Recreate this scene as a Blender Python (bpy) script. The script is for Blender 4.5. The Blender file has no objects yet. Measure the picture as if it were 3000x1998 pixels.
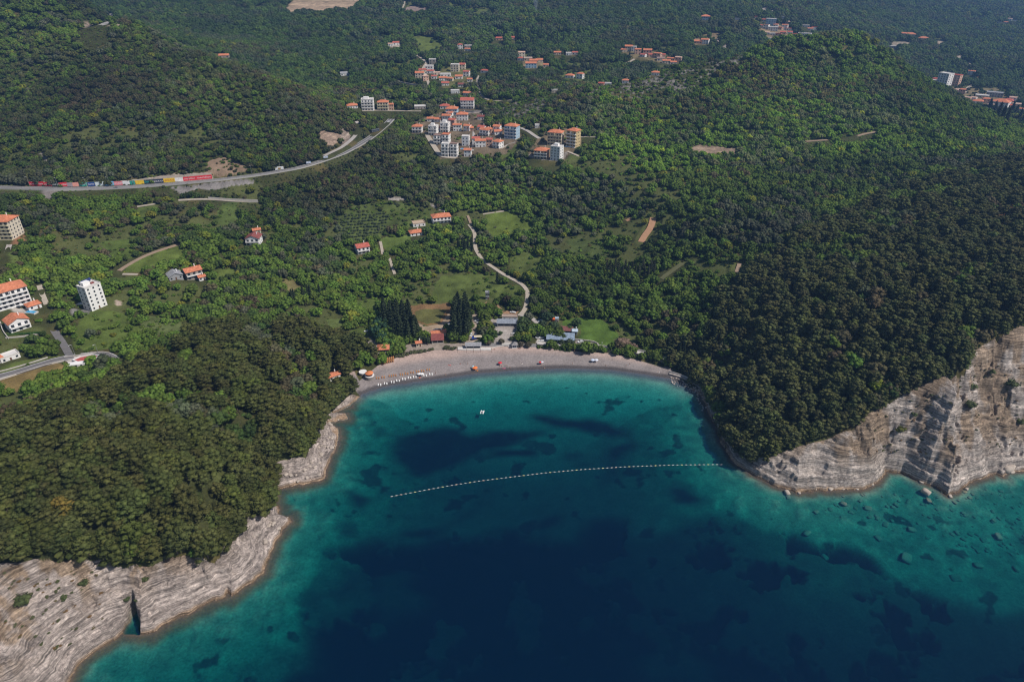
import bpy, math, random
import numpy as np
from mathutils import Vector, Matrix
R = math.radians
random.seed(7)
rng = np.random.default_rng(11)
SC = bpy.context.scene
COL = SC.collection

# ------------------------------------------------------------------ camera
PITCH, CZ, FPX = 30.0, 260.0, 2000.0        # degrees below the horizon, height in m, focal length in photo pixels
cam = bpy.data.objects.new('camera', bpy.data.cameras.new('camera'))
COL.objects.link(cam)
cam.location = (0, 0, CZ)
cam.rotation_euler = (R(90 - PITCH), 0, 0)
cam.data.sensor_width = 36
cam.data.lens = 36 * FPX / 3000
cam.data.clip_start = 1
cam.data.clip_end = 20000
SC.camera = cam

# ------------------------------------------------------------------ sky, sun, exposure
SUN_EL, SUN_DIR = 50.0, (0.90, -0.32)      # direction towards the sun (from the right)
world = bpy.data.worlds.new('World')
SC.world = world
world.use_nodes = True
wn = world.node_tree
sky = wn.nodes.new('ShaderNodeTexSky')
sky.sky_type = 'NISHITA'
sky.sun_disc = False
sky.sun_elevation = R(SUN_EL)
sky.sun_rotation = math.atan2(SUN_DIR[0], SUN_DIR[1])
sky.air_density = 1.0
sky.dust_density = 1.0
bg = wn.nodes['Background']
bg.inputs['Strength'].default_value = 0.07
wn.links.new(sky.outputs[0], bg.inputs['Color'])
sun = bpy.data.objects.new('sun', bpy.data.lights.new('sun', 'SUN'))
COL.objects.link(sun)
sun.data.energy = 4.2
sun.data.angle = R(0.5)
sun.data.color = (1.0, 0.94, 0.86)
_n = math.hypot(*SUN_DIR)
sd = Vector((SUN_DIR[0] / _n * math.cos(R(SUN_EL)), SUN_DIR[1] / _n * math.cos(R(SUN_EL)), math.sin(R(SUN_EL))))
sun.rotation_euler = sd.to_track_quat('Z', 'Y').to_euler()
SC.view_settings.view_transform = 'Standard'
SC.view_settings.look = 'None'
SC.view_settings.exposure = 0.0
SC.view_settings.gamma = 1
SC.render.engine = 'CYCLES'
SC.cycles.max_bounces = 6
SC.cycles.diffuse_bounces = 2
SC.cycles.glossy_bounces = 2
SC.cycles.transparent_max_bounces = 8
SC.cycles.volume_bounces = 0
SC.cycles.use_denoising = True
SC.cycles.filter_width = 1.2

# ------------------------------------------------------------------ helpers
SP, CP = math.sin(R(PITCH)), math.cos(R(PITCH))
def ray(u, v):
    x = (u - 1500) / FPX; y = (999 - v) / FPX
    return x, CP + SP * y, -SP + CP * y
def at_t(u, v, t):
    a, b, c = ray(u, v)
    return a * t, b * t, CZ + c * t
def at_z(u, v, z=0.0):
    a, b, c = ray(u, v)
    t = (z - CZ) / c
    return a * t, b * t
def proj(X, Y, Z):
    d = Z - CZ
    f = Y * CP - d * SP
    f = np.where(f > 1, f, 1)
    return 1500 + FPX * X / f, 999 - FPX * (Y * SP + d * CP) / f, f
OFF = {1: (0, 0), 2: (1000, 0), 3: (2000, 0), 4: (0, 500), 5: (700, 500), 6: (1300, 500), 8: (1180, 320), 9: (1050, 860), 10: (1400, 860), 11: (1700, 950), 12: (0, 0)}
MAG = {8: 7.85, 9: 5.8075, 10: 5.8075, 11: 5.8075, 12: 1.}
def c(k, *pts):                     # points read off enlarged pieces of the photo -> photo pixels
    ox, oy = OFF[k]; m = MAG.get(k, 2.354)
    return [(ox + x / m, oy + y / m) for x, y in pts]

def _hash(i, j, s):
    n = (i * 374761393 + j * 668265263 + s * 1274126177) & 0xFFFFFFFF
    n = ((n ^ (n >> 13)) * 1274126177) & 0xFFFFFFFF
    n = (n ^ (n >> 16)) & 0xFFFFFF
    return n.astype(np.float32) / np.float32(0xFFFFFF)
def vnoise(X, Y, s=0):
    xi = np.floor(X).astype(np.int64); yi = np.floor(Y).astype(np.int64)
    fx = (X - xi).astype(np.float32); fy = (Y - yi).astype(np.float32)
    fx = fx * fx * (3 - 2 * fx); fy = fy * fy * (3 - 2 * fy)
    a = _hash(xi, yi, s); b = _hash(xi + 1, yi, s); c_ = _hash(xi, yi + 1, s); d = _hash(xi + 1, yi + 1, s)
    return (a + (b - a) * fx) * (1 - fy) + (c_ + (d - c_) * fx) * fy
def fbm(X, Y, size, octs=4, s=0, gain=0.5):
    X = np.asarray(X, dtype=np.float64); Y = np.asarray(Y, dtype=np.float64)
    o = 0; amp = 1; tot = 0; f = 1.0 / size
    for k in range(octs):
        ca, sa = math.cos(k * 1.1 + 0.4), math.sin(k * 1.1 + 0.4)
        o = o + amp * (vnoise((X * ca - Y * sa) * f + 17.3 * k, (X * sa + Y * ca) * f - 9.1 * k, s + k) - 0.5) * 2
        tot += amp; amp *= gain; f *= 2.03
    return o / tot
def sstep(a, b, x):
    t = np.clip((x - a) / (b - a), 0, 1)
    return t * t * (3 - 2 * t)
def inpoly(X, Y, P):
    r = np.zeros(np.shape(X), bool); n = len(P); j = n - 1
    for i in range(n):
        xi, yi = P[i]; xj, yj = P[j]
        if yi != yj:
            r ^= ((yi > Y) != (yj > Y)) & (X < (xj - xi) * (Y - yi) / (yj - yi) + xi)
        j = i
    return r
def dseg(X, Y, x0, y0, x1, y1):
    dx, dy = x1 - x0, y1 - y0
    L = dx * dx + dy * dy + 1e-9
    t = np.clip(((X - x0) * dx + (Y - y0) * dy) / L, 0, 1)
    return np.hypot(X - x0 - t * dx, Y - y0 - t * dy), t
# ------------------------------------------------------------------ the lie of the land
# coast (photo pixels at sea level) with the slope of the shore behind each point
COAST = [(-900,2900,.9),(0,2170,.9),(110,2085,.9),(200,1998,.9),(235,1936,.9),(356,1853,1.0),(382,1808,1.2),(403,1790,2.2),(406,1830,1.6),(399,1866,1.0),
 (446,1855,.8),(484,1827,.85),(573,1789,.9),(660,1752,.95),(667,1738,1.1),(676,1746,.95),(732,1707,.85),(770,1675,.7),(800,1592,.6),(827,1554,.6),(852,1526,.5),(848,1512,.5),
 (821,1509,.8),(818,1490,1.),(803,1471,1.2),(808,1439,1.),(815,1433,.7),(891,1423,.5),(948,1401,.45),(960,1356,.45),(984,1312,.45),(997,1277,.5),(989,1250,.5),
 (959,1239,.8),(981,1233,.5),(1018,1226,.5),(1016,1207,.6),(975,1209,.9),(1030,1188,.4),(1054,1169,.3),(1064,1153,.1),(1121,1134,.1),(1255,1113,.1),(1402,1093,.1),
 (1504,1085,.1),(1657,1079,.1),(1784,1083,.1),(1886,1096,.1),(1963,1109,.12),(2014,1134,.2),(2052,1162,.35),(2070,1190,.8),(2077,1215,1.),(2105,1285,1.1),
 (2147,1348,1.3),(2203,1390,1.4),(2266,1424,1.3),(2340,1446,1.3),(2399,1436,1.5),(2490,1436,1.5),(2553,1422,1.6),(2585,1401,2.),(2595,1378,2.4),(2644,1383,2.4),
 (2700,1415,2.2),(2742,1425,2.),(2777,1457,1.3),(2812,1436,1.3),(2868,1404,1.3),(2924,1387,1.2),(2945,1397,1.1),(2960,1386,1.1),(3000,1383,1.2),(3200,1360,1.2),(3700,1290,1.2),(5200,1200,1.2)]
CW = []
for u, v, s in COAST:
    x, y = at_z(u, v); CW.append((x, y, s))
LANDPOLY = [(p[0], p[1]) for p in CW] + [(6000, CW[-1][1]), (6000, 9000), (-6000, 9000), (-6000, CW[0][1])]
# visible ground: (photo x, photo y, distance from the camera)
CTL = [
 # left headland
 (0,1640,288),(200,1620,292),(500,1540,305),(100,1500,300),(300,1400,320),(500,1300,345),(700,1300,355),(620,1480,325),(740,1480,338),(840,1330,378),(900,1200,425),(300,1200,370),(600,1150,400),(900,1080,455),
 (0,1300,335),(0,1150,395),(100,1080,425),(300,1050,440),(700,1000,472),(1000,1000,505),(950,1150,455),(-400,1300,330),(-400,1000,440),
 # flat land behind the beach
 (1400,960,530),(1700,960,530),(1250,920,552),(1800,990,516),(1500,880,568),(1300,820,595),(1600,760,630),(1500,700,672),(1200,700,668),(1000,780,615),
 (800,850,560),(600,900,530),(400,900,515),(1000,650,690),(1300,620,718),(1300,560,745),(1700,600,705),(1900,700,630),(1900,850,560),(1900,950,528),(1960,1020,505),
 (1600,560,728),(700,750,595),(500,800,560),(200,750,565),(0,870,490),(0,750,540),(300,650,615),(700,620,675),(0,620,590),(1500,1010,508),(1200,1030,500),(1800,1020,505),
 # road shelf and village
 (0,548,660),(300,550,665),(600,532,690),(818,497,728),(950,465,762),(1050,405,850),(1140,350,920),
 (1250,400,850),(1350,440,800),(1200,320,935),(1380,330,920),(1500,380,830),(1620,440,775),(1650,380,815),(1380,280,995),(1100,310,960),
 (1300,490,775),(1500,480,770),(1100,480,775),(1000,540,735),(1200,560,735),(1500,300,950),(1750,400,810),(1700,500,745),
 # left hill
 (0,500,690),(300,500,695),(600,480,715),(850,440,770),(0,400,745),(300,400,750),(600,400,760),(900,380,800),(0,300,800),(300,300,805),(600,300,815),(850,300,840),
 (0,200,855),(300,200,860),(500,200,870),(0,100,910),(200,100,915),(0,0,970),(150,-60,1010),(-500,0,980),(-500,300,800),(-500,500,690),
 (340,62,930),(450,100,915),(600,150,890),(700,190,880),(800,230,868),(900,280,858),(1000,335,850),(1050,380,850),
 # right hill
 (2460,95,1000),(2300,105,980),(2200,140,960),(2100,165,940),(2000,190,920),(1900,232,905),(1800,262,895),(1700,285,890),(1600,300,900),
 (2550,112,1010),(2650,200,990),(2730,245,975),(2800,280,960),(2900,330,930),(3000,365,900),(3300,450,850),
 (2460,200,930),(2460,300,860),(2460,400,780),(2460,500,700),(2460,600,640),(2200,250,900),(2000,300,860),(2100,380,820),(1900,450,770),(2100,500,730),(1900,550,690),
 (2300,600,640),(2100,650,610),(2800,400,790),(3000,450,740),(3000,550,600),(2700,600,590),(2100,800,545),(2300,750,540),(2600,750,510),(2900,700,500),
 (3000,850,430),(2800,850,440),(2500,900,445),(2300,900,470),(2100,950,490),(2100,1100,455),(2200,1050,445),(2200,1200,412),(2400,1200,398),(2600,1100,400),(2800,1000,405),(3000,950,400),(3400,900,400),(3500,1100,345),(2300,1300,390),
 # valley and far slopes
 (1350,200,1136),(1350,150,1250),(1350,100,1350),(1350,50,1460),(1350,0,1632),(1350,-70,1900),
 (2700,0,2374),(2700,100,1700),(2640,110,1620),(2760,238,1290),(2900,300,1180),(3000,345,1090),(3000,200,1420),(3000,100,1850),(3000,0,2500),(2400,0,1900),(2200,0,1700),
 (2300,60,1500),(2200,100,1380),(2000,0,1650),(2100,130,1260),(1900,150,1200),(1700,100,1370),(1700,200,1130),(1900,60,1450),(1550,0,1650),(1550,100,1350),(1550,200,1130),
 (1150,0,1600),(1150,100,1330),(1150,180,1150),(1150,250,1050),(900,50,1450),(900,150,1230),(900,240,1080),(700,100,1330),(600,50,1450),(450,0,1560),(1000,300,975),(2700,-60,3100),(2000,-70,2100),(3300,0,2500),(3300,-60,3300),
 (1000,-70,1900),(400,-70,1900),(3400,200,1400),
]
CP_ = [at_t(*q) for q in CTL]
def W(u, Y, z): return ((u - 1500) / 2000 * Y / 1.08, Y, z)
CP_ += [W(340,1130,140),W(600,1050,105),W(750,1000,92),W(150,1200,160),W(2460,1180,95),W(2650,1130,72),W(2250,1130,96),W(2050,1080,90),W(2850,1080,45),W(1800,1040,82),
        W(0,4000,420),W(1500,4000,430),W(3000,4500,420),W(-1500,2500,300),W(4500,3000,300),W(-1500,1200,210),W(4500,1200,80),
        (-450,60,60),(-700,300,80),(500,330,75),(800,500,90)]
CP_ = np.array(CP_, dtype=np.float64)
EPS = 25.0
def _phi(r2): return np.sqrt(r2 + EPS * EPS)
_S = len(CP_)
A = np.zeros((_S + 3, _S + 3)); b_ = np.zeros(_S + 3)
A[:_S, :_S] = _phi((CP_[:, None, 0] - CP_[None, :, 0]) ** 2 + (CP_[:, None, 1] - CP_[None, :, 1]) ** 2) - np.eye(_S) * 8.0
A[:_S, _S] = A[_S, :_S] = 1
A[:_S, _S + 1] = A[_S + 1, :_S] = CP_[:, 0] / 1000
A[:_S, _S + 2] = A[_S + 2, :_S] = CP_[:, 1] / 1000
b_[:_S] = CP_[:, 2]
WT = np.linalg.solve(A, b_)
def rbf(X, Y):
    o = WT[_S] + WT[_S + 1] * X / 1000 + WT[_S + 2] * Y / 1000
    for k in range(_S):
        o = o + WT[k] * _phi((X - CP_[k, 0]) ** 2 + (Y - CP_[k, 1]) ** 2)
    return o
def grow(a, b, s0, g, smax):
    o = [a]; s = s0
    while o[-1] < b:
        o.append(o[-1] + s); s = min(s * g, smax)
    return o
gx = sorted(set(list(np.arange(-236, -95, .38)) + list(np.arange(-95, 120, .9)) + list(np.arange(120, 330, .45)) + grow(330, 2600, .6, 1.012, 14)
     + [-236 - (q - 330) for q in grow(330, 2500, .6, 1.012, 14)][1:]))
gy = sorted(set(list(np.arange(40, 160, 4.0)) + list(np.arange(160.5, 335, .38)) + list(np.arange(335, 470, .55)) + grow(470, 4300, .8, 1.006, 16)))
gx = np.array(gx); gy = np.array([gy[0]] + [q for p, q in zip(gy, gy[1:]) if q - p > .2])
gx = np.array([gx[0]] + [q for p, q in zip(gx, gx[1:]) if q - p > .2])
NX, NY = len(gx), len(gy)
print('terrain grid', NX, NY)
# coarse evaluation of the smooth part, then bilinear
cx = np.arange(gx[0] - 8, gx[-1] + 16, 8.0); cy = np.arange(gy[0] - 8, gy[-1] + 16, 8.0)
HC = rbf(*[m for m in np.meshgrid(cx, cy)])
def bil(gxx, gyy, F, X, Y):
    X = np.clip(X, gxx[0], gxx[-1] - 1e-6); Y = np.clip(Y, gyy[0], gyy[-1] - 1e-6)
    i = np.clip(np.searchsorted(gxx, X, side='right') - 1, 0, len(gxx) - 2); j = np.clip(np.searchsorted(gyy, Y, side='right') - 1, 0, len(gyy) - 2)
    fx = (X - gxx[i]) / (gxx[i + 1] - gxx[i]); fy = (Y - gyy[j]) / (gyy[j + 1] - gyy[j])
    return (F[j, i] * (1 - fx) + F[j, i + 1] * fx) * (1 - fy) + (F[j + 1, i] * (1 - fx) + F[j + 1, i + 1] * fx) * fy
GX, GY = np.meshgrid(gx, gy)
H = bil(cx, cy, HC, GX, GY)
# distance to the coast and its slope
wx = GX + 2.2 * fbm(GX, GY, 14, 3, 50) + 0.9 * fbm(GX, GY, 3.5, 2, 60); wy = GY + 2.2 * fbm(GX, GY, 14, 3, 70) + 0.9 * fbm(GX, GY, 3.5, 2, 80)
bm = sstep(-75, -60, GX) * (1 - sstep(105, 125, GX)) * sstep(370, 385, GY)      # the beach keeps its clean curve
wx = GX + (wx - GX) * (1 - bm); wy = GY + (wy - GY) * (1 - bm)
D = np.full(GX.shape, 1e9); SL = np.zeros(GX.shape)
NOTCH = {(382,1808),(403,1790),(406,1830)}
CW2 = [q for q, p in zip(CW, COAST) if (p[0], p[1]) not in NOTCH]     # the slot is cut straight into the rock afterwards
for (x0, y0, s0), (x1, y1, s1) in zip(CW2, CW2[1:]):
    d, t = dseg(wx, wy, x0, y0, x1, y1)
    m = d < D
    D[m] = d[m]; SL[m] = (s0 + (s1 - s0) * t)[m]
LAND = inpoly(wx, wy, LANDPOLY)
LAND2 = inpoly(wx, wy, [(p[0], p[1]) for p in CW2] + LANDPOLY[-4:])
dn = np.full(GX.shape, 1e9)
for (x0, y0, s0), (x1, y1, s1) in zip(CW[5:9], CW[6:10]):
    dn = np.minimum(dn, dseg(wx, wy, x0, y0, x1, y1)[0])
SLOT = LAND2 & ~LAND
D = np.where(LAND, D, -D)
hill = sstep(8, 40, H)
H = H + hill * ((5.0 + 1.5 * sstep(450, 650, GY)) * fbm(GX, GY, 150, 3, 1) - 2.6 * sstep(560, 700, GY) * (1 - sstep(1000, 1100, GY)) * (1 - np.abs(fbm(GX, GY, 110, 2, 140)) * 3).clip(0, 1) + 1.6 * fbm(GX, GY, 30, 3, 5)) + (1 - hill) * .35 * fbm(GX, GY, 30, 3, 6)
rockc = sstep(.16, .4, SL)                         # 1 along rocky coast, 0 along the beach
prof = SL * np.maximum(D, 0) * (1 + rockc * (.05 + .15 * (GX > 100)) * fbm(GX, GY, 22, 3, 9)) + rockc * .5 * sstep(0, 2, D) + np.maximum(D - 28, 0) * .9
gul = rockc * sstep(1, 8, D) * (fbm(GX, GY, 18, 3, 31) * (.6 + 1.2 * (GX > 100)) + np.abs(fbm(GX, GY, 7, 2, 33)) * (-.6 - 1.0 * (GX > 100)))
k_ = 3.0 * rockc + .15
Ht = np.maximum(H, 1.5)
Zl = -k_ * np.logaddexp(-(prof + gul) / k_, -Ht / k_) + k_ * math.log(2) * np.exp(-np.abs(prof + gul - Ht) / k_) * 0
cliff = rockc * sstep(-6, 3, Ht - (prof + gul)) * sstep(.0, 1.5, D)
def blur(M, r=4):
    for ax in (0, 1):
        for _ in range(2):
            Cs = np.cumsum(np.pad(M, [(r + 1, r) if k == ax else (0, 0) for k in (0, 1)], mode='edge'), axis=ax)
            n_ = M.shape[ax]
            M = (np.take(Cs, np.arange(2 * r + 1, 2 * r + 1 + n_), axis=ax) - np.take(Cs, np.arange(n_), axis=ax)) / (2 * r + 1)
    return M
# bedding of the limestone: irregular benches that dip a little
def bench(Z, X, Y, amp=1.0):
    q = Z + .10 * X - .10 * Y + .7 * fbm(X, Y, 60, 2, 90)
    o = 0
    for step, wgt, s in ((6.5, .35, 3), (2.9, .5, 1), (1.15, .6, 2)):
        p = q / step + .35 * fbm(X, Y, 55, 1, 92 + s)
        fl = np.floor(p); fr = p - fl
        e = .10 + .25 * _hash(fl.astype(np.int64), fl.astype(np.int64) * 7, s)
        o = o + wgt * ((fl + sstep(e, e + .38, fr)) - p) * step
    return Z + amp * o
Zc = bench(Zl, GX, GY)
Zl = Zl + (Zc - Zl) * cliff + cliff * (.25 * fbm(GX, GY, 1.6, 2, 44) + (.25 + .9 * (GX > 100)) * fbm(GX, GY, 5, 3, 46) - (.9 + 1.6 * (GX > 100)) * sstep(.30, .5, fbm(GX, GY, 6.5, 3, 47)) * sstep(2, 6, D))
Zl = np.where(LAND & (dn < 6), Zl * (.45 + .55 * sstep(0, .8, dn)), Zl)
# seabed
dd = np.maximum(-D, 0)
nearR = sstep(60, 160, GX)
dep = -(1 - rockc) * (.11 * dd) - rockc * ((.10 - .05 * nearR) * dd + np.maximum(dd - 30 - 30 * nearR, 0) * .25 + 1.3 * sstep(2.5, 9, dd) + .25 * sstep(0, 2.5, dd))
dep = -11 * (1 - np.exp(dep / 11))
dep = np.where(SLOT, -2.2 * sstep(0, 1, dn), dep)
_bd = dep.copy()
for _ in range(3): _bd = blur(_bd, 14)
dep = dep + (_bd - dep) * sstep(12, 30, dd)
dep = dep + sstep(6, 30, dd) * .5 * fbm(GX, GY, 20, 4, 21) + rockc * sstep(2, 8, dd) * (1 - sstep(30, 75, dd)) * 1.1 * np.maximum(fbm(GX, GY, 6, 3, 27), 0)
Z0 = np.where(D > 0, Zl, np.minimum(dep, -.05))
Z0 = Z0.astype(np.float64)

def hz(X, Y, F=None):
    return bil(gx, gy, Z0 if F is None else F, np.asarray(X, float), np.asarray(Y, float))
def hit(u, v):
    """world point where the ray through a photo pixel meets the ground"""
    a, b, cc = ray(u, v)
    t = np.arange(240, 4200, 2.0)
    z = CZ + cc * t
    h = np.maximum(hz(a * t, b * t), 0)
    k = np.argmax(z < h)
    if not (z < h).any():
        k = len(t) - 1
    lo, hi = t[max(k - 1, 0)], t[k]
    for _ in range(14):
        m = (lo + hi) / 2
        if CZ + cc * m < max(float(hz(a * m, b * m)), 0): hi = m
        else: lo = m
    return a * hi, b * hi, CZ + cc * hi, hi
def visible(X, Y, Z):
    """which points see the camera over the bare ground (plus a little canopy)"""
    ok = np.ones(X.shape, bool)
    for f in np.linspace(.35, .985, 60):
        ok &= (CZ + (Z - CZ) * f) > hz(X * f, Y * f) - 1
    return ok
# ------------------------------------------------------------------ roads and tracks: (name, width m, colour, points)
ASPH, CONC, DIRT, PALE, TRACK = (.17, .16, .16), (.42, .38, .35), (.33, .24, .17), (.44, .38, .31), (.13, .13, .06)
ROADS = [
 ('coast_road', 9.0, ASPH, c(1,(-160,1290),(0,1292),(180,1297),(400,1302),(600,1301),(900,1289),(1200,1268),(1500,1240),(1800,1204),(2050,1160),(2200,1118),(2354,1062)) + c(2,(100,1010),(200,950),(262,900),(318,850),(345,822))),
 ('side_road', 5.0, CONC, c(2,(-120,1075),(0,1018),(60,972),(110,922),(130,880),(122,850),(104,838))),
 ('hill_road', 9.0, (.34, .32, .31), c(1,(585,205),(640,190),(720,165),(785,143),(806,124),(790,108),(730,92),(685,82))),
 ('farm_track', 3.5, PALE, c(1,(945,1425),(1010,1415),(1075,1405))),
 ('villa_track', 4.5, PALE, c(1,(1230,1380),(1380,1370),(1500,1375),(1600,1386),(1780,1390))),
 ('village_road', 6.5, ASPH, c(4,(-60,1430),(0,1418),(200,1360),(330,1318),(440,1290),(600,1268),(700,1262),(755,1275),(790,1302))),
 ('lane', 4.5, ASPH, c(4,(485,1283),(440,1200),(380,1115),(342,1040),(345,1005),(330,930))),
 ('yard_track', 3.5, PALE, c(4,(320,920),(290,850),(270,790))),
 ('hotel_lane', 4.0, CONC, c(4,(12,690),(42,600),(60,520),(68,487),(115,462),(180,350),(100,346))),
 ('dirt_track', 4.0, DIRT, c(4,(820,690),(880,650),(970,600),(1060,560),(1240,505))),
 ('field_track', 3.0, PALE, c(4,(845,712),(950,715))),
 ('valley_track', 3.6, PALE, c(6,(175,372),(200,400),(216,440),(214,490),(218,540),(262,612),(300,640),(345,668),(400,708),(470,745),(540,780),(572,815),(582,850),(572,910),(560,965),(520,1000))),
 ('beach_lane', 4.2, CONC, c(6,(528,992),(575,997),(612,1012),(640,1035),(655,1060))),
 ('orchard_track', 3.5, PALE, c(6,(270,300),(340,292),(415,278))),
 ('orchard_track', 2.5, DIRT, c(6,(165,310),(180,345),(190,375))),
 ('red_track', 6.0, (.42,.24,.14), c(6,(1445,325),(1432,390),(1400,430),(1380,455),(1362,492))),
 ('red_track', 4.5, (.42,.24,.14), c(6,(1240,355),(1265,340),(1290,330))),
 ('grass_track', 4.0, TRACK, c(6,(1648,636),(1600,670),(1560,700),(1500,745))),
 ('meadow_track', 2.6, PALE, c(5,(975,488),(984,530),(992,575))),
 ('meadow_track', 2.6, PALE, c(5,(1035,600),(1055,655),(1074,712))),
 ('hill_lane', 4.5, PALE, c(2,(520,382),(548,400),(590,432),(563,470),(580,520),(596,560),(606,588))),
 ('hill_lane', 4.5, PALE, c(2,(940,522),(943,600),(968,655),(1005,688),(1085,700),(1180,690))),
 ('terrace_track', 4.0, PALE, c(2,(345,545),(400,562),(480,580),(585,592))),
 ('estate_lane', 5.0, CONC, c(2,(1235,882),(1290,903),(1330,935),(1365,955))),
 ('alley', 3.0, CONC, c(2,(914,905),(910,960),(906,1040))),
 ('block_lane', 6.0, PALE, c(2,(590,930),(625,985),(655,1035),(690,1085),(790,1090))),
 ('upper_lane', 5.0, PALE, c(2,(120,766),(240,762),(370,764),(550,767))),
 ('ridge_track', 2.5, PALE, c(2,(962,172),(1035,185),(1105,216))),
 ('ridge_track', 3.0, PALE, c(2,(1120,240),(1180,272),(1250,292))),
 ('ridge_track', 3.5, PALE, c(2,(440,0),(432,35),(420,62))),
 ('yard_lane', 3.5, PALE, c(2,(750,366),(810,362),(862,348))),
 ('villa_lane', 3.5, PALE, c(2,(1560,1045),(1600,1060),(1640,1078))),
 ('villa_lane', 2.5, PALE, c(2,(1640,945),(1700,942),(1760,947))),
 ('far_lane', 4.0, PALE, c(2,(1940,440),(1985,432),(2020,408))),
 ('far_lane', 5.0, PALE, c(3,(1900,392),(1935,420),(1988,440),(1996,455),(1980,470))),
 ('far_lane', 5.0, PALE, c(3,(1950,640),(1965,605),(2005,585))),
 ('far_lane', 5.0, PALE, c(3,(2250,490),(2320,482),(2400,470))),
 ('hill_path', 4.0, DIRT, c(3,(848,976),(930,970),(1000,965))),
 ('hill_path', 4.0, DIRT, c(3,(1105,958),(1200,940),(1260,920),(1335,910))),
 ('pine_path', 3.0, DIRT, c(6,(2040,640),(2030,670),(2020,700))),
]
def to_world(pts):
    return [hit(u, v)[:3] for u, v in pts]
def resample(P, step):
    P = np.array(P, float)
    s = np.concatenate([[0], np.cumsum(np.hypot(*(P[1:, :2] - P[:-1, :2]).T))])
    n = max(int(s[-1] / step), 2)
    q = np.linspace(0, s[-1], n + 1)
    Q = np.stack([np.interp(q, s, P[:, k]) for k in range(P.shape[1])], 1)
    for _ in range(3):
        Q[1:-1] = (Q[:-2] + 2 * Q[1:-1] + Q[2:]) / 4
    return Q
ROADW = []
for nm, w, colr, pts in ROADS:
    Q = resample(to_world(pts), 4.0)
    for _ in range(10):
        Q[1:-1, 2] = (Q[:-2, 2] + 2 * Q[1:-1, 2] + Q[2:, 2]) / 4
    ROADW.append((nm, w, colr, Q))
# level the ground under every road
def window(x0, x1, y0, y1):
    i0, i1 = np.searchsorted(gx, [x0, x1]); j0, j1 = np.searchsorted(gy, [y0, y1])
    return slice(max(j0 - 1, 0), j1 + 1), slice(max(i0 - 1, 0), i1 + 1)
NOTREE = np.zeros(Z0.shape, np.float32); LOWV = np.zeros(Z0.shape, np.float32)
for nm, w, colr, Q in ROADW:
    for a, b in zip(Q, Q[1:]):
        m_ = w / 2 + 9
        sl = window(min(a[0], b[0]) - m_, max(a[0], b[0]) + m_, min(a[1], b[1]) - m_, max(a[1], b[1]) + m_)
        X, Y = GX[sl], GY[sl]
        d, t = dseg(X, Y, a[0], a[1], b[0], b[1])
        zr = a[2] + (b[2] - a[2]) * t - .35 - .6 * sstep(900, 1500, a[1])
        k = 1 - sstep(w / 2 + 1.0, w / 2 + 7, d)
        Z0[sl] = Z0[sl] * (1 - k) + zr * k
        NOTREE[sl] = np.maximum(NOTREE[sl], (d < w / 2 + 2.2))
        dst = math.hypot(a[0], a[1]); reach = 7 + 16 * float(sstep(550, 900, dst)) + 30 * (nm == 'hill_road'); sl = window(min(a[0], b[0]) - m_ - 10, max(a[0], b[0]) + m_ + 10, min(a[1], b[1]) - m_ - reach, max(a[1], b[1]) + m_)
        X, Y = GX[sl], GY[sl]
        for q_ in np.linspace(3, reach, int(reach / 5) + 2):
            ff = 1 + q_ / np.maximum(np.hypot(X, Y), 50)
            d, t = dseg(X * ff, Y * ff, a[0], a[1], b[0], b[1])
            LOWV[sl] = np.maximum(LOWV[sl], d < w / 2 + 1.5)

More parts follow.
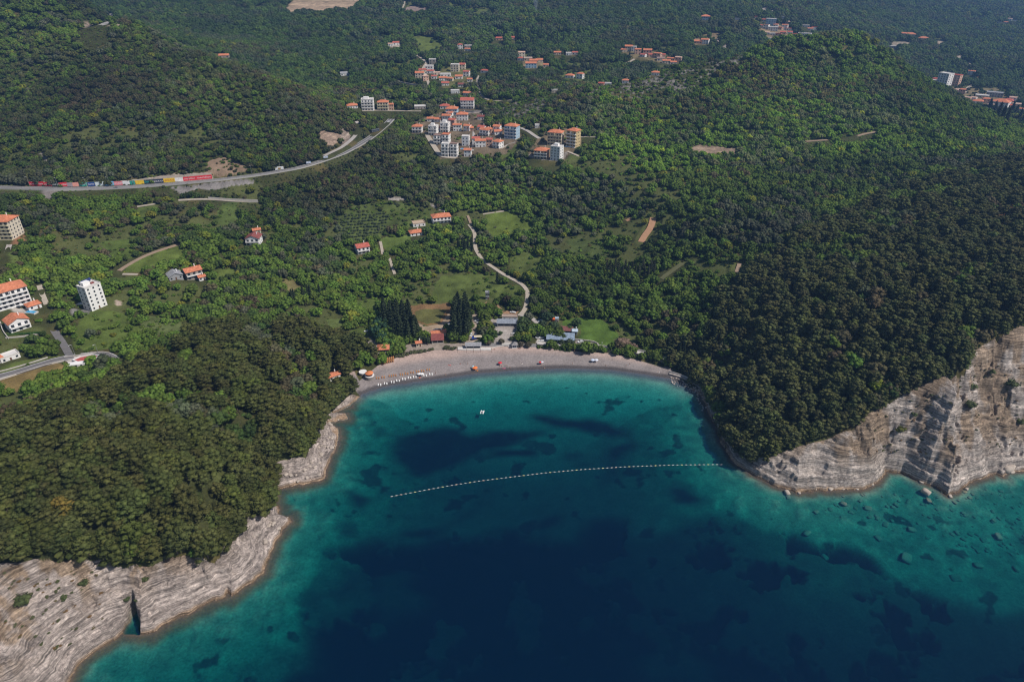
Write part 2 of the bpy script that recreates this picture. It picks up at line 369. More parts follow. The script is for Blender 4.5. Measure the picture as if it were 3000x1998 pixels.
# ------------------------------------------------------------------ what covers the ground (photo outlines laid on the land)
def polyw(pts): return [hit(u, v)[:2] for u, v in pts]
GRASS = [  # (colour, treeless amount, outline)
 ((.075,.125,.030), .93, c(4,(840,700),(960,600),(1100,550),(1230,515),(1290,560),(1285,640),(1100,690),(960,705))),
 ((.060,.100,.028), .9, c(4,(790,740),(950,725),(900,775),(780,770))),
 ((.070,.115,.030), .9, c(4,(1470,680),(1640,672),(1640,740),(1490,755))),
 ((.060,.100,.028), .85, c(4,(940,260),(1060,240),(1040,330),(960,345))),
 ((.055,.095,.028), .6, c(4,(1530,230),(1640,215),(1640,370),(1440,375))),
 ((.060,.105,.028), .65, c(4,(700,490),(900,470),(960,580),(800,640),(700,560))),
 ((.060,.095,.028), .9, c(4,(-60,1400),(0,1340),(140,1310),(300,1285),(430,1275),(200,1340),(0,1395))),
 ((.14,.125,.055), .97, c(4,(-60,1470),(30,1430),(380,1330),(460,1345),(400,1400),(200,1470),(120,1520),(0,1545))),
 ((.060,.090,.028), .9, c(4,(20,1040),(90,1100),(260,1110),(270,1170),(60,1180),(0,1100))),
 ((.065,.110,.028), .75, c(4,(500,1110),(620,960),(760,960),(900,1000),(1000,1110),(820,1220),(600,1250),(490,1220))),
 ((.075,.115,.045), .5, c(4,(1000,1000),(1250,1030),(1250,1120),(950,1130))),
 ((.060,.100,.028), .6, c(4,(100,520),(170,530),(180,620),(60,680),(60,580))),
 ((.15,.10,.06), .97, c(4,(180,350),(165,420),(175,510),(80,520),(110,460))),
 ((.065,.105,.032), .9, c(5,(660,320),(820,300),(1000,285),(1060,380),(1010,440),(960,470),(860,500),(740,500),(680,410))),
 ((.080,.140,.035), 1.0, c(5,(975,470),(1080,450),(1190,440),(1195,490),(1100,540),(1020,560),(985,520))),
 ((.120,.130,.060), .85, c(5,(240,745),(400,740),(480,830),(380,860),(270,830))),
 ((.075,.120,.040), .95, c(5,(600,1030),(690,1020),(760,1005),(740,1075),(625,1090))),
 ((.065,.110,.030), .9, c(5,(760,1130),(790,1090),(920,1085),(935,1150),(860,1145),(800,1170))),
 ((.065,.110,.030), .6, c(5,(760,900),(960,880),(980,1000),(760,1000))),
 ((.080,.135,.030), .97, c(6,(290,290),(460,280),(560,350),(670,400),(560,432),(330,452),(290,400))),
 ((.070,.110,.032), .85, c(6,(470,600),(560,555),(700,600),(640,680),(560,740),(450,690))),
 ((.065,.105,.030), .82, c(6,(0,730),(200,705),(350,720),(400,780),(545,800),(550,900),(300,880),(60,900),(-80,890),(-60,800))),
 ((.060,.125,.026), 1.0, c(6,(820,1020),(900,1010),(960,1012),(1080,1020),(1140,1050),(1180,1095),(1205,1150),(1195,1225),(1080,1225),(1060,1185),(930,1160),(940,1080),(810,1085))),
 ((.075,.120,.032), .95, c(2,(490,262),(560,250),(650,255),(720,330),(700,372),(600,375),(520,365))),
 ((.065,.105,.032), .97, c(2,(1060,1070),(1130,990),(1215,1000),(1215,1060),(1150,1078),(1100,1095))),
 ((.065,.100,.035), .6, c(2,(1450,490),(1750,480),(1750,560),(1480,560))),
 ((.065,.100,.035), .95, c(2,(1530,1070),(1560,1050),(1640,1075),(1640,1100),(1530,1105))),
 ((.065,.100,.035), .6, c(2,(1500,430),(1900,430),(1900,470),(1500,480))),
 ((.070,.110,.035), .8, c(2,(700,0),(900,60),(1050,70),(1060,120),(900,130),(700,60))),
 ((.055,.090,.028), .55, c(2,(0,1440),(340,1380),(620,1440),(620,1568),(0,1568))),
 ((.10,.060,.035), .7, c(3,(2100,1500),(2230,1420),(2420,1400),(2420,1600),(2150,1590))),
 ((.065,.110,.03), .9, c(3,(2200,840),(2354,850),(2354,920),(2260,880))),
 ((.055,.09,.03), .6, c(6,(850,480),(1100,480),(1150,600),(900,620))),
 ((.16,.12,.065), 1.0, c(5,(1178,930),(1300,920),(1475,903),(1475,965),(1390,1055),(1300,1075),(1222,1042),(1195,985))),
 ((.12,.115,.085), .72, c(2,(480,930),(500,840),(640,790),(860,730),(980,760),(1000,880),(1230,870),(1240,960),(1130,1060),(1060,1080),(900,1080),(690,1100),(600,960))), ((.12,.115,.08), .7, c(2,(1290,1060),(1340,980),(1420,900),(1640,880),(1650,990),(1540,1110),(1400,1110))),
 ((.16,.15,.10), .78, c(3,(520,190),(700,180),(740,240),(620,290),(530,225))), ((.15,.14,.09), .75, c(3,(60,270),(200,225),(280,235),(270,312),(80,312))),
 ((.13,.13,.075), .7, c(2,(1930,345),(2060,330),(2180,370),(2340,430),(2300,455),(2150,425),(1950,385))), ((.10,.12,.05), .6, c(2,(680,470),(900,470),(930,600),(700,610))),
 ((.13,.13,.08), .7, c(2,(1250,400),(1400,400),(1450,470),(1260,480))), ((.13,.13,.08), .6, c(3,(1850,600),(2250,620),(2260,740),(1980,730))),
 ((.17,.15,.115), .45, c(1,(1430,1125),(1480,1095),(1560,1085),(1680,1140),(1730,1190),(1520,1215),(1440,1215))),
 ((.085,.105,.04), 1.0, c(5,(1205,965),(1300,955),(1440,950),(1380,1040),(1300,1062),(1235,1030))),
]
BARE = [   # bare earth, rock cuts and paving
 ((.36,.27,.19), c(5,(1222,1042),(1290,1076),(1390,1056),(1440,990),(1478,965),(1478,1075),(1430,1112),(1335,1135),(1250,1130),(1232,1095))),
 ((.36,.29,.23), c(6,(190,945),(215,960),(275,1010),(262,1050),(238,1090),(232,1150),(250,1180),(100,1202),(60,1198),(170,1172),(192,1100))),
 ((.34,.22,.13), c(6,(175,900),(215,915),(215,960),(190,955))),
 ((.30,.26,.23), c(5,(850,1150),(900,1148),(935,1160),(962,1200),(960,1290),(925,1240),(880,1212),(845,1212))),
 ((.33,.20,.12), c(6,(340,975),(372,955),(352,915),(380,930),(412,972),(455,962),(512,965),(512,990),(345,993))),
 ((.33,.20,.12), c(6,(255,935),(295,900),(285,930),(260,945))),
 ((.36,.32,.29), c(6,(315,1027),(390,1020),(400,1050),(515,1075),(500,1192),(345,1196),(340,1150),(368,1108),(345,1080))),
 ((.22,.21,.21), c(6,(95,1208),(300,1188),(500,1190),(640,1192),(735,1200),(735,1224),(500,1222),(110,1228))),
 ((.55,.50,.46), c(6,(638,1157),(725,1152),(722,1196),(640,1190))),
 ((.30,.25,.22), c(6,(910,1172),(1068,1188),(1064,1222),(905,1213))),
 ((.30,.25,.21), c(5,(1120,1225),(1160,1200),(1235,1185),(1400,1190),(1500,1195),(1600,1180),(1640,1200),(1640,1235),(1300,1240),(1150,1260))),
 ((.52,.38,.26), c(1,(1975,60),(2010,15),(2060,-20),(2200,-20),(2354,-20),(2440,5),(2500,-10),(2530,10),(2480,50),(2440,80),(2400,100),(2354,70),(2240,112),(2100,92),(2000,122))),
 ((.36,.27,.24), c(2,(440,60),(500,38),(600,60),(640,110),(590,100),(520,80),(440,78))),
 ((.52,.44,.35), c(1,(915,1243),(1100,1215),(1140,1205),(1440,1198),(1462,1215),(1462,1240),(1250,1256),(1000,1262),(925,1262))),
 ((.38,.33,.30), c(1,(288,1055),(332,1058),(365,1150),(325,1142))),
 ((.40,.29,.22), c(1,(2200,900),(2260,905),(2354,930),(2354,980),(2290,1010),(2210,990))),
 ((.38,.30,.25), c(1,(2354,880),(2420,930),(2400,1000),(2354,1010))),
 ((.24,.22,.21), c(1,(1185,1292),(1440,1268),(1470,1262),(1700,1238),(1755,1248),(1745,1272),(1680,1275),(1600,1282),(1450,1315),(1370,1303),(1250,1338))),
 ((.30,.26,.24), c(1,(286,1318),(408,1316),(402,1382),(300,1372))),
 ((.36,.28,.22), c(1,(540,190),(600,160),(700,140),(720,160),(640,185))),
 ((.36,.28,.22), c(1,(750,180),(800,170),(860,160),(850,190),(770,220))),
 ((.45,.36,.27), c(3,(1680,278),(1800,285),(1900,320),(1945,400),(1900,395),(1850,335),(1700,308))),
 ((.34,.25,.18), c(3,(50,1025),(100,1000),(400,1022),(405,1055),(340,1072),(80,1058))),
 ((.20,.19,.18), c(4,(485,955),(610,915),(630,950),(590,1000),(500,1000))),
 ((.40,.34,.28), c(2,(1400,455),(1455,458),(1455,475),(1400,475))),
 ((.42,.37,.31), c(2,(315,300),(400,300),(420,325),(340,328))),
 ((.44,.38,.33), c(2,(840,770),(970,765),(970,782),(880,785))),
 ((.40,.35,.30), c(2,(1280,1070),(1310,1060),(1440,1090),(1530,1060),(1560,1040),(1560,1060),(1480,1115),(1380,1105),(1300,1085))),
 ((.42,.38,.34), c(4,(60,940),(220,930),(240,985),(100,985))),
 ((.38,.30,.24), c(4,(800,890),(840,900),(840,930),(800,935))),
 ((.42,.35,.27), c(3,(1430,300),(1480,290),(1560,290),(1600,330),(1430,345))),
 ((.40,.36,.33), c(4,(440,1300),(480,1335),(500,1370),(570,1372),(700,1310),(700,1260),(480,1290))),
]
ROCKY = [c(2,(1080,780),(1160,720),(1300,672),(1450,665),(1560,650),(1440,720),(1430,780),(1370,830),(1200,850)),
         c(2,(1720,650),(1800,600),(2000,560),(2354,490),(2354,640),(2200,680),(1900,690)),
         c(3,(-20,470),(150,430),(300,390),(480,362),(420,420),(250,480),(200,560),(60,640),(-20,620))]
OUTCROP = [c(2,(300,1350),(420,1365),(500,1380),(560,1385),(640,1430),(720,1470),(700,1440),(600,1395),(480,1375),(340,1390)),
           c(3,(520,40),(640,80),(640,110),(560,110)), c(3,(300,300),(330,310),(310,360),(250,355))]
BEACH = [(1060,1165)] + [(1020,1110),(1032,1080)] + c(5,(830,1450),(960,1350),(1060,1310),(1100,1285),(1300,1252),(1500,1238)) + c(6,(100,1232),(400,1225),(730,1228),(880,1245),(1000,1258),(1150,1262),(1300,1295),(1420,1330),(1500,1352)) + [(1960,1075),(2010,1120),(2060,1170),(1960,1140),(1500,1120),(1100,1180)]

ch = fbm(GX, GY, 9, 3, 3) * .5 + fbm(GX, GY, 60, 3, 4) * .5
base = np.array([.055, .060, .022])
CC = np.empty(GX.shape + (4,), np.float32)
for k in range(3):
    CC[..., k] = base[k] * (1 + .5 * ch)
brn = sstep(.1, .5, fbm(GX, GY, 25, 3, 15))
CC[..., 0] += .05 * brn; CC[..., 1] += .028 * brn; CC[..., 2] += .012 * brn
opn = (sstep(.16, .34, fbm(GX, GY, 38, 3, 104)) * (GX < 200) * (GY < 800) + sstep(.26, .42, fbm(GX, GY, 60, 3, 105)) * (GY > 1050)) * .85
for k in range(3): CC[..., k] = CC[..., k] * (1 - opn) + np.array([.095, .108, .036])[k] * (1 + .4 * ch) * opn
CC[..., 3] = 0
def paint(mask, colr, noise=.25, s=2, size=6, rock=0.):
    if not mask.any(): return
    n = 1 + noise * fbm(GX[mask], GY[mask], size, 3, s)
    for k in range(3): CC[..., k][mask] = colr[k] * n
    CC[..., 3][mask] = rock
def maskpoly(P, rag=0.0):
    P = np.array(P)
    sl = window(P[:, 0].min() - 4, P[:, 0].max() + 4, P[:, 1].min() - 4, P[:, 1].max() + 4)
    M = np.zeros(GX.shape, bool)
    X, Y = GX[sl], GY[sl]
    if rag: X, Y = X + rag * fbm(X, Y, 9, 3, 66), Y + rag * fbm(X, Y, 9, 3, 67)
    M[sl] = inpoly(X, Y, P)
    return M
SPARSE = np.zeros(Z0.shape, np.float32)           # share of trees left out
for colr, a, pts in GRASS:
    colr = (colr[0] * 1.4, colr[1] * 1.12, colr[2])
    m = maskpoly(polyw(pts), 3.0)
    paint(m, colr, .5, 12, 8)
    SPARSE[m] = np.maximum(SPARSE[m], a)
for P in ROCKY:
    m = maskpoly(polyw(P), 12.0) 
    SPARSE[m] = .45
    m &= fbm(GX, GY, 11, 5, 48, .65) > .02
    paint(m, (.19, .175, .155), .9, 13, 3, .4)
for P in OUTCROP:
    m = maskpoly(polyw(P), 2.0); paint(m, (.36, .32, .29), .5, 13, 3, .7); SPARSE[m] = .95
for colr, pts in BARE:
    m = maskpoly(polyw(pts), .8)
    paint(m, colr, .32, 14, 5, .7 if colr[0] - colr[2] > .085 and len(pts) > 3 and pts[0][1] < 560 else 0)
    if pts[0][1] < 560:
        hb_ = np.floor((Z0[m] + .6 * fbm(GX[m], GY[m], 12, 2, 88)) / 2.6).astype(np.int64)
        CC[..., :3][m] *= (.72 + .5 * _hash(hb_, hb_ * 5, 4))[:, None]
    SPARSE[m] = 1
TL = [(-700,1640),(0,1648),(64,1646),(204,1640),(318,1628),(337,1662),(446,1658),(503,1628),(554,1628),(630,1650),(675,1601),(700,1560),(726,1515),(783,1512),(806,1480),(812,1440),(808,1356),(891,1340),(917,1289),(955,1238),(961,1208),(993,1185),(1040,1150),
 (1020,1090),(1500,1000),(1930,1060),(1990,1090),(2062,1160),(2080,1201),(2108,1285),(2150,1338),(2200,1362),(2245,1345),(2280,1330),(2399,1292),(2504,1258),(2532,1218),(2616,1176),(2700,1128),(2826,1099),(2840,1030),(2931,988),(3000,952),(3400,880)]
TLW = [hit(u, v)[:2] for u, v in TL]
TLW = [(-4000, TLW[0][1] - 200)] + TLW + [(4000, TLW[-1][1]), (4000, 9000), (-4000, 9000)]
OKT = inpoly(GX, GY, TLW)
# limestone: where the shore is steep
cl = cliff * (D > 0)
top = hz(GX, GY, H) * 0 + Ht
up = np.clip(Zl / np.maximum(Ht, 4), 0, 1.2)
edge = sstep(.80, .97, up + .06 * fbm(GX, GY, 12, 3, 55))
rm = (((cl > .25) & (edge < .6)) | ((GY < np.where(GX > 60, 480, 430)) & (rockc > .3))) & (D > -.5) & (~OKT | ((GX > 60) & (cl > .5) & (D < 7)))
q = Z0 + .10 * GX - .10 * GY + .7 * fbm(GX, GY, 60, 2, 90)
band = _hash(np.floor(q / .42).astype(np.int64), np.floor(q / .42).astype(np.int64) * 3, 5) * .7 + _hash(np.floor(q / 1.9).astype(np.int64), np.floor(q / 1.9).astype(np.int64) * 3, 8) * .5
rc = np.array([.45, .38, .34])
tone = .76 + .30 * band + .22 * fbm(GX, GY, 6, 3, 56)
ochre = sstep(np.where(GX < 0, -.05, -.25), np.where(GX < 0, .25, .15), fbm(GX, GY, 9, 4, 57, .6)) * sstep(7, 20, Z0)         # dry grass and earth caught on the upper ledges
wet = (1 - sstep(.5, 2.0, Z0 + .5 * fbm(GX, GY, 6, 2, 58)))
for k in range(3):
    v_ = np.where(GX > 100, np.array([.50, .435, .39])[k], rc[k]) * tone
    v_ = v_ * (1 - .72 * ochre) + np.array([.27, .185, .11])[k] * .72 * ochre
    v_ = v_ * (1 - .75 * wet) + np.array([.34, .215, .115])[k] * .75 * wet
    CC[..., k] = np.where(rm, v_, CC[..., k])
CC[..., 3] = np.where(rm, 1, CC[..., 3])
SPARSE = np.where(rm, 1, SPARSE)
# beach
bm_ = maskpoly([(at_z(*q, 1.5)) for q in BEACH], .0) & (D > -1) & (rockc < .9)
bn = fbm(GX / 6, GY, 5, 3, 61)
shore = sstep(2.2, 5.5, D + .6 * fbm(GX, GY, 14, 2, 62))
for k in range(3):
    dry = np.array([.48, .36, .31])[k] * (1 + .10 * bn + .06 * fbm(GX, GY, 28, 3, 63))
    grey = np.array([.27, .235, .225])[k] * (1 + .08 * bn)
    wetc = np.array([.095, .085, .085])[k]
    mix = sstep(7, 19, D + 2 * fbm(GX, GY, 20, 2, 64) - 10 * (1 - sstep(-20, 110, GX)))
    vv = (grey * (1 - mix) + dry * mix) * shore + wetc * (1 - shore)
    CC[..., k] = np.where(bm_, vv, CC[..., k])
CC[..., 3] = np.where(bm_, 0, CC[..., 3])
SPARSE = np.where(bm_, 1, SPARSE)
# sea floor: pale sand, sea grass, rubble, brown weed on the ledges
SEA = D <= 0
def bq(*pts): return [(900 + x / 1.849, 1150 + y / 1.849) for x, y in pts]
def fv(*pts): return [(x * 1.2744, y * 1.2744) for x, y in pts]
WEED = [bq((440,290),(520,215),(600,160),(700,150),(860,200),(980,180),(1100,165),(1340,180),(1320,205),(1200,215),(1080,245),(900,300),(830,320),(650,385),(575,418),(525,400),(530,375),(470,340)),
 bq((890,320),(930,290),(1000,300),(1060,260),(1190,255),(1280,285),(1230,300),(1100,300),(1000,315)),
 bq((1195,80),(1330,90),(1600,130),(1790,190),(1640,200),(1500,170),(1300,140)),
 bq((1640,260),(1700,250),(1780,230),(1770,260),(1700,310),(1640,400),(1600,450),(1560,500),(1620,360)),
 bq((345,170),(385,165),(415,195),(400,220),(370,215)), bq((1370,290),(1400,265),(1510,268),(1480,285),(1420,300),(1380,305)), bq((1455,350),(1500,328),(1550,340),(1500,352)),
 bq((190,500),(270,510),(250,540),(360,550),(320,590),(260,620),(215,590)), bq((170,740),(200,700),(260,680),(250,740)), bq((1970,450),(2060,480),(2100,520),(2170,560),(2110,600),(2040,570)),
 bq((470,740),(520,700),(650,655),(760,620),(900,540),(1010,450),(1040,440),(1000,480),(900,570),(780,640),(660,690),(500,750)),
 bq((1230,650),(1400,590),(1430,620),(1300,690)), bq((640,1150),(500,1040),(600,1030),(520,1080))]
DEEP = [fv((500,1720),(590,1560),(650,1480),(700,1330),(755,1275),(870,1255),(1000,1235),(1100,1215),(1180,1190),(1290,1205),(1400,1180),(1650,1185),(1790,1215),(1850,1245),(1990,1280),(2060,1330),(2160,1370),(2354,1420),(2700,1450),(4500,1500),(4500,2600),(500,2600))]
PALEP = [bq((270,1010),(400,950),(470,930),(620,900),(700,960),(680,1050),(770,1100),(600,1110),(450,1080),(330,1050)), bq((930,850),(1050,800),(1000,900)), bq((470,1110),(600,1110),(600,1200),(500,1190)),
 bq((1600,780),(1750,820),(1900,830),(1700,870)), bq((1700,1180),(2219,1250),(2219,1568),(1800,1400))]
sand = np.array([.40, .37, .28])
wr, ws = GX + 6 * fbm(GX, GY, 14, 4, 71), GY + 6 * fbm(GX, GY, 14, 4, 72)
wd = np.zeros(GX.shape, bool)
for P in WEED:
    wd |= inpoly(wr, ws, [at_z(*q) for q in P])
wr, ws = GX + 26 * fbm(GX, GY, 34, 6, 73, .6), GY + 26 * fbm(GX, GY, 34, 6, 74, .6)
dp = np.zeros(GX.shape, bool)
for P in DEEP: dp |= inpoly(wr, ws, [at_z(*q) for q in P])
pl = np.zeros(GX.shape, bool)
for P in PALEP: pl |= inpoly(wr, ws, [at_z(*q) for q in P])
n1 = fbm(GX, GY, 12, 4, 75)
n2 = fbm(GX, GY, 34, 5, 78, .6)
dpf = blur(dp.astype(np.float64), 7)
hole = np.maximum(blur(pl.astype(np.float64), 5) * .9, sstep(.0, .14, n2 - .20 * sstep(60, 200, dd)) * (.95 - .35 * sstep(60, 200, dd)))
weed = np.maximum(blur(wd.astype(np.float64), 4), sstep(.36, .5, n1) * sstep(10, 22, dd) * .8)
weed = np.clip(np.maximum(weed, dpf * (1 - hole * .85)) + .15 * (fbm(GX, GY, 4, 3, 79)), 0, 1)
rub = rockc * (1 - sstep(45, 95, dd)) * SEA
for k in range(3):
    s_ = sand[k] * (1 + .18 * n1 + .10 * fbm(GX, GY, 3, 2, 77))
    s_ = s_ * (1 - .75 * rub) + .75 * rub * np.array([.20, .21, .14])[k] * (1 + .75 * fbm(GX, GY, 5, 4, 76))
    s_ = s_ * (1 - .5 * dpf)
    s_ = s_ * (1 - weed) + weed * np.array([.016, .024, .018])[k] * (1 + .5 * n1)
    brw = rockc * (1 - sstep(np.where(GX > 100, 1.2, 3), np.where(GX > 100, 4.2, 7.5), dd + 1.8 * n1))
    s_ = s_ * (1 - brw) + brw * np.array([.15, .095, .045])[k]
    bw = (1 - rockc) * (1 - sstep(2, 9, dd))
    s_ = s_ * (1 - bw) + bw * np.array([.14, .13, .13])[k]
    CC[..., k] = np.where(SEA, s_, CC[..., k])
CC[..., 3] = np.where(SEA, 0, CC[..., 3])
SPARSE = np.where(OKT & rm, 0, SPARSE)
SPARSE = np.where(~OKT & (GY < np.where(GX > 60, 480, 420)), 1, SPARSE)
Z0 = np.where(SEA, Z0 - 6 * dpf * (1 - .9 * hole), Z0)
SPARSE = np.where(D < 1.0, 1, SPARSE)
NOTREE = np.maximum(NOTREE, (SPARSE >= .99))
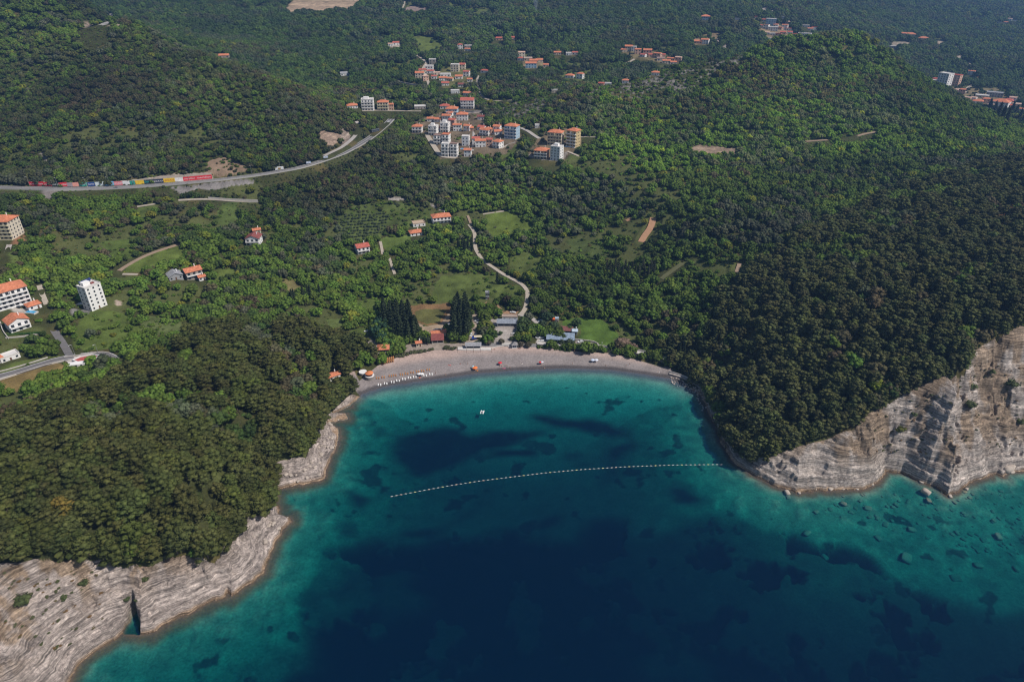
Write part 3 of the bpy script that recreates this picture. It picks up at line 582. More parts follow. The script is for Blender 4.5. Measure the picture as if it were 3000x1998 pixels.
# ------------------------------------------------------------------ buildings: where each stands
# (piece, x centre, y of the front foot, width, storeys, roof, extra turn, depth/width, wall, roof colour, balconies, label)
WH, CR, ST, PK, BL, GR_, YE, TN = (.84,.82,.80), (.66,.58,.46), (.36,.32,.28), (.62,.40,.30), (.42,.55,.66), (.36,.36,.37), (.62,.48,.26), (.50,.38,.28)
OR, RD, DR, BR, GY_, PW, PB, TR = (.62,.19,.08), (.50,.11,.07), (.26,.07,.06), (.30,.20,.17), (.34,.34,.36), (.68,.65,.62), (.50,.60,.70), (.42,.33,.27)
B = [
 # village under the hill
 (8,325,545,215,2,'hip',-12,.8,WH,OR,1,'white two-storey house with orange hip roof, leftmost of the hillside village'),
 (8,685,606,190,3,'flat',-18,1.0,WH,PW,1,'three-storey balcony block with pale roof terrace at the head of its lane'),
 (8,955,535,190,3,'flat',-18,1.0,WH,PW,1,'balcony block topped by a dark red awning between pale roof terraces'),
 (8,790,826,160,3,'flat',-18,1.1,WH,BR,1,'balcony block with brownish terrace, left one of the middle pair'),
 (8,980,806,165,3,'flat',-18,1.1,WH,OR,1,'balcony block with orange roof terrace, right one of the middle pair'),
 (8,975,1098,165,4,'flat',-14,1.0,WH,PW,1,'lowest balcony block beside the pale lane, with light roof edge'),
 (8,1170,1098,165,4,'flat',-14,1.0,WH,BR,1,'lowest balcony block with a brown roof room, right of its twin'),
 (8,800,305,150,1,'gable',-15,.9,WH,OR,0,'low house with half orange roof above the balcony blocks'),
 (8,1000,290,190,2,'gable',-15,.7,WH,OR,0,'white house with narrow orange roof and round gables above the blocks'),
 (8,1120,130,250,2,'hip',-10,.8,BL,OR,1,'blue-white house with wide orange roof above the village trees'),
 (8,1365,262,240,2,'hip',-5,.7,WH,OR,0,'white house with bright orange hip roof beside the village green'),
 (8,1795,245,140,1,'gable',-5,.8,WH,DR,0,'small white house with dull red roof standing alone in the trees'),
 (8,1240,448,120,1,'gable',-5,.8,WH,OR,0,'small orange roofed hut hidden in trees right of the blocks'),
 (8,1465,530,150,2,'gable',-25,.9,WH,OR,0,'white house with orange-red roof beside the village parking'),
 (8,1870,625,240,2,'gable',-30,.7,WH,OR,1,'long white stepped house with faded orange roof and porches'),
 (8,1440,850,160,3,'flat',-12,.9,WH,PW,0,'narrow white three-storey house with flat roof beside the alley'),
 (8,1490,1095,155,2,'gable',-8,.9,WH,OR,0,'small house with orange roof beside a blue garden pool'),
 (8,1790,880,215,2,'gable',0,.7,WH,OR,0,'red-brown house with plain orange roof right of the village alley'),
 (8,1985,850,130,2,'gable',-8,.9,PK,RD,0,'pinkish terracotta house squeezed between two orange roofs'),
 (8,2140,900,200,2,'hip',-35,1.0,WH,OR,1,'white house with orange hip roof turned towards the meadow'),
 (8,2150,545,160,2,'gable',-20,.9,WH,OR,0,'white house with orange roof just left of the blue-glazed block'),
 (2,1165,958,98,4,'hip',-25,.7,BL,OR,1,'blue-glazed apartment block with orange hip roof'),
 (2,1468,1005,105,4,'hip',-15,.7,CR,OR,1,'cream apartment wing with long orange roof, left part of the resort'),
 (2,1582,1015,86,5,'hip',-30,.9,YE,OR,1,'tall yellow-cream apartment block with orange roof, highest of the resort'),
 (2,1372,1098,98,3,'hip',-15,.8,TN,OR,1,'terracotta apartment house with stepped orange roofs, front of the resort'),
 (2,1472,1108,80,5,'flat',-25,.9,WH,PW,0,'white flat-roofed block with rows of dark windows in the resort'),
 (2,183,765,84,4,'flat',-8,.7,WH,PW,1,'white four-storey flat-roofed block on the upper lane'),
 (2,288,765,76,3,'hip',-8,.7,CR,OR,1,'cream three-storey house with orange hip roof on the upper lane'),
 (2,346,760,30,2,'gable',-8,.9,PK,OR,0,'narrow pink house with orange roof on the upper lane'),
 (2,78,750,72,1,'hip',5,.7,WH,OR,0,'low white house with orange roofs, leftmost on the upper lane'),
 (2,545,755,78,1,'flat',0,.6,ST,PW,0,'low grey flat-roofed shed on the upper lane'),
 (2,868,752,92,3,'gable',-6,.8,WH,RD,1,'large white house with arched openings and red-brown roof above the village'),
 (2,712,752,65,1,'hip',-6,.7,WH,RD,0,'low house with red roof left of the large arched white house'),
 (2,1350,886,30,1,'flat',0,1.,WH,PW,0,'tiny white hut beside the estate lane'),
 # upper valley
 (2,540,540,58,2,'gable',-5,.8,CR,OR,0,'peach house with orange roof left of the valley lane'),
 (2,605,490,52,2,'flat',-8,.8,WH,PW,0,'white cube house right of the valley lane'),
 (2,614,508,48,1,'gable',-8,.6,WH,RD,0,'low red-roofed annexe just below the white cube house'),
 (2,640,545,36,1,'gable',-5,.8,WH,RD,0,'small red-roofed cottage below the white cube house and annexe'),
 (2,782,497,54,3,'flat',-10,.8,CR,PW,1,'cream three-storey flat-roofed house in the upper hamlet'),
 (2,832,480,42,2,'gable',-10,1.,CR,RD,0,'red gabled house behind the cream flat-roofed one'),
 (2,718,530,66,1,'flat',-5,.6,WH,PW,0,'long low white flat-roofed house in the upper hamlet'),
 (2,700,556,50,1,'gable',0,.7,WH,OR,0,'low orange-roofed house under the long low white house'),
 (2,810,546,48,1,'gable',-5,.8,WH,OR,0,'orange-roofed house in the middle of the upper hamlet'),
 (2,718,592,50,1,'gable',0,.7,WH,RD,0,'small red-roofed house at the lower edge of the hamlet, left'),
 (2,828,602,46,1,'gable',-5,.8,WH,DR,0,'small dark red-roofed house at the lower edge of the hamlet, right'),
 (2,885,566,36,1,'gable',-5,.8,WH,OR,0,'smallest orange roof at the right edge of the upper hamlet'),
 (2,786,646,60,1,'flat',0,.7,WH,PW,0,'low white flat roof in the trees below the hamlet'),
 (2,862,662,52,1,'gable',-20,.8,WH,OR,0,'orange-roofed white house just above the arched white house'),
 (2,628,445,44,2,'flat',-5,.8,ST,PW,0,'grey unfinished house at the top of the valley lane'),
 (2,378,312,42,1,'gable',0,.8,WH,RD,0,'dark blue-fronted house with red roof alone left of the far meadow'),
 (2,875,332,46,1,'flat',0,.7,ST,PW,0,'grey-white house right of the far meadow'),
 (2,1088,280,42,1,'gable',-3,.8,PK,RD,0,'pink house with red roof, left one on the ridge track'),
 (2,1180,276,42,1,'gable',-3,.8,PK,RD,0,'pink house with red roof, right one on the ridge track'),
 (2,1490,380,46,1,'gable',0,.7,CR,OR,0,'orange-roofed house left of the small white cube among cypresses'),
 (2,1568,384,36,1,'flat',0,1.,WH,PW,0,'small white cube house among cypresses'),
 (2,1288,420,54,1,'gable',5,.6,TN,TR,0,'tan-roofed stone barn beside the middle farm'),
 (2,1326,437,52,1,'gable',0,.8,PK,OR,0,'orange-roofed house, left half of the upper farm pair'),
 (2,1366,432,44,1,'gable',0,.8,CR,OR,0,'orange-roofed house, right half of the upper farm pair'),
 (2,1308,472,70,2,'gable',0,.6,BL,OR,0,'pale blue house with orange roof in front of the farm pair'),
 (2,1570,540,58,1,'hip',-15,.7,WH,OR,0,'orange-roofed house with long white terrace in the olive fields'),
 (2,1980,354,50,2,'gable',-3,.8,CR,OR,0,'orange-roofed house at the left of the eastern hamlet'),
 (2,2016,356,32,2,'flat',-3,1.,WH,PW,0,'white flat-roofed house touching the orange-roofed one, eastern hamlet'),
 (2,2110,380,54,2,'gable',0,.7,PK,OR,0,'orange-roofed house in the middle of the eastern hamlet'),
 (2,2202,422,48,1,'gable',5,.8,CR,BR,0,'brown-roofed house in the eastern hamlet'),
 (2,2242,438,52,1,'gable',5,.6,CR,OR,0,'long orange-roofed house near the right end of the eastern hamlet'),
 (2,2290,448,42,1,'gable',5,.8,WH,OR,0,'white house with orange roof at the right end of the eastern hamlet'),
 (2,2165,522,52,1,'hip',0,.6,WH,OR,0,'lone orange roof in the trees left of the rocky ridge'),
 (2,1838,594,48,1,'flat',0,.6,WH,PW,0,'low white flat house at the foot of the rocky ridge'),
 (2,1958,576,44,1,'hip',0,.6,WH,OR,0,'orange roof peeping over the rocky ridge'),
 (2,1470,642,40,1,'flat',0,.6,CR,PW,0,'tiny pale hut above the rocky knoll'),
 (2,26,524,56,1,'gable',5,.7,WH,GY_,0,'white low house with grey roof alone at the left valley edge'),
 # north-eastern slopes
 (3,155,142,58,2,'hip',0,.7,BL,OR,1,'orange-roofed house alone on the upper north-eastern slope'),
 (3,375,142,42,1,'flat',0,.7,WH,PW,0,'low white house left of the clifftop hamlet'),
 (3,556,150,24,1,'gable',0,.8,WH,RD,0,'tiny red-roofed house at the top of the far hamlet'),
 (3,606,172,62,3,'flat',0,.7,BL,PW,0,'pale blue-grey block, tallest of the far hamlet'),
 (3,620,216,60,2,'flat',0,.7,WH,PW,0,'white terrace house in the middle of the far hamlet'),
 (3,690,238,36,1,'gable',0,.8,TN,RD,0,'red-roofed house right of the white terraces in the far hamlet'),
 (3,626,248,46,1,'flat',0,.7,WH,PW,0,'low white house below the white terrace house'),
 (3,602,296,40,2,'flat',0,.7,WH,PW,0,'white house at the very bottom of the far hamlet'),
 (3,836,260,80,2,'flat',-5,.5,WH,PW,0,'broad white terrace building left of the green hilltop'),
 (3,850,190,44,1,'flat',0,.6,WH,PW,0,'low white roof above the broad terrace building'),
 (3,683,142,22,2,'flat',0,.9,WH,PW,0,'narrow white tower house at the top right of the far hamlet'),
 (3,104,302,52,1,'gable',0,.7,PK,OR,0,'orange-roofed house left of the little church'),
 (3,148,306,52,2,'gable',-12,.7,WH,OR,0,'white gabled house with orange roof next to the little church'),
 (3,312,12,30,1,'flat',0,.7,WH,PW,0,'white house at the top edge above the far hamlet'),
 (3,1513,256,40,2,'gable',5,.8,CR,OR,0,'cream villa wing at the left of the eastern estate'),
 (3,1567,250,68,1,'hip',3,.6,CR,OR,0,'long orange-roofed villa of the eastern estate'),
 (3,1652,278,62,1,'hip',-8,.7,PK,OR,0,'pinkish orange-roofed house right of the long villa'),
 (3,1452,334,52,1,'flat',5,.6,GR_,PW,0,'grey flat-roofed shed below the long villa'),
 (3,1763,328,34,1,'hip',0,.8,PK,OR,0,'small orange roof beside the bare slope track'),
 (3,1778,596,78,6,'flat',-30,.8,WH,PW,0,'tall white apartment block behind the right hill'),
 (3,1856,590,72,5,'flat',-20,.6,PK,RD,1,'striped pinkish apartment block right of the tall white one'),
 (3,1716,570,50,1,'flat',0,.7,WH,PW,0,'low white building left of the tall white apartment block'),
 (3,1888,640,50,1,'hip',0,.8,PK,PK,0,'faded pink-roofed house below the striped block'),
 (3,1617,530,26,1,'hip',0,.8,WH,OR,0,'orange roof just showing over the hill shoulder'),
 (3,2032,716,60,1,'hip',0,.7,WH,OR,0,'small orange-roofed house left of the cypress grove'),
 (3,2062,676,76,1,'flat',0,.6,CR,PW,0,'long pale flat roof behind the small orange-roofed house'),
 (3,2146,672,92,2,'flat',0,.6,GR_,GY_,0,'dark modern flat-roofed house near the cypress grove'),
 (3,2176,736,104,2,'hip',-12,.7,WH,OR,0,'white house with large orange roof beside the dark cypresses'),
 (3,2238,712,62,1,'hip',0,.8,PK,RD,0,'pinkish roofed house behind the dark cypresses'),
 (3,1796,74,34,1,'hip',0,.8,PK,OR,0,'leftmost of three tiny far houses on the hazy slope'),
 (3,1837,56,28,1,'hip',0,.8,WH,OR,0,'middle one of three tiny far houses on the hazy slope'),
 (3,1900,72,34,1,'hip',0,.8,WH,OR,0,'rightmost of three tiny far houses on the hazy slope'),
 (3,2068,96,30,1,'hip',0,.8,PK,RD,0,'tiny red-roofed house on the hazy slope near the right edge'),
 (3,2055,120,34,1,'hip',0,.8,WH,OR,0,'tiny white house just under the red-roofed one on the hazy slope'),
 (3,2125,102,30,1,'flat',0,.8,WH,PW,0,'tiny white house right of the red-roofed one on the hazy slope'),
 (3,2296,152,60,1,'flat',0,.4,WH,PW,0,'long white far building at the right edge of the hazy slope'),
 # left
 (1,1545,402,64,1,'gable',-8,.7,ST,OR,0,'stone cottage with orange roof on the wooded ridge'),
 (4,1745,575-60,100,2,'gabley',-20,.9,WH,DR,1,'white gabled house with dark red roof and terraces below the coast road'),
 (4,1775,433,52,1,'gable',5,.8,CR,OR,0,'little orange-roofed outhouse behind the dark red gabled house'),
 (4,15,476,185,5,'hip',-38,.8,CR,OR,1,'cream hotel with curved balconies at the left edge'),
 (4,105,935,215,4,'hip',8,.7,WH,OR,1,'large white apartment house with orange roof at the left edge'),
 (4,248,955,84,1,'hip',12,.9,WH,OR,0,'small orange-roofed annexe right of the large white apartment house'),
 (4,150,1098,130,2,'gabley',10,.9,WH,OR,1,'white gabled house with orange roof in a hedged garden'),
 (4,690,948,128,6,'flat',28,.8,WH,PW,0,'tall white tower block with solar panels on its flat roof'),
 (4,1218,752,92,1,'gabley',8,.9,GR_,GY_,0,'grey-roofed cottage in the meadow'),
 (4,1348,742,112,2,'gable',12,.8,ST,OR,1,'orange-roofed house of grey stone with a porch, right of the grey cottage'),
 (4,1400,758,46,1,'gable',12,.9,WH,OR,0,'small white lean-to with orange roof at the porch house'),
 (4,80,1308,120,1,'flat',10,.6,WH,PW,0,'low white modern villa beside the lane at the left edge'),
 (4,0,1330,70,1,'gable',25,1.3,GR_,OR,0,'grey-sided wing with orange roof left of the low white villa'),
 (5,863,572,92,2,'gable',14,.9,WH,RD,1,'white house with red roof and blue side in the middle of the fields'),
 (5,1402,362,130,2,'hip',10,.6,WH,OR,1,'large house with bright orange hip roof and long verandas'),
 (5,1245,386,88,1,'flat',10,.7,WH,TN,0,'low white house with a roof terrace left of the veranda house'),
 (5,1226,450,88,1,'hip',12,.7,WH,OR,0,'single-storey orange-roofed house at the edge of the bright meadow'),
 (5,662,1442,92,1,'gable',20,.6,WH,OR,0,'orange-roofed house half hidden among the headland pines'),
 # behind the beach
 (9,1370,730,240,1,'gable',5,.35,CR,OR,0,'long orange-roofed hall behind the dark red beach restaurant'),
 (9,1032,905,95,1,'gable',8,.8,CR,OR,0,'small orange-roofed shed between the bushes at the beach'),
 (10,545,462,270,1,'flat',-2,.32,WH,TR,0,'white beach building with broad brown flat roof'),
 (10,163,102,62,2,'flat',2,1.1,GR_,GY_,0,'tall narrow grey hut in the scrub behind the car park'),
 (10,1345,488,62,1,'flat',5,.7,WH,PB,0,'small pale shed beside the orange tent in the garden'),
 (10,1648,705,82,1,'gable',3,1.0,BL,PB,0,'pale blue roofed annexe at the right end of the blue restaurant'),
]
HB = []
for q in B:
    k, x, y, w, fl, roof, rot, dr, wall, rc_, bal, label = q
    (u, v), = c(k, (x, y)); X, Y, Z, t = hit(u, v)
    Wm = w / MAG.get(k, 2.354) * t / FPX
    if t > 1080: Wm *= 1.08
    elif k == 8: Wm *= 1.1
    Wm *= 1 / (1 + .35 * dr * abs(math.sin(R(rot))))
    rz = -math.atan2(X, Y) + R(rot)
    HB.append(dict(X=X, Y=Y, Z=Z, W=Wm, Dp=Wm * dr, fl=fl, roof=roof, rz=rz, wall=wall, rc=rc_, bal=bal, label=label, t=t))
# more small houses that nothing tells apart at their distance
MANY = [(3,'tiny pale house packed into the far hamlet above the green hill','houses of the far hamlet',[(540,190),(570,200),(640,185),(665,205),(700,200),(730,212),(580,240),(655,262),(740,236),(770,250),(720,178),(500,130),(880,212),(905,214)]),
 (3,'tiny orange-roofed house scattered behind the right hill','houses behind the right hill',[(1735,560),(1925,650),(1960,690),(2000,690),(2090,715),(2120,740),(2240,740),(2270,705),(2300,735),(2340,770),(1985,520),(2045,550)]),
 (2,'small plain house between the others of the upper hamlet','houses of the upper hamlet',[(560,500),(585,560),(660,520),(745,560),(860,530)]),
 (2,'small plain house between the others of the eastern hamlet','houses of the eastern hamlet',[(1945,360),(2045,375),(2075,395),(2140,395),(2175,402),(2215,395),(2265,420),(2320,430)]),
 (2,'small orange-roofed village house squeezed between larger ones','small village houses',[(680,905),(760,870),(745,800),(960,900),(1010,935),(890,905),(1085,930),(800,905),(615,840),(640,905),(930,1000)]),
 (3,'tiny far house on the hazy upper slope','far houses on the hazy slope',[(1705,42),(1742,52),(1780,60),(2280,60),(2345,50),(2180,160),(2225,165),(2250,150),(1990,30)]),
 (2,'small pale far house in the olive fields of the upper valley','far houses in the olive fields',[(985,505),(1245,395),(1410,465),(1610,380),(1640,545),(1790,595),(870,355),(820,340),(1235,420),(340,320)])]
for k, lb, gr, pl_ in MANY:
    for i, (x, y) in enumerate(pl_):
        (u, v), = c(k, (x, y)); X, Y, Z, t = hit(u, v)
        HB.append(dict(X=X, Y=Y, Z=Z, W=random.uniform(7.5, 11) * (1.15 if t > 1100 else 1), Dp=random.uniform(6, 8), fl=1 + (i % 3 == 1), roof=('flat' if (k == 3 and 'pale' in lb and i % 2) else random.choice(['gable', 'hip', 'gable'])), rz=-math.atan2(X, Y) + random.uniform(-.5, .3),
            wall=random.choice([WH, WH, CR, PK]), rc=(PW if False else random.choice([OR, OR, RD, PK])), bal=0, label=lb, group=gr, t=t))
def carve(X, Y, z, W_, Dp, rz, m_=1.5, clear=3.0, front=5.0, fill=True):
    """level a terrace for a footprint whose front edge centre is (X, Y)"""
    r_ = max(W_, Dp) + 16
    sl = window(X - r_, X + r_, Y - r_, Y + r_)
    dx, dy = GX[sl] - X, GY[sl] - Y
    lx = dx * math.cos(rz) + dy * math.sin(rz); ly = -dx * math.sin(rz) + dy * math.cos(rz)
    ex = np.maximum(np.abs(lx) - W_ / 2, 0); ey = np.maximum(np.maximum(-ly, ly - Dp), 0)
    d = np.hypot(ex, ey)
    k = 1 - sstep(m_, m_ + 6, d)
    Z0[sl] = Z0[sl] * (1 - k) + (z - .1) * k
    ey2 = np.maximum(np.maximum(-ly - front, ly - Dp), 0)
    NOTREE[sl] = np.maximum(NOTREE[sl], (np.hypot(ex, ey2) < clear))
for h in HB:
    big = h['t'] < 1000
    carve(h['X'], h['Y'], h['Z'], h['W'], h['Dp'], h['rz'], 1.5, 3.5 if big else 5, 8 if big else 10)
    rr_ = h['W'] / 2 + 26; sl = window(h['X'] - rr_, h['X'] + rr_, h['Y'] - rr_ - 60, h['Y'] + rr_); X, Y = GX[sl], GY[sl]; n_ = math.hypot(h['X'], h['Y']); ux, uy = h['X'] / n_, h['Y'] / n_; al = (h['X'] - X) * ux + (h['Y'] - Y) * uy; ac = np.abs((X - h['X']) * uy - (Y - h['Y']) * ux)
    LOWV[sl] = np.maximum(LOWV[sl], (al > -2) & (al < 11 + 30 * float(sstep(600, 1100, h['t'])) + 42 * float(sstep(1200, 1500, h['t']))) & (ac < h['W'] / 2 + 2))
# ------------------------------------------------------------------ materials
class NT:
    def __init__(s, name):
        s.m = bpy.data.materials.new(name); s.m.use_nodes = True
        s.t = s.m.node_tree; s.b = s.t.nodes['Principled BSDF']; s.out = s.t.nodes['Material Output']
    def n(s, kind, **kw):
        o = s.t.nodes.new('ShaderNode' + kind)
        for k, v in kw.items():
            if k in o.inputs.keys(): o.inputs[k].default_value = v
            else: setattr(o, k, v)
        return o
    def l(s, a, b): s.t.links.new(a, b)
    def math(s, op, a, b=None, c=None):
        o = s.n('Math', operation=op)
        for i, v in enumerate((a, b, c)):
            if v is None: continue
            if isinstance(v, (int, float)): o.inputs[i].default_value = v
            else: s.l(v, o.inputs[i])
        return o.outputs[0]
    def mix(s, f, a, b, bt='MIX'):
        o = s.n('Mix', data_type='RGBA', blend_type=bt)
        for i, v in ((0, f), (6, a), (7, b)):
            if isinstance(v, (int, float)): o.inputs[i].default_value = v
            elif isinstance(v, tuple): o.inputs[i].default_value = (*v, 1)[:4]
            else: s.l(v, o.inputs[i])
        return o.outputs[2]
    def noise(s, scale, detail=3, vec=None, rough=.55):
        o = s.n('TexNoise'); o.inputs['Scale'].default_value = scale; o.inputs['Detail'].default_value = detail; o.inputs['Roughness'].default_value = rough
        if vec is not None: s.l(vec, o.inputs['Vector'])
        return o.outputs['Fac']
    def rng(s, v, a, b, c_, d):
        o = s.n('MapRange'); s.l(v, o.inputs[0])
        for i, q in enumerate((a, b, c_, d)): o.inputs[i + 1].default_value = q
        return o.outputs[0]
    def bump(s, h, strength, dist):
        o = s.n('Bump'); s.l(h, o.inputs['Height']); o.inputs['Strength'].default_value = strength; o.inputs['Distance'].default_value = dist
        s.l(o.outputs[0], s.b.inputs['Normal'])
_mc = {}
def mat(name, colr, rough=.8, var=.15, scale=1.5, metal=0., spec=.3, two=None, obj_space=True):
    """painted, plastered, weathered: a base colour with uneven wear"""
    if name in _mc: return _mc[name]
    a = NT(name)
    tc = a.n('TexCoord')
    vec = tc.outputs['Object']
    f = a.noise(scale, 4, vec); f2 = a.noise(scale * 7, 2, vec)
    s_ = a.math('MULTIPLY_ADD', a.math('SUBTRACT', a.math('ADD', a.math('MULTIPLY', f, .7), a.math('MULTIPLY', f2, .3)), .5), 2 * var * 2, 1.0)
    hs = a.n('HueSaturation'); hs.inputs['Color'].default_value = (*colr, 1)
    a.l(s_, hs.inputs['Value'])
    o = hs.outputs[0]
    if two: o = a.mix(a.rng(f, .42, .6, 0, 1), o, two)
    a.l(o, a.b.inputs['Base Color'])
    a.b.inputs['Roughness'].default_value = rough; a.b.inputs['Metallic'].default_value = metal
    a.b.inputs['Specular IOR Level'].default_value = spec
    _mc[name] = a.m
    return a.m
def ground_mat():
    a = NT('ground')
    at = a.n('Attribute', attribute_name='Col'); geo = a.n('NewGeometry'); pos = geo.outputs['Position']
    f = a.noise(.9, 6, pos, .65); g = a.noise(.12, 4, pos)
    val = a.math('ADD', a.rng(f, .25, .75, .62, 1.38), a.rng(g, .3, .7, -.12, .12))
    # thin beds: noise squeezed along the height
    mp = a.n('Mapping'); a.l(pos, mp.inputs['Vector']); mp.inputs['Scale'].default_value = (.10, .10, 2.6); mp.inputs['Rotation'].default_value = (.04, .05, 0)
    st = a.noise(1.0, 5, mp.outputs[0], .7)
    sv = a.rng(st, .33, .62, .42, 1.22)
    rock = at.outputs['Alpha']
    vo = a.n('TexVoronoi', feature='DISTANCE_TO_EDGE'); vo.inputs['Scale'].default_value = .33
    mv = a.n('Mapping'); mv.inputs['Scale'].default_value = (1, 1, 2.2); wob = a.n('VectorMath', operation='ADD')
    ns = a.n('TexNoise'); ns.inputs['Scale'].default_value = .5; a.l(pos, ns.inputs['Vector']); sc_ = a.n('VectorMath', operation='SCALE'); sc_.inputs['Scale'].default_value = 3.0
    a.l(ns.outputs['Color'], sc_.inputs[0]); a.l(pos, wob.inputs[0]); a.l(sc_.outputs[0], wob.inputs[1]); a.l(wob.outputs[0], mv.inputs['Vector']); a.l(mv.outputs[0], vo.inputs['Vector'])
    crack = a.rng(vo.outputs['Distance'], 0, .07, .72, 1)
    blot = a.rng(a.noise(.35, 5, mv.outputs[0], .7), .35, .62, .72, 1.15)
    mp2 = a.n('Mapping'); a.l(pos, mp2.inputs['Vector']); mp2.inputs['Scale'].default_value = (.05, .05, 1.15); mp2.inputs['Rotation'].default_value = (.10, .10, 0)
    st2 = a.noise(1.0, 4, mp2.outputs[0], .75)
    sv = a.math('MULTIPLY', a.math('MULTIPLY', a.math('MULTIPLY', sv, crack), blot), a.rng(st2, .38, .56, .55, 1.18))
    val = a.math('MULTIPLY', val, a.math('ADD', a.math('MULTIPLY', a.math('SUBTRACT', sv, 1.0), rock), 1.0))
    hs = a.n('HueSaturation'); a.l(at.outputs['Color'], hs.inputs['Color']); a.l(val, hs.inputs['Value'])
    a.l(hs.outputs[0], a.b.inputs['Base Color'])
    a.b.inputs['Roughness'].default_value = .95; a.b.inputs['Specular IOR Level'].default_value = .1
    h = a.math('ADD', a.math('MULTIPLY', a.math('MULTIPLY', a.math('ADD', st, a.math('MULTIPLY', crack, .25)), rock), 1.6), a.math('MULTIPLY', f, .5))
    a.bump(h, .8, .6)
    return a.m
def water_mat():
    a = NT('sea_water')
    a.t.nodes.remove(a.b)
    geo = a.n('NewGeometry')
    n1 = a.noise(.35, 4, geo.outputs['Position']); n2 = a.noise(.04, 3, geo.outputs['Position'])
    bp = a.n('Bump'); bp.inputs['Strength'].default_value = .22; bp.inputs['Distance'].default_value = .3
    a.l(a.math('ADD', n1, a.math('MULTIPLY', n2, 1.5)), bp.inputs['Height'])
    fr = a.n('Fresnel'); fr.inputs['IOR'].default_value = 1.33; a.l(bp.outputs[0], fr.inputs['Normal'])
    gl = a.n('BsdfGlossy'); gl.inputs['Roughness'].default_value = .12; a.l(bp.outputs[0], gl.inputs['Normal']); gl.inputs['Color'].default_value = (.8, .9, 1, 1)
    tr = a.n('BsdfTransparent'); df = a.n('BsdfDiffuse'); df.inputs['Color'].default_value = (.0, .070, .22, 1)
    m1 = a.n('MixShader'); m1.inputs[0].default_value = .13; a.l(tr.outputs[0], m1.inputs[1]); a.l(df.outputs[0], m1.inputs[2])
    m2 = a.n('MixShader'); a.l(a.math('MULTIPLY', fr.outputs[0], .28), m2.inputs[0]); a.l(m1.outputs[0], m2.inputs[1]); a.l(gl.outputs[0], m2.inputs[2])
    a.l(m2.outputs[0], a.out.inputs['Surface'])
    va = a.n('VolumeAbsorption'); va.inputs['Density'].default_value = .52; va.inputs['Color'].default_value = (.0, .79, .80, 1)
    a.l(va.outputs[0], a.out.inputs['Volume'])
    return a.m

# ------------------------------------------------------------------ mesh helpers
def grid_mesh(name, X, Y, Z, cols=None):
    ny, nx = X.shape
    me = bpy.data.meshes.new(name)
    v = np.stack([X, Y, Z], -1).reshape(-1, 3).astype(np.float32)
    i = np.arange(nx * ny, dtype=np.int32).reshape(ny, nx)
    f = np.stack([i[:-1, :-1], i[:-1, 1:], i[1:, 1:], i[1:, :-1]], -1).reshape(-1, 4)
    me.vertices.add(len(v)); me.vertices.foreach_set('co', v.ravel())
    me.loops.add(f.size); me.loops.foreach_set('vertex_index', f.ravel())
    me.polygons.add(len(f)); me.polygons.foreach_set('loop_start', np.arange(0, f.size, 4, dtype=np.int32)); me.polygons.foreach_set('loop_total', np.full(len(f), 4, np.int32))
    me.update(calc_edges=True)
    if cols is not None:
        ca = me.color_attributes.new('Col', 'FLOAT_COLOR', 'POINT'); ca.data.foreach_set('color', cols.reshape(-1).astype(np.float32))
    return me
class MB:
    """collects boxes, prisms, tubes and free faces; builds ONE mesh object"""
    def __init__(s): s.v = []; s.f = []; s.mi = []; s.k = 0
    def add(s, vs, fs):
        n = len(s.v); s.v += [tuple(q) for q in vs]; s.f += [tuple(n + i for i in f) for f in fs]; s.mi += [s.k] * len(fs)
        return s
    def box(s, x0, x1, y0, y1, z0, z1, M=None):
        vs = [(x0,y0,z0),(x1,y0,z0),(x1,y1,z0),(x0,y1,z0),(x0,y0,z1),(x1,y0,z1),(x1,y1,z1),(x0,y1,z1)]
        if M is not None: vs = [M @ Vector(q) for q in vs]
        return s.add(vs, [(0,3,2,1),(4,5,6,7),(0,1,5,4),(1,2,6,5),(2,3,7,6),(3,0,4,7)])
    def prism(s, P, z0, z1):
        n = len(P); vs = [(x, y, z0) for x, y in P] + [(x, y, z1) for x, y in P]
        return s.add(vs, [tuple(range(n))[::-1], tuple(range(n, 2 * n))] + [(i, (i + 1) % n, n + (i + 1) % n, n + i) for i in range(n)])
    def ring(s, rings, cap=True):
        n = len(rings[0]); vs = [q for r in rings for q in r]; fs = []
        for a in range(len(rings) - 1):
            for i in range(n): fs.append((a*n+i, a*n+(i+1)%n, (a+1)*n+(i+1)%n, (a+1)*n+i))
        if cap: fs += [tuple(range(n))[::-1], tuple(range((len(rings)-1)*n, len(rings)*n))]
        return s.add(vs, fs)
    def lathe(s, prof, n=12, x=0, y=0, sx=1, sy=1):
        return s.ring([[(x + r*sx*math.cos(2*math.pi*i/n), y + r*sy*math.sin(2*math.pi*i/n), z) for i in range(n)] for r, z in prof])
    def tube(s, p, q, r0, r1=None, n=6):
        r1 = r0 if r1 is None else r1
        p, q = Vector(p), Vector(q); d = (q - p).normalized()
        a = d.orthogonal().normalized(); b = d.cross(a)
        return s.ring([[o + (a*math.cos(2*math.pi*i/n) + b*math.sin(2*math.pi*i/n)) * r for i in range(n)] for o, r in ((p, r0), (q, r1))])
    def mesh(s, name, *mats):
        me = bpy.data.meshes.new(name); me.from_pydata(s.v, [], s.f)
        for m in mats: me.materials.append(m)
        if len(mats) > 1: me.polygons.foreach_set('material_index', s.mi)
        me.update(); return me
    def build(s, name, m, parent=None, loc=None):
        o = bpy.data.objects.new(name, s.mesh(name, *(m if isinstance(m, (list, tuple)) else [m]))); COL.objects.link(o)
        if parent is not None: o.parent = parent
        if loc is not None: o.location = loc
        return o
def tag(o, label=None, cat=None, group=None, kind=None):
    if label: o['label'] = label
    if cat: o['category'] = cat
    if group: o['group'] = group
    if kind: o['kind'] = kind
    return o
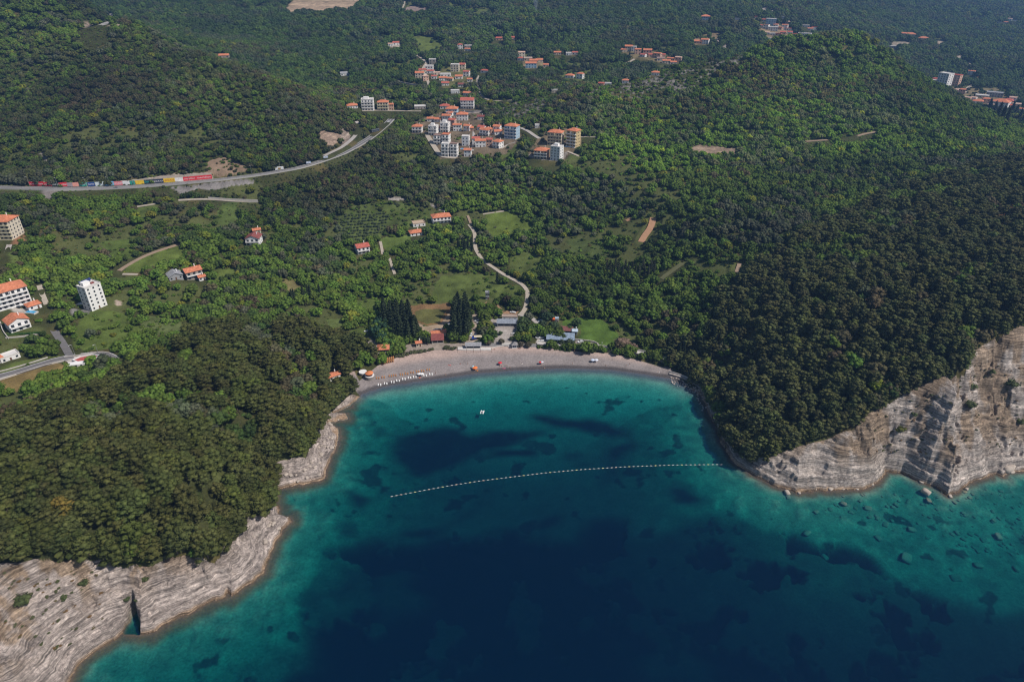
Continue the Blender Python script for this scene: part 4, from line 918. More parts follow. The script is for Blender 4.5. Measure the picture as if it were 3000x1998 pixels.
def thing(name, loc, rz, label, cat, group=None):
    o = bpy.data.objects.new(name, None); COL.objects.link(o); o.location = loc; o.rotation_euler = (0, 0, rz); o.empty_display_size = 1
    return tag(o, label, cat, group)
def dup(o, parent=None):
    q = o.copy(); COL.objects.link(q); q.parent = parent
    for ch in o.children: dup(ch, q)
    return q
# ------------------------------------------------------------------ ground, sea, roads as objects
PADS = globals().get('PADS', [])
def make_ground():
    me = grid_mesh('ground', GX, GY, Z0, CC)
    me.materials.append(ground_mat())
    me.polygons.foreach_set('use_smooth', np.ones(len(me.polygons), bool))
    o = bpy.data.objects.new('ground', me); COL.objects.link(o); tag(o, kind='structure')
    o['label'] = 'hilly wooded land with limestone sea cliffs, meadows and shallow sea bed'
    w = MB(); w.box(-1500, 1500, -60, 485, -34, 0)
    wo = w.build('sea_water', water_mat()); tag(wo, 'clear turquoise bay water turning navy further out', kind='structure')
    fl = MB(); fl.box(-1500, 1500, -60, 44, -33, -17.5)
    tag(fl.build('sea_floor', mat('deep_sea_floor', (.03, .035, .03))), kind='structure')
def strip(name, Q, w, m, lift=.0, thick=.5):
    Q = np.array(Q); T = np.gradient(Q[:, :2], axis=0); T /= np.linalg.norm(T, axis=1)[:, None] + 1e-9
    N = np.stack([-T[:, 1], T[:, 0]], 1)
    b = MB(); vs = []
    for q, n in zip(Q, N):
        for s_, dz in ((1, 0), (-1, 0), (-1, -thick), (1, -thick)):
            vs.append((q[0] + n[0] * s_ * w / 2, q[1] + n[1] * s_ * w / 2, q[2] + lift + dz))
    fs = []
    for i in range(len(Q) - 1):
        for k in range(4): fs.append((i*4+k, (i+1)*4+k, (i+1)*4+(k+1)%4, i*4+(k+1)%4))
    fs += [(0,1,2,3), (len(vs)-1, len(vs)-2, len(vs)-3, len(vs)-4)]
    b.add(vs, fs)
    return b.build(name, m)
RMAT = {}
def rmat(colr):
    k = 'paving_%d_%d' % (int(colr[0] * 100), int(colr[1] * 100))
    return mat(k, colr, .9, .18, .35)
def make_roads():
    for nm, w, colr, Q in ROADW:
        o = strip(nm, Q, w, rmat(colr)); tag(o, kind='structure')
        if nm in ('coast_road', 'village_road', 'hill_road'):
            white = mat('road_paint', (.75, .74, .72), .7, .2, 1.)
            for off in ((-w / 2 + .5), (w / 2 - .5)) + ((0,) if nm != 'village_road' else ()):
                T = np.gradient(Q[:, :2], axis=0); T /= np.linalg.norm(T, axis=1)[:, None]
                P = Q.copy(); P[:, 0] -= T[:, 1] * off; P[:, 1] += T[:, 0] * off
                q = strip('road_marking', P, .3, white, .03, .02); tag(q, kind='structure'); q.parent = o
make_ground(); make_roads()
# ------------------------------------------------------------------ trees: crowns of leaf clumps on tapered trunks
def fastmesh(name, V, F, mi=None, mats=(), smooth=False):
    me = bpy.data.meshes.new(name)
    V = np.asarray(V, np.float32); F = np.asarray(F, np.int32); n = F.shape[1]
    me.vertices.add(len(V)); me.vertices.foreach_set('co', V.ravel())
    me.loops.add(F.size); me.loops.foreach_set('vertex_index', F.ravel())
    me.polygons.add(len(F)); me.polygons.foreach_set('loop_start', np.arange(0, F.size, n, dtype=np.int32)); me.polygons.foreach_set('loop_total', np.full(len(F), n, np.int32))
    if smooth: me.polygons.foreach_set('use_smooth', np.ones(len(F), bool))
    for m in mats: me.materials.append(m)
    if mi is not None: me.polygons.foreach_set('material_index', mi)
    me.update(calc_edges=True); return me
def ico(sub):
    import bmesh
    b = bmesh.new(); bmesh.ops.create_icosphere(b, subdivisions=sub, radius=1)
    V = np.array([v.co[:] for v in b.verts]); F = np.array([[v.index for v in f.verts] for f in b.faces]); b.free()
    return V, F
ICO1, ICO2 = ico(1), ico(2)
def clump(r, cen, rad, leaves, leaf, V, F, base='ico'):
    """a knobbly lump of foliage, its skin broken up by leaf tufts"""
    v, f = ICO2 if base == 2 else ICO1
    n = 1 + r.uniform(-.28, .22, len(v))
    p = v * n[:, None] * rad * .86 + cen
    o = sum(len(q) for q in V)
    V.append(p); F.append(f + o)
    o += len(p)
    d = r.normal(size=(leaves, 3)); d[:, 2] = np.abs(d[:, 2]) * 1.1 - .25; d /= np.linalg.norm(d, axis=1)[:, None]
    c0 = d * rad * r.uniform(.85, 1.18, (leaves, 1)) + cen
    a = r.normal(size=(leaves, 3)); a /= np.linalg.norm(a, axis=1)[:, None]
    b = np.cross(a, d + .4 * r.normal(size=(leaves, 3))); b /= np.linalg.norm(b, axis=1)[:, None] + 1e-6
    s = leaf * r.uniform(.6, 1.3, (leaves, 1))
    tri = np.stack([c0 - a * s * .6, c0 + a * s * .6, c0 + b * s], 1).reshape(-1, 3)
    V.append(tri); F.append(np.arange(leaves * 3).reshape(-1, 3) + o)
def foliage_mat(name, rough=.75, var=.35, spots=None, trans=.0):
    a = NT(name)
    at = a.n('Attribute', attribute_type='INSTANCER', attribute_name='tint')
    tc = a.n('TexCoord')
    f = a.noise(.55, 3, tc.outputs['Object']); g = a.noise(2.6, 2, tc.outputs['Object'])
    v = a.math('ADD', a.rng(f, .3, .7, 1 - var, 1 + var), a.rng(g, .3, .7, -.2, .2))
    hs = a.n('HueSaturation'); a.l(at.outputs['Color'], hs.inputs['Color']); a.l(v, hs.inputs['Value'])
    a.l(a.rng(f, .3, .7, .515, .485), hs.inputs['Hue'])
    a.l(hs.outputs[0], a.b.inputs['Base Color'])
    a.b.inputs['Roughness'].default_value = rough; a.b.inputs['Specular IOR Level'].default_value = .18
    return a.m
FM = foliage_mat('foliage')
BARK = mat('bark', (.16, .12, .10), .9, .3, 2.)
def trunk_mesh(r, h, rad, spread, lean=.0, limbs=5, name='trunk'):
    b = MB(); p = Vector((0, 0, -1.5)); x = y = 0
    segs = 4
    for k in range(segs):
        q = Vector((lean * (k + 1) / segs * h * .3 + r.uniform(-.1, .1), r.uniform(-.12, .12), -1.5 + (h * .8 + 1.5) * (k + 1) / segs))
        b.tube(p, q, rad * (1 - .6 * k / segs), rad * (1 - .6 * (k + 1) / segs), 6); p = q
        if k >= 1:
            for _ in range(max(limbs // 3, 1)):
                an = r.uniform(0, 6.28); e = q + Vector((math.cos(an) * spread * .6, math.sin(an) * spread * .6, h * .22))
                b.tube(q, e, rad * .4, rad * .12, 4)
    return b.mesh(name, BARK)
def pine_crown(seed):
    r = np.random.default_rng(seed); V, F = [], []
    n = 26
    for i in range(n):
        h = (i + .5) / n                                     # layers from low skirts to the domed top
        rr = 4.6 * math.sqrt(max(1 - (h - .25) ** 2 / .68, .05)) * r.uniform(.45, 1.0)
        an = i * 2.4 + r.uniform(-.5, .5)
        cen = np.array([rr * math.cos(an), rr * math.sin(an), 3.0 + 7.4 * h - .035 * rr * rr])
        s = r.uniform(1.3, 2.2) * (1.15 - .3 * h)
        clump(r, cen, np.array([s, s, s * .42]), 34, .5, V, F)
    clump(r, np.array([0, 0, 9.9]), np.array([1.5, 1.5, .9]), 26, .5, V, F)
    clump(r, np.array([0, 0, 6.5]), np.array([2.6, 2.6, 2.4]), 20, .5, V, F)
    return fastmesh('crown', np.concatenate(V), np.concatenate(F), mats=[FM])
def broad_crown(seed, flat=.8, n=20, R0=4.0, hc=3.7, gaps=0.):
    r = np.random.default_rng(seed); V, F = [], []
    for i in range(n):
        z = 1 - 1.55 * (i + .5) / n; an = i * 2.39996 + r.uniform(-.3, .3)
        q = math.sqrt(max(1 - z * z, 0.02)) * r.uniform(.62, .98)
        s = r.uniform(.95, 1.75) * R0 / 3.6
        clump(r, np.array([q * math.cos(an) * R0, q * math.sin(an) * R0, hc + z * R0 * flat * r.uniform(.7, 1)]), np.array([s, s, s * r.uniform(.65, .9)]), 24, .5, V, F)
    clump(r, np.array([0, 0, hc * .9]), np.array([R0 * .66, R0 * .66, R0 * flat * .6]), 16, .5, V, F)
    return fastmesh('crown', np.concatenate(V), np.concatenate(F), mats=[FM])
def cypress_crown(seed, h=12., w=1.35, blunt=.0):
    r = np.random.default_rng(seed); V, F = [], []
    n = 22
    for i in range(n):
        k = (i + .5) / n; rr = w * (math.sin(min(k * 2.4 + .35, 1.57)) * (1 - k ** 3 * (.9 - blunt)))
        an = i * 2.1
        clump(r, np.array([rr * .5 * math.cos(an), rr * .5 * math.sin(an), .6 + k * (h - 1.2)]), np.array([rr * .72, rr * .72, h / n * 1.7]), 22, .45, V, F)
    return fastmesh('crown', np.concatenate(V), np.concatenate(F), mats=[FM])
def bush_crown(seed):
    r = np.random.default_rng(seed); V, F = [], []
    for i in range(9):
        an = i * 2.4; q = r.uniform(.2, 1.25)
        s = r.uniform(.55, 1.05)
        clump(r, np.array([q * math.cos(an), q * math.sin(an), .7 + r.uniform(-.2, .5)]), np.array([s, s, s * .75]), 20, .36, V, F)
    return fastmesh('crown', np.concatenate(V), np.concatenate(F), mats=[FM])
RT = np.random.default_rng(5)
PROTO = {'pine': [(pine_crown(s), trunk_mesh(RT, 9, .38, 3.2, .3)) for s in range(1, 6)],
         'broad': [(broad_crown(10 + s, (.66, .8, .6, .72, .62, .85)[s], (20, 18, 22, 16, 20, 18)[s]), trunk_mesh(RT, 4.6, .28, 2.4)) for s in range(6)],
         'cypress': [(cypress_crown(30 + s), trunk_mesh(RT, 3, .2, .3)) for s in range(3)],
         'bush': [(bush_crown(40 + s), None) for s in range(4)]}
DIAM = {'pine': 11.5, 'broad': 9.0, 'cypress': 3.0, 'bush': 4.2}

# ---- where they grow
def cover(F, X, Y): 
    i = np.clip(np.searchsorted(gx, X), 0, NX - 1); j = np.clip(np.searchsorted(gy, Y), 0, NY - 1)
    return F[j, i]
PINES = [polyw([(-500,1300),(-300,1180),(0,1235),(60,1190),(160,1190),(350,1120),(460,1060),(560,990),(700,950),(830,960),(960,985),(1060,1010),(1100,1060),(1070,1120),(1040,1150)]) + TLW[::-1][-24:][::-1][0:0],
         polyw([(1925,1030),(1990,1000),(2060,1010),(2075,930),(2110,860),(2250,760),(2360,690),(2460,640),(2600,575),(2780,520),(2900,480),(3050,470),(3500,480),(3500,900),(3000,960),(2931,995)])]
# the seaward limit of both pine woods is the tree line itself
PL = PINES[0] + [q for q in TLW[1:25] if q[0] < -60][::-1]
PR = PINES[1] + [q for q in TLW if 120 < q[0] < 420 and q[1] < 480][::-1]
def scatter():
    out = []
    y = 150.0
    while y < 3600:
        sp = 4.5 if y < 480 else (4.3 if y < 1000 else (6.2 if y < 1400 else (8.8 if y < 2200 else 12)))
        xm = .80 * y * 1.09 + 60
        xs = np.arange(-xm, xm, sp)
        X = xs + RT.uniform(-.42, .42, len(xs)) * sp + (sp / 2 if int(y / sp) % 2 else 0)
        Y = y + RT.uniform(-.42, .42, len(xs)) * sp
        out.append(np.stack([X, Y, np.full(len(xs), sp)], 1)); y += sp * .9
    P = np.concatenate(out)
    ex = []
    for (x0, y0), (x1, y1) in zip(TLW, TLW[1:]):
        L_ = math.hypot(x1 - x0, y1 - y0)
        if L_ > 150 or min(y0, y1) > 400 or (min(x0, x1) > -75 and max(x0, x1) < 105): continue
        for q in np.arange(0, L_, 4.6):
            nx_, ny_ = -(y1 - y0) / L_, (x1 - x0) / L_
            ex.append((x0 + (x1 - x0) * q / L_ + nx_ * 3.0, y0 + (y1 - y0) * q / L_ + ny_ * 3.0, 4.5))
    n_ex = len(ex); P = np.concatenate([P, np.array(ex)]); EDGE = np.arange(len(P)) >= len(P) - n_ex
    X, Y = P[:, 0], P[:, 1]
    Z = hz(X, Y)
    u, v, f = proj(X, Y, Z + 4)
    ok = (u > -330) & (u < 3330) & (v > -160) & (v < 2150) & (Z > .8)
    sp_ = cover(SPARSE, X, Y)
    ok &= cover(NOTREE, X, Y) < .5
    P, X, Y, Z, u, v, f, sp_, EDGE = [q[ok] for q in (P, X, Y, Z, u, v, f, sp_, EDGE)]
    pine = inpoly(X, Y, PL) | inpoly(X, Y, PR) | EDGE
    r1 = RT.uniform(0, 1, len(X)); r2 = RT.uniform(0, 1, len(X))
    n1 = fbm(X, Y, 45, 3, 101); n2 = fbm(X, Y, 90, 3, 102); n3 = fbm(X, Y, 22, 3, 103)
    keep = (r1 > sp_)
    keep &= ~(pine & (RT.uniform(0, 1, len(X)) < np.where(X < 0, .36, .40)))
    opn_ = (fbm(X, Y, 38, 3, 104) > .26) & ~pine & (Y < 800) & (X < 200)
    keep &= ~(opn_ & (RT.uniform(0, 1, len(X)) < .8)) & ~((fbm(X, Y, 60, 3, 105) > .34) & (Y > 1050) & (RT.uniform(0, 1, len(X)) < .8))      # openings between the trees
    keep |= EDGE
    scrub = (sp_ > .3) & (sp_ < .99)
    kind = np.where(pine, 0, 1)
    rightp = pine & (X > 0)
    kind = np.where(rightp & (n3 > .32), 1, kind)
    kind = np.where(pine & (X < 0) & (fbm(X, Y, 26, 2, 120) > .40), 1, kind)
    kind = np.where(~pine & (((n2 < -.05) & (r2 < .55)) | scrub & (r2 < .8) | (r2 < .22)) & (Y < 1100), 3, kind)
    sc = P[:, 2] / 5.0 * RT.uniform(.5, 1.3, len(X)) * np.where(kind == 1, .92, 1.)
    sc = np.where(kind == 0, RT.uniform(.72, 1.2, len(X)) * np.where(X > 0, .86, 1.05), sc)
    sc = np.where(kind == 3, RT.uniform(.7, 1.5, len(X)), sc)
    near_edge = scrub & (kind == 1); sc = np.where(near_edge, sc * .62, sc)
    sc = np.where((kind == 1) & (n3 > .2) & (Y < 1000), sc * 1.25, sc)
    low = cover(LOWV, X, Y) > .5
    kind = np.where(low, 3, kind); sc = np.where(low, RT.uniform(.35, .75, len(X)), sc)
    # colours of leaf: olive pine, fresh green, dark oak, grey olive, still-bare brown
    T = np.empty((len(X), 3))
    g_fresh, g_dark, g_grey, g_brown, g_yel = np.array([.052,.110,.020]), np.array([.030,.065,.018]), np.array([.052,.078,.052]), np.array([.050,.058,.034]), np.array([.095,.140,.020])
    pal = n1 + RT.normal(0, .20, len(X))
    T[:] = g_dark
    m = pal > -.02; T[m] = g_fresh
    m = (pal < -.28); T[m] = g_grey
    m = (n2 + RT.normal(0, .25, len(X)) > .44); T[m] = g_brown
    m = RT.uniform(0, 1, len(X)) < .035; T[m] = g_yel
    m = (kind == 3) & (RT.uniform(0, 1, len(X)) < .6); T[m] = g_fresh * 1.15
    m = (Y < 520) & ~pine & (RT.uniform(0, 1, len(X)) < .7); T[m] = g_fresh * 1.1
    mh = (X < -80) & (Y > 660) & (Y < 1000) & (RT.uniform(0, 1, len(X)) < .45); T[mh] = np.array([.042,.066,.026])
    T *= np.array([1.62, 1.22, 1.0])
    n5 = fbm(X, Y, 160, 4, 131, .6)[:, None]; T *= 1 + .6 * n5; hl = (X > 100) & (Y > 720) & (Y < 1110); T[hl] *= np.array([1.3, 1.4, 1.0])
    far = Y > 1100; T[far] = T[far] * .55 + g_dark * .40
    pm = kind == 0
    T[pm & (X < 0)] = np.array([.070,.080,.021]); T[pm & (X > 0)] = np.array([.078,.088,.029])
    br = pm & (RT.uniform(0, 1, len(X)) < .08); T[br] = T[br] * np.array([1.15, 1.15, .9])
    T *= RT.uniform(.72, 1.28, (len(X), 1)) * (1 + RT.uniform(-.08, .08, (len(X), 3)))
    return dict(X=X[keep], Y=Y[keep], Z=Z[keep], kind=kind[keep], sc=sc[keep], T=T[keep], u=u[keep], v=v[keep], f=f[keep])
S = scatter()
print('trees', len(S['X']), [int((S['kind'] == k).sum()) for k in range(4)])
KN = ['pine', 'broad', 'cypress', 'bush']
S['var'] = RT.integers(0, 5, len(S['X'])); S['var'][S['kind'] == 3] %= 4
inframe = (S['u'] > 15) & (S['u'] < 2985) & (S['v'] > 15) & (S['v'] < 1985)
inframe &= visible(S['X'], S['Y'], S['Z'] + 5)
single = np.zeros(len(S['X']), bool)
for k, num in ((0, 290), (1, 200), (3, 110)):
    m = np.where((S['kind'] == k) & inframe)[0]
    big = S['sc'][m] * DIAM[KN[k]] / S['f'][m]
    single[m[np.argsort(-big)[:num]]] = True
PR_OBJ = {}
def plant(kind, var, x, y, z, s, rz, tint, label, cat, group, name, sz=None, trunk=True):
    root = thing(name, (x, y, z - .25), rz, label, cat, group)
    root.scale = (s, s, s * (sz or 1))
    cr, tr = PROTO[kind][var % len(PROTO[kind])]
    o = bpy.data.objects.new('crown' if kind != 'bush' else 'foliage', cr); COL.objects.link(o); o.parent = root; o['tint'] = [float(q) for q in tint]
    PR_OBJ.setdefault(('c', kind, var), o)
    if tr is not None and trunk:
        o = bpy.data.objects.new('trunk', tr); COL.objects.link(o); o.parent = root
        PR_OBJ.setdefault(('t', kind, var), o)
    return root
for i in np.where(single)[0]:
    k = int(S['kind'][i]); x, y, z, s = (float(S[q][i]) for q in ('X', 'Y', 'Z', 'sc'))
    if k == 0:
        if x < 0: a = ('spreading olive-green pine in the wood on the left headland', 'pine tree', 'pines of the left headland')
        else: a = ('dark green pine in the wood on the right headland above the cliff', 'pine tree', 'pines of the right headland')
        nm = 'pine_tree'
    elif k == 1:
        nm = 'leafy_tree'
        if y < 440: a = ('round leafy tree growing among the darker headland pines', 'tree', 'leafy trees among the pines')
        elif x < -60: a = ('round leafy tree on the green land left of the beach road', 'tree', 'leafy trees left of the beach')
        else: a = ('round leafy tree in the green thicket right of the beach', 'tree', 'leafy trees behind the beach')
    else:
        nm = 'green_bush'
        if y < 440: a = ('low round bush among the headland trees', 'bush', 'bushes on the headlands')
        elif x < -60: a = ('low round bush in the scrub left of the beach', 'bush', 'bushes left of the beach')
        else: a = ('low round bush in the scrub behind the beach', 'bush', 'bushes behind the beach')
    plant(KN[k], int(S['var'][i]), x, y, z, s, random.uniform(0, 6.28), S['T'][i], a[0], a[1], a[2], nm)

def forest(name, label, idx, kindname):
    me = bpy.data.meshes.new(name)
    P = np.stack([S['X'][idx], S['Y'][idx], S['Z'][idx] - .25], 1).astype(np.float32)
    me.vertices.add(len(P)); me.vertices.foreach_set('co', P.ravel())
    def attr(n, t, d, f='value'):
        a = me.attributes.new(n, t, 'POINT'); a.data.foreach_set(f, np.ascontiguousarray(d).ravel())
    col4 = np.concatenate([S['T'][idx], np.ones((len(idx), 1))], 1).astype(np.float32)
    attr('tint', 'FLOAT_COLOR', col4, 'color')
    attr('size', 'FLOAT', S['sc'][idx].astype(np.float32))
    attr('turn', 'FLOAT', RT.uniform(0, 6.28, len(idx)).astype(np.float32))
    attr('sort', 'INT', S['var'][idx].astype(np.int32))
    me.update()
    o = bpy.data.objects.new(name, me); COL.objects.link(o); tag(o, label, None, None, 'stuff')
    g = bpy.data.node_groups.new(name + '_nodes', 'GeometryNodeTree')
    g.interface.new_socket('Geometry', in_out='INPUT', socket_type='NodeSocketGeometry'); g.interface.new_socket('Geometry', in_out='OUTPUT', socket_type='NodeSocketGeometry')
    N = g.nodes; L = g.links
    gi, go = N.new('NodeGroupInput'), N.new('NodeGroupOutput')
    def named(n, t):
        q = N.new('GeometryNodeInputNamedAttribute'); q.data_type = t; q.inputs['Name'].default_value = n; return q.outputs['Attribute']
    comb = N.new('ShaderNodeCombineXYZ'); L.new(named('turn', 'FLOAT'), comb.inputs['Z'])
    join = N.new('GeometryNodeJoinGeometry')
    for part in 'ct':
        n = len(PROTO[kindname])
        src = [PR_OBJ.get((part, kindname, k)) for k in range(n)]
        if not any(src): continue
        gg = N.new('GeometryNodeGeometryToInstance')
        for k in reversed(range(n)):
            oi = N.new('GeometryNodeObjectInfo'); oi.inputs['Object'].default_value = src[k] or next(q for q in src if q); oi.inputs['As Instance'].default_value = False
            L.new(oi.outputs['Geometry'], gg.inputs[0]) if False else None
            ti = N.new('GeometryNodeGeometryToInstance'); L.new(oi.outputs['Geometry'], ti.inputs[0])
            if k == n - 1: jj = N.new('GeometryNodeJoinGeometry')
            L.new(ti.outputs[0], jj.inputs[0])
        N.remove(gg)
        ip = N.new('GeometryNodeInstanceOnPoints')
        L.new(gi.outputs[0], ip.inputs['Points']); L.new(jj.outputs[0], ip.inputs['Instance'])
        ip.inputs['Pick Instance'].default_value = True
        L.new(named('sort', 'INT'), ip.inputs['Instance Index']); L.new(comb.outputs[0], ip.inputs['Rotation']); L.new(named('size', 'FLOAT'), ip.inputs['Scale'])
        L.new(ip.outputs[0], join.inputs[0])
    L.new(join.outputs[0], go.inputs[0])
    md = o.modifiers.new('trees', 'NODES'); md.node_group = g
    return o
rest = ~single
# undergrowth under and between the trees
n_u = 26000; uy = 150 + 900 * RT.uniform(0, 1, n_u) ** .6; ux = (RT.uniform(-1, 1, n_u)) * (.82 * uy * 1.09 + 40)
okk = (cover(NOTREE, ux, uy) < .5) & (cover(D, ux, uy) > 2) & (cover(cliff, ux, uy) < .6) | (cover(LOWV, ux, uy) > .5) & (cover(NOTREE, ux, uy) < .5)
okk &= RT.uniform(0, 1, n_u) > cover(SPARSE, ux, uy) * .96
ux, uy = ux[okk], uy[okk]; m_ = len(ux)
tt_ = np.array([.08, .095, .022]) * RT.uniform(.6, 1.5, (m_, 1)) * (1 + RT.uniform(-.25, .25, (m_, 3)))
for k_n, v_n in (('X', ux), ('Y', uy), ('Z', hz(ux, uy)), ('kind', np.full(m_, 3)), ('sc', RT.uniform(.3, .95, m_)), ('var', RT.integers(0, 4, m_))): S[k_n] = np.concatenate([S[k_n], v_n])
S['T'] = np.concatenate([S['T'], tt_]); rest = np.concatenate([rest, np.ones(m_, bool)])
# stuff keeps its own prototypes reachable: make sure each sort exists as a planted tree
for k, nm, lb in ((0, 'pine_forest', 'olive and dark green pine canopy beyond the nearest pines'), (1, 'woodland', 'mixed broadleaf woodland covering hills and valley'), (3, 'scrubland', 'low green scrub filling gaps and slopes')):
    idx = np.where(rest & (S['kind'] == k))[0]
    forest(nm, lb, idx, KN[k])
# ------------------------------------------------------------------ buildings
def unit_box(name, m):
    b = MB(); b.box(-.5, .5, -.5, .5, -.5, .5); return b.mesh(name, m)
GLASS = mat('window_glass', (.035, .045, .055), .25, .3, 3., spec=.6)
BGLASS = mat('blue_glass', (.03, .12, .25), .25, .3, 3., spec=.6)
WIN_ME = unit_box('window', GLASS); WIN_B = unit_box('window', BGLASS)
def wall_mat(c_): return mat('plaster_%d_%d_%d' % tuple(int(q * 100) for q in c_), c_, .9, .10, .25)
def tile_mat(c_):
    n = 'roof_%d_%d_%d' % tuple(int(q * 100) for q in c_)
    if n in _mc: return _mc[n]
    a = NT(n); tc = a.n('TexCoord'); f = a.noise(.6, 4, tc.outputs['Object']); g = a.noise(5, 2, tc.outputs['Object'])
    wv = a.n('TexWave'); wv.inputs['Scale'].default_value = 1.1; a.l(tc.outputs['Object'], wv.inputs['Vector'])
    hs = a.n('HueSaturation'); hs.inputs['Color'].default_value = (*c_, 1)
    a.l(a.math('ADD', a.rng(f, .3, .7, .68, 1.22), a.math('MULTIPLY', a.math('SUBTRACT', wv.outputs['Fac'], .5), .22)), hs.inputs['Value'])
    a.l(a.rng(g, .3, .7, .8, 1.05), hs.inputs['Saturation'])
    a.l(hs.outputs[0], a.b.inputs['Base Color']); a.b.inputs['Roughness'].default_value = .85; a.b.inputs['Specular IOR Level'].default_value = .15
    _mc[n] = a.m; return a.m
def put_box(me, name, parent, cx_, cy_, cz_, sx, sy, sz, rz=0, label=None):
    o = bpy.data.objects.new(name, me); COL.objects.link(o); o.parent = parent
    o.location = (cx_, cy_, cz_); o.scale = (sx, sy, sz); o.rotation_euler = (0, 0, rz)
    if label: o['label'] = label
    return o
def roof_mesh(kind, W_, Dp, z, over=.6, pitch=.36):
    b = MB(); x = W_ / 2 + over; y0, y1 = -over, Dp + over; ym = (y0 + y1) / 2; t = .28
    if kind == 'hip':
        rise = min(W_, Dp) / 2 * pitch * 1.1 + .4; e = max(x - (y1 - y0) / 2, .15 * x)
        if W_ < Dp: e = .02 * x
        vs = [(-x,y0,z),(x,y0,z),(x,y1,z),(-x,y1,z),(-x,y0,z+t),(x,y0,z+t),(x,y1,z+t),(-x,y1,z+t),(-e,ym,z+rise+t),(e,ym,z+rise+t)]
        b.add(vs, [(0,3,2,1),(0,1,5,4),(1,2,6,5),(2,3,7,6),(3,0,4,7),(4,5,9,8),(5,6,9),(6,7,8,9),(7,4,8)])
    elif kind == 'gable':
        rise = (y1 - y0) / 2 * pitch
        for ya, yb in ((y0, ym), (y1, ym)):
            b.add([(-x,ya,z),(x,ya,z),(x,yb,z+rise),(-x,yb,z+rise),(-x,ya,z+t),(x,ya,z+t),(x,yb,z+rise+t),(-x,yb,z+rise+t)],
                  [(0,3,2,1),(4,5,6,7),(0,1,5,4),(1,2,6,5),(3,0,4,7)] if ya < yb else [(0,1,2,3),(4,7,6,5),(0,4,5,1),(1,5,6,2),(3,7,4,0)])
    elif kind == 'gabley':
        rise = x * pitch * 1.25
        for xa in (-x, x):
            b.add([(xa,y0,z),(0,y0,z+rise),(0,y1,z+rise),(xa,y1,z),(xa,y0,z+t),(0,y0,z+rise+t),(0,y1,z+rise+t),(xa,y1,z+t)],
                  [(0,1,2,3),(4,7,6,5),(0,4,5,1),(2,6,7,3),(3,7,4,0)])
    elif kind == 'mono':
        rise = Dp * .16
        b.add([(-x,y0,z),(x,y0,z),(x,y1,z+rise),(-x,y1,z+rise),(-x,y0,z+t),(x,y0,z+t),(x,y1,z+rise+t),(-x,y1,z+rise+t)],
              [(0,3,2,1),(4,5,6,7),(0,1,5,4),(1,2,6,5),(2,3,7,6),(3,0,4,7)])
    elif kind == 'pyramid':
        b.add([(-x,y0,z),(x,y0,z),(x,y1,z),(-x,y1,z),(0,ym,z+x*.9)], [(0,3,2,1),(0,1,4),(1,2,4),(2,3,4),(3,0,4)])
    else:
        o = .12; x = W_ / 2 + o; y0, y1 = -o, Dp + o
        b.box(-x, x, y0, y1, z, z + .15)
        for a in ((-x, x, y0, y0 + .3), (-x, x, y1 - .3, y1), (-x, -x + .3, y0 + .3, y1 - .3), (x - .3, x, y0 + .3, y1 - .3)): b.box(*a, z + .15, z + .75)
    return b
def gable_end(b, kind, W_, Dp, z, pitch=.36):
    if kind == 'gable':
        r_ = (Dp / 2 + .6) * pitch - .22
        for x in (-W_ / 2, W_ / 2 - .25): b.add([(x,0,z),(x+.25,0,z),(x+.25,Dp,z),(x,Dp,z),(x,Dp/2,z+r_),(x+.25,Dp/2,z+r_)], [(0,3,2,1),(0,1,5,4),(1,2,5),(2,3,4,5),(3,0,4)])
    if kind == 'gabley':
        r_ = (W_ / 2 + .6) * pitch * 1.25 - .25
        for y in (0, Dp - .25): b.add([(-W_/2,y,z),(W_/2,y,z),(W_/2,y+.25,z),(-W_/2,y+.25,z),(0,y,z+r_),(0,y+.25,z+r_)], [(0,3,2,1),(0,1,4),(1,2,5,4),(2,3,5),(3,0,4,5)])
def railing(b, x0, x1, y, z):
    b.box(x0, x1, y, y + .1, z, z + 1.0)
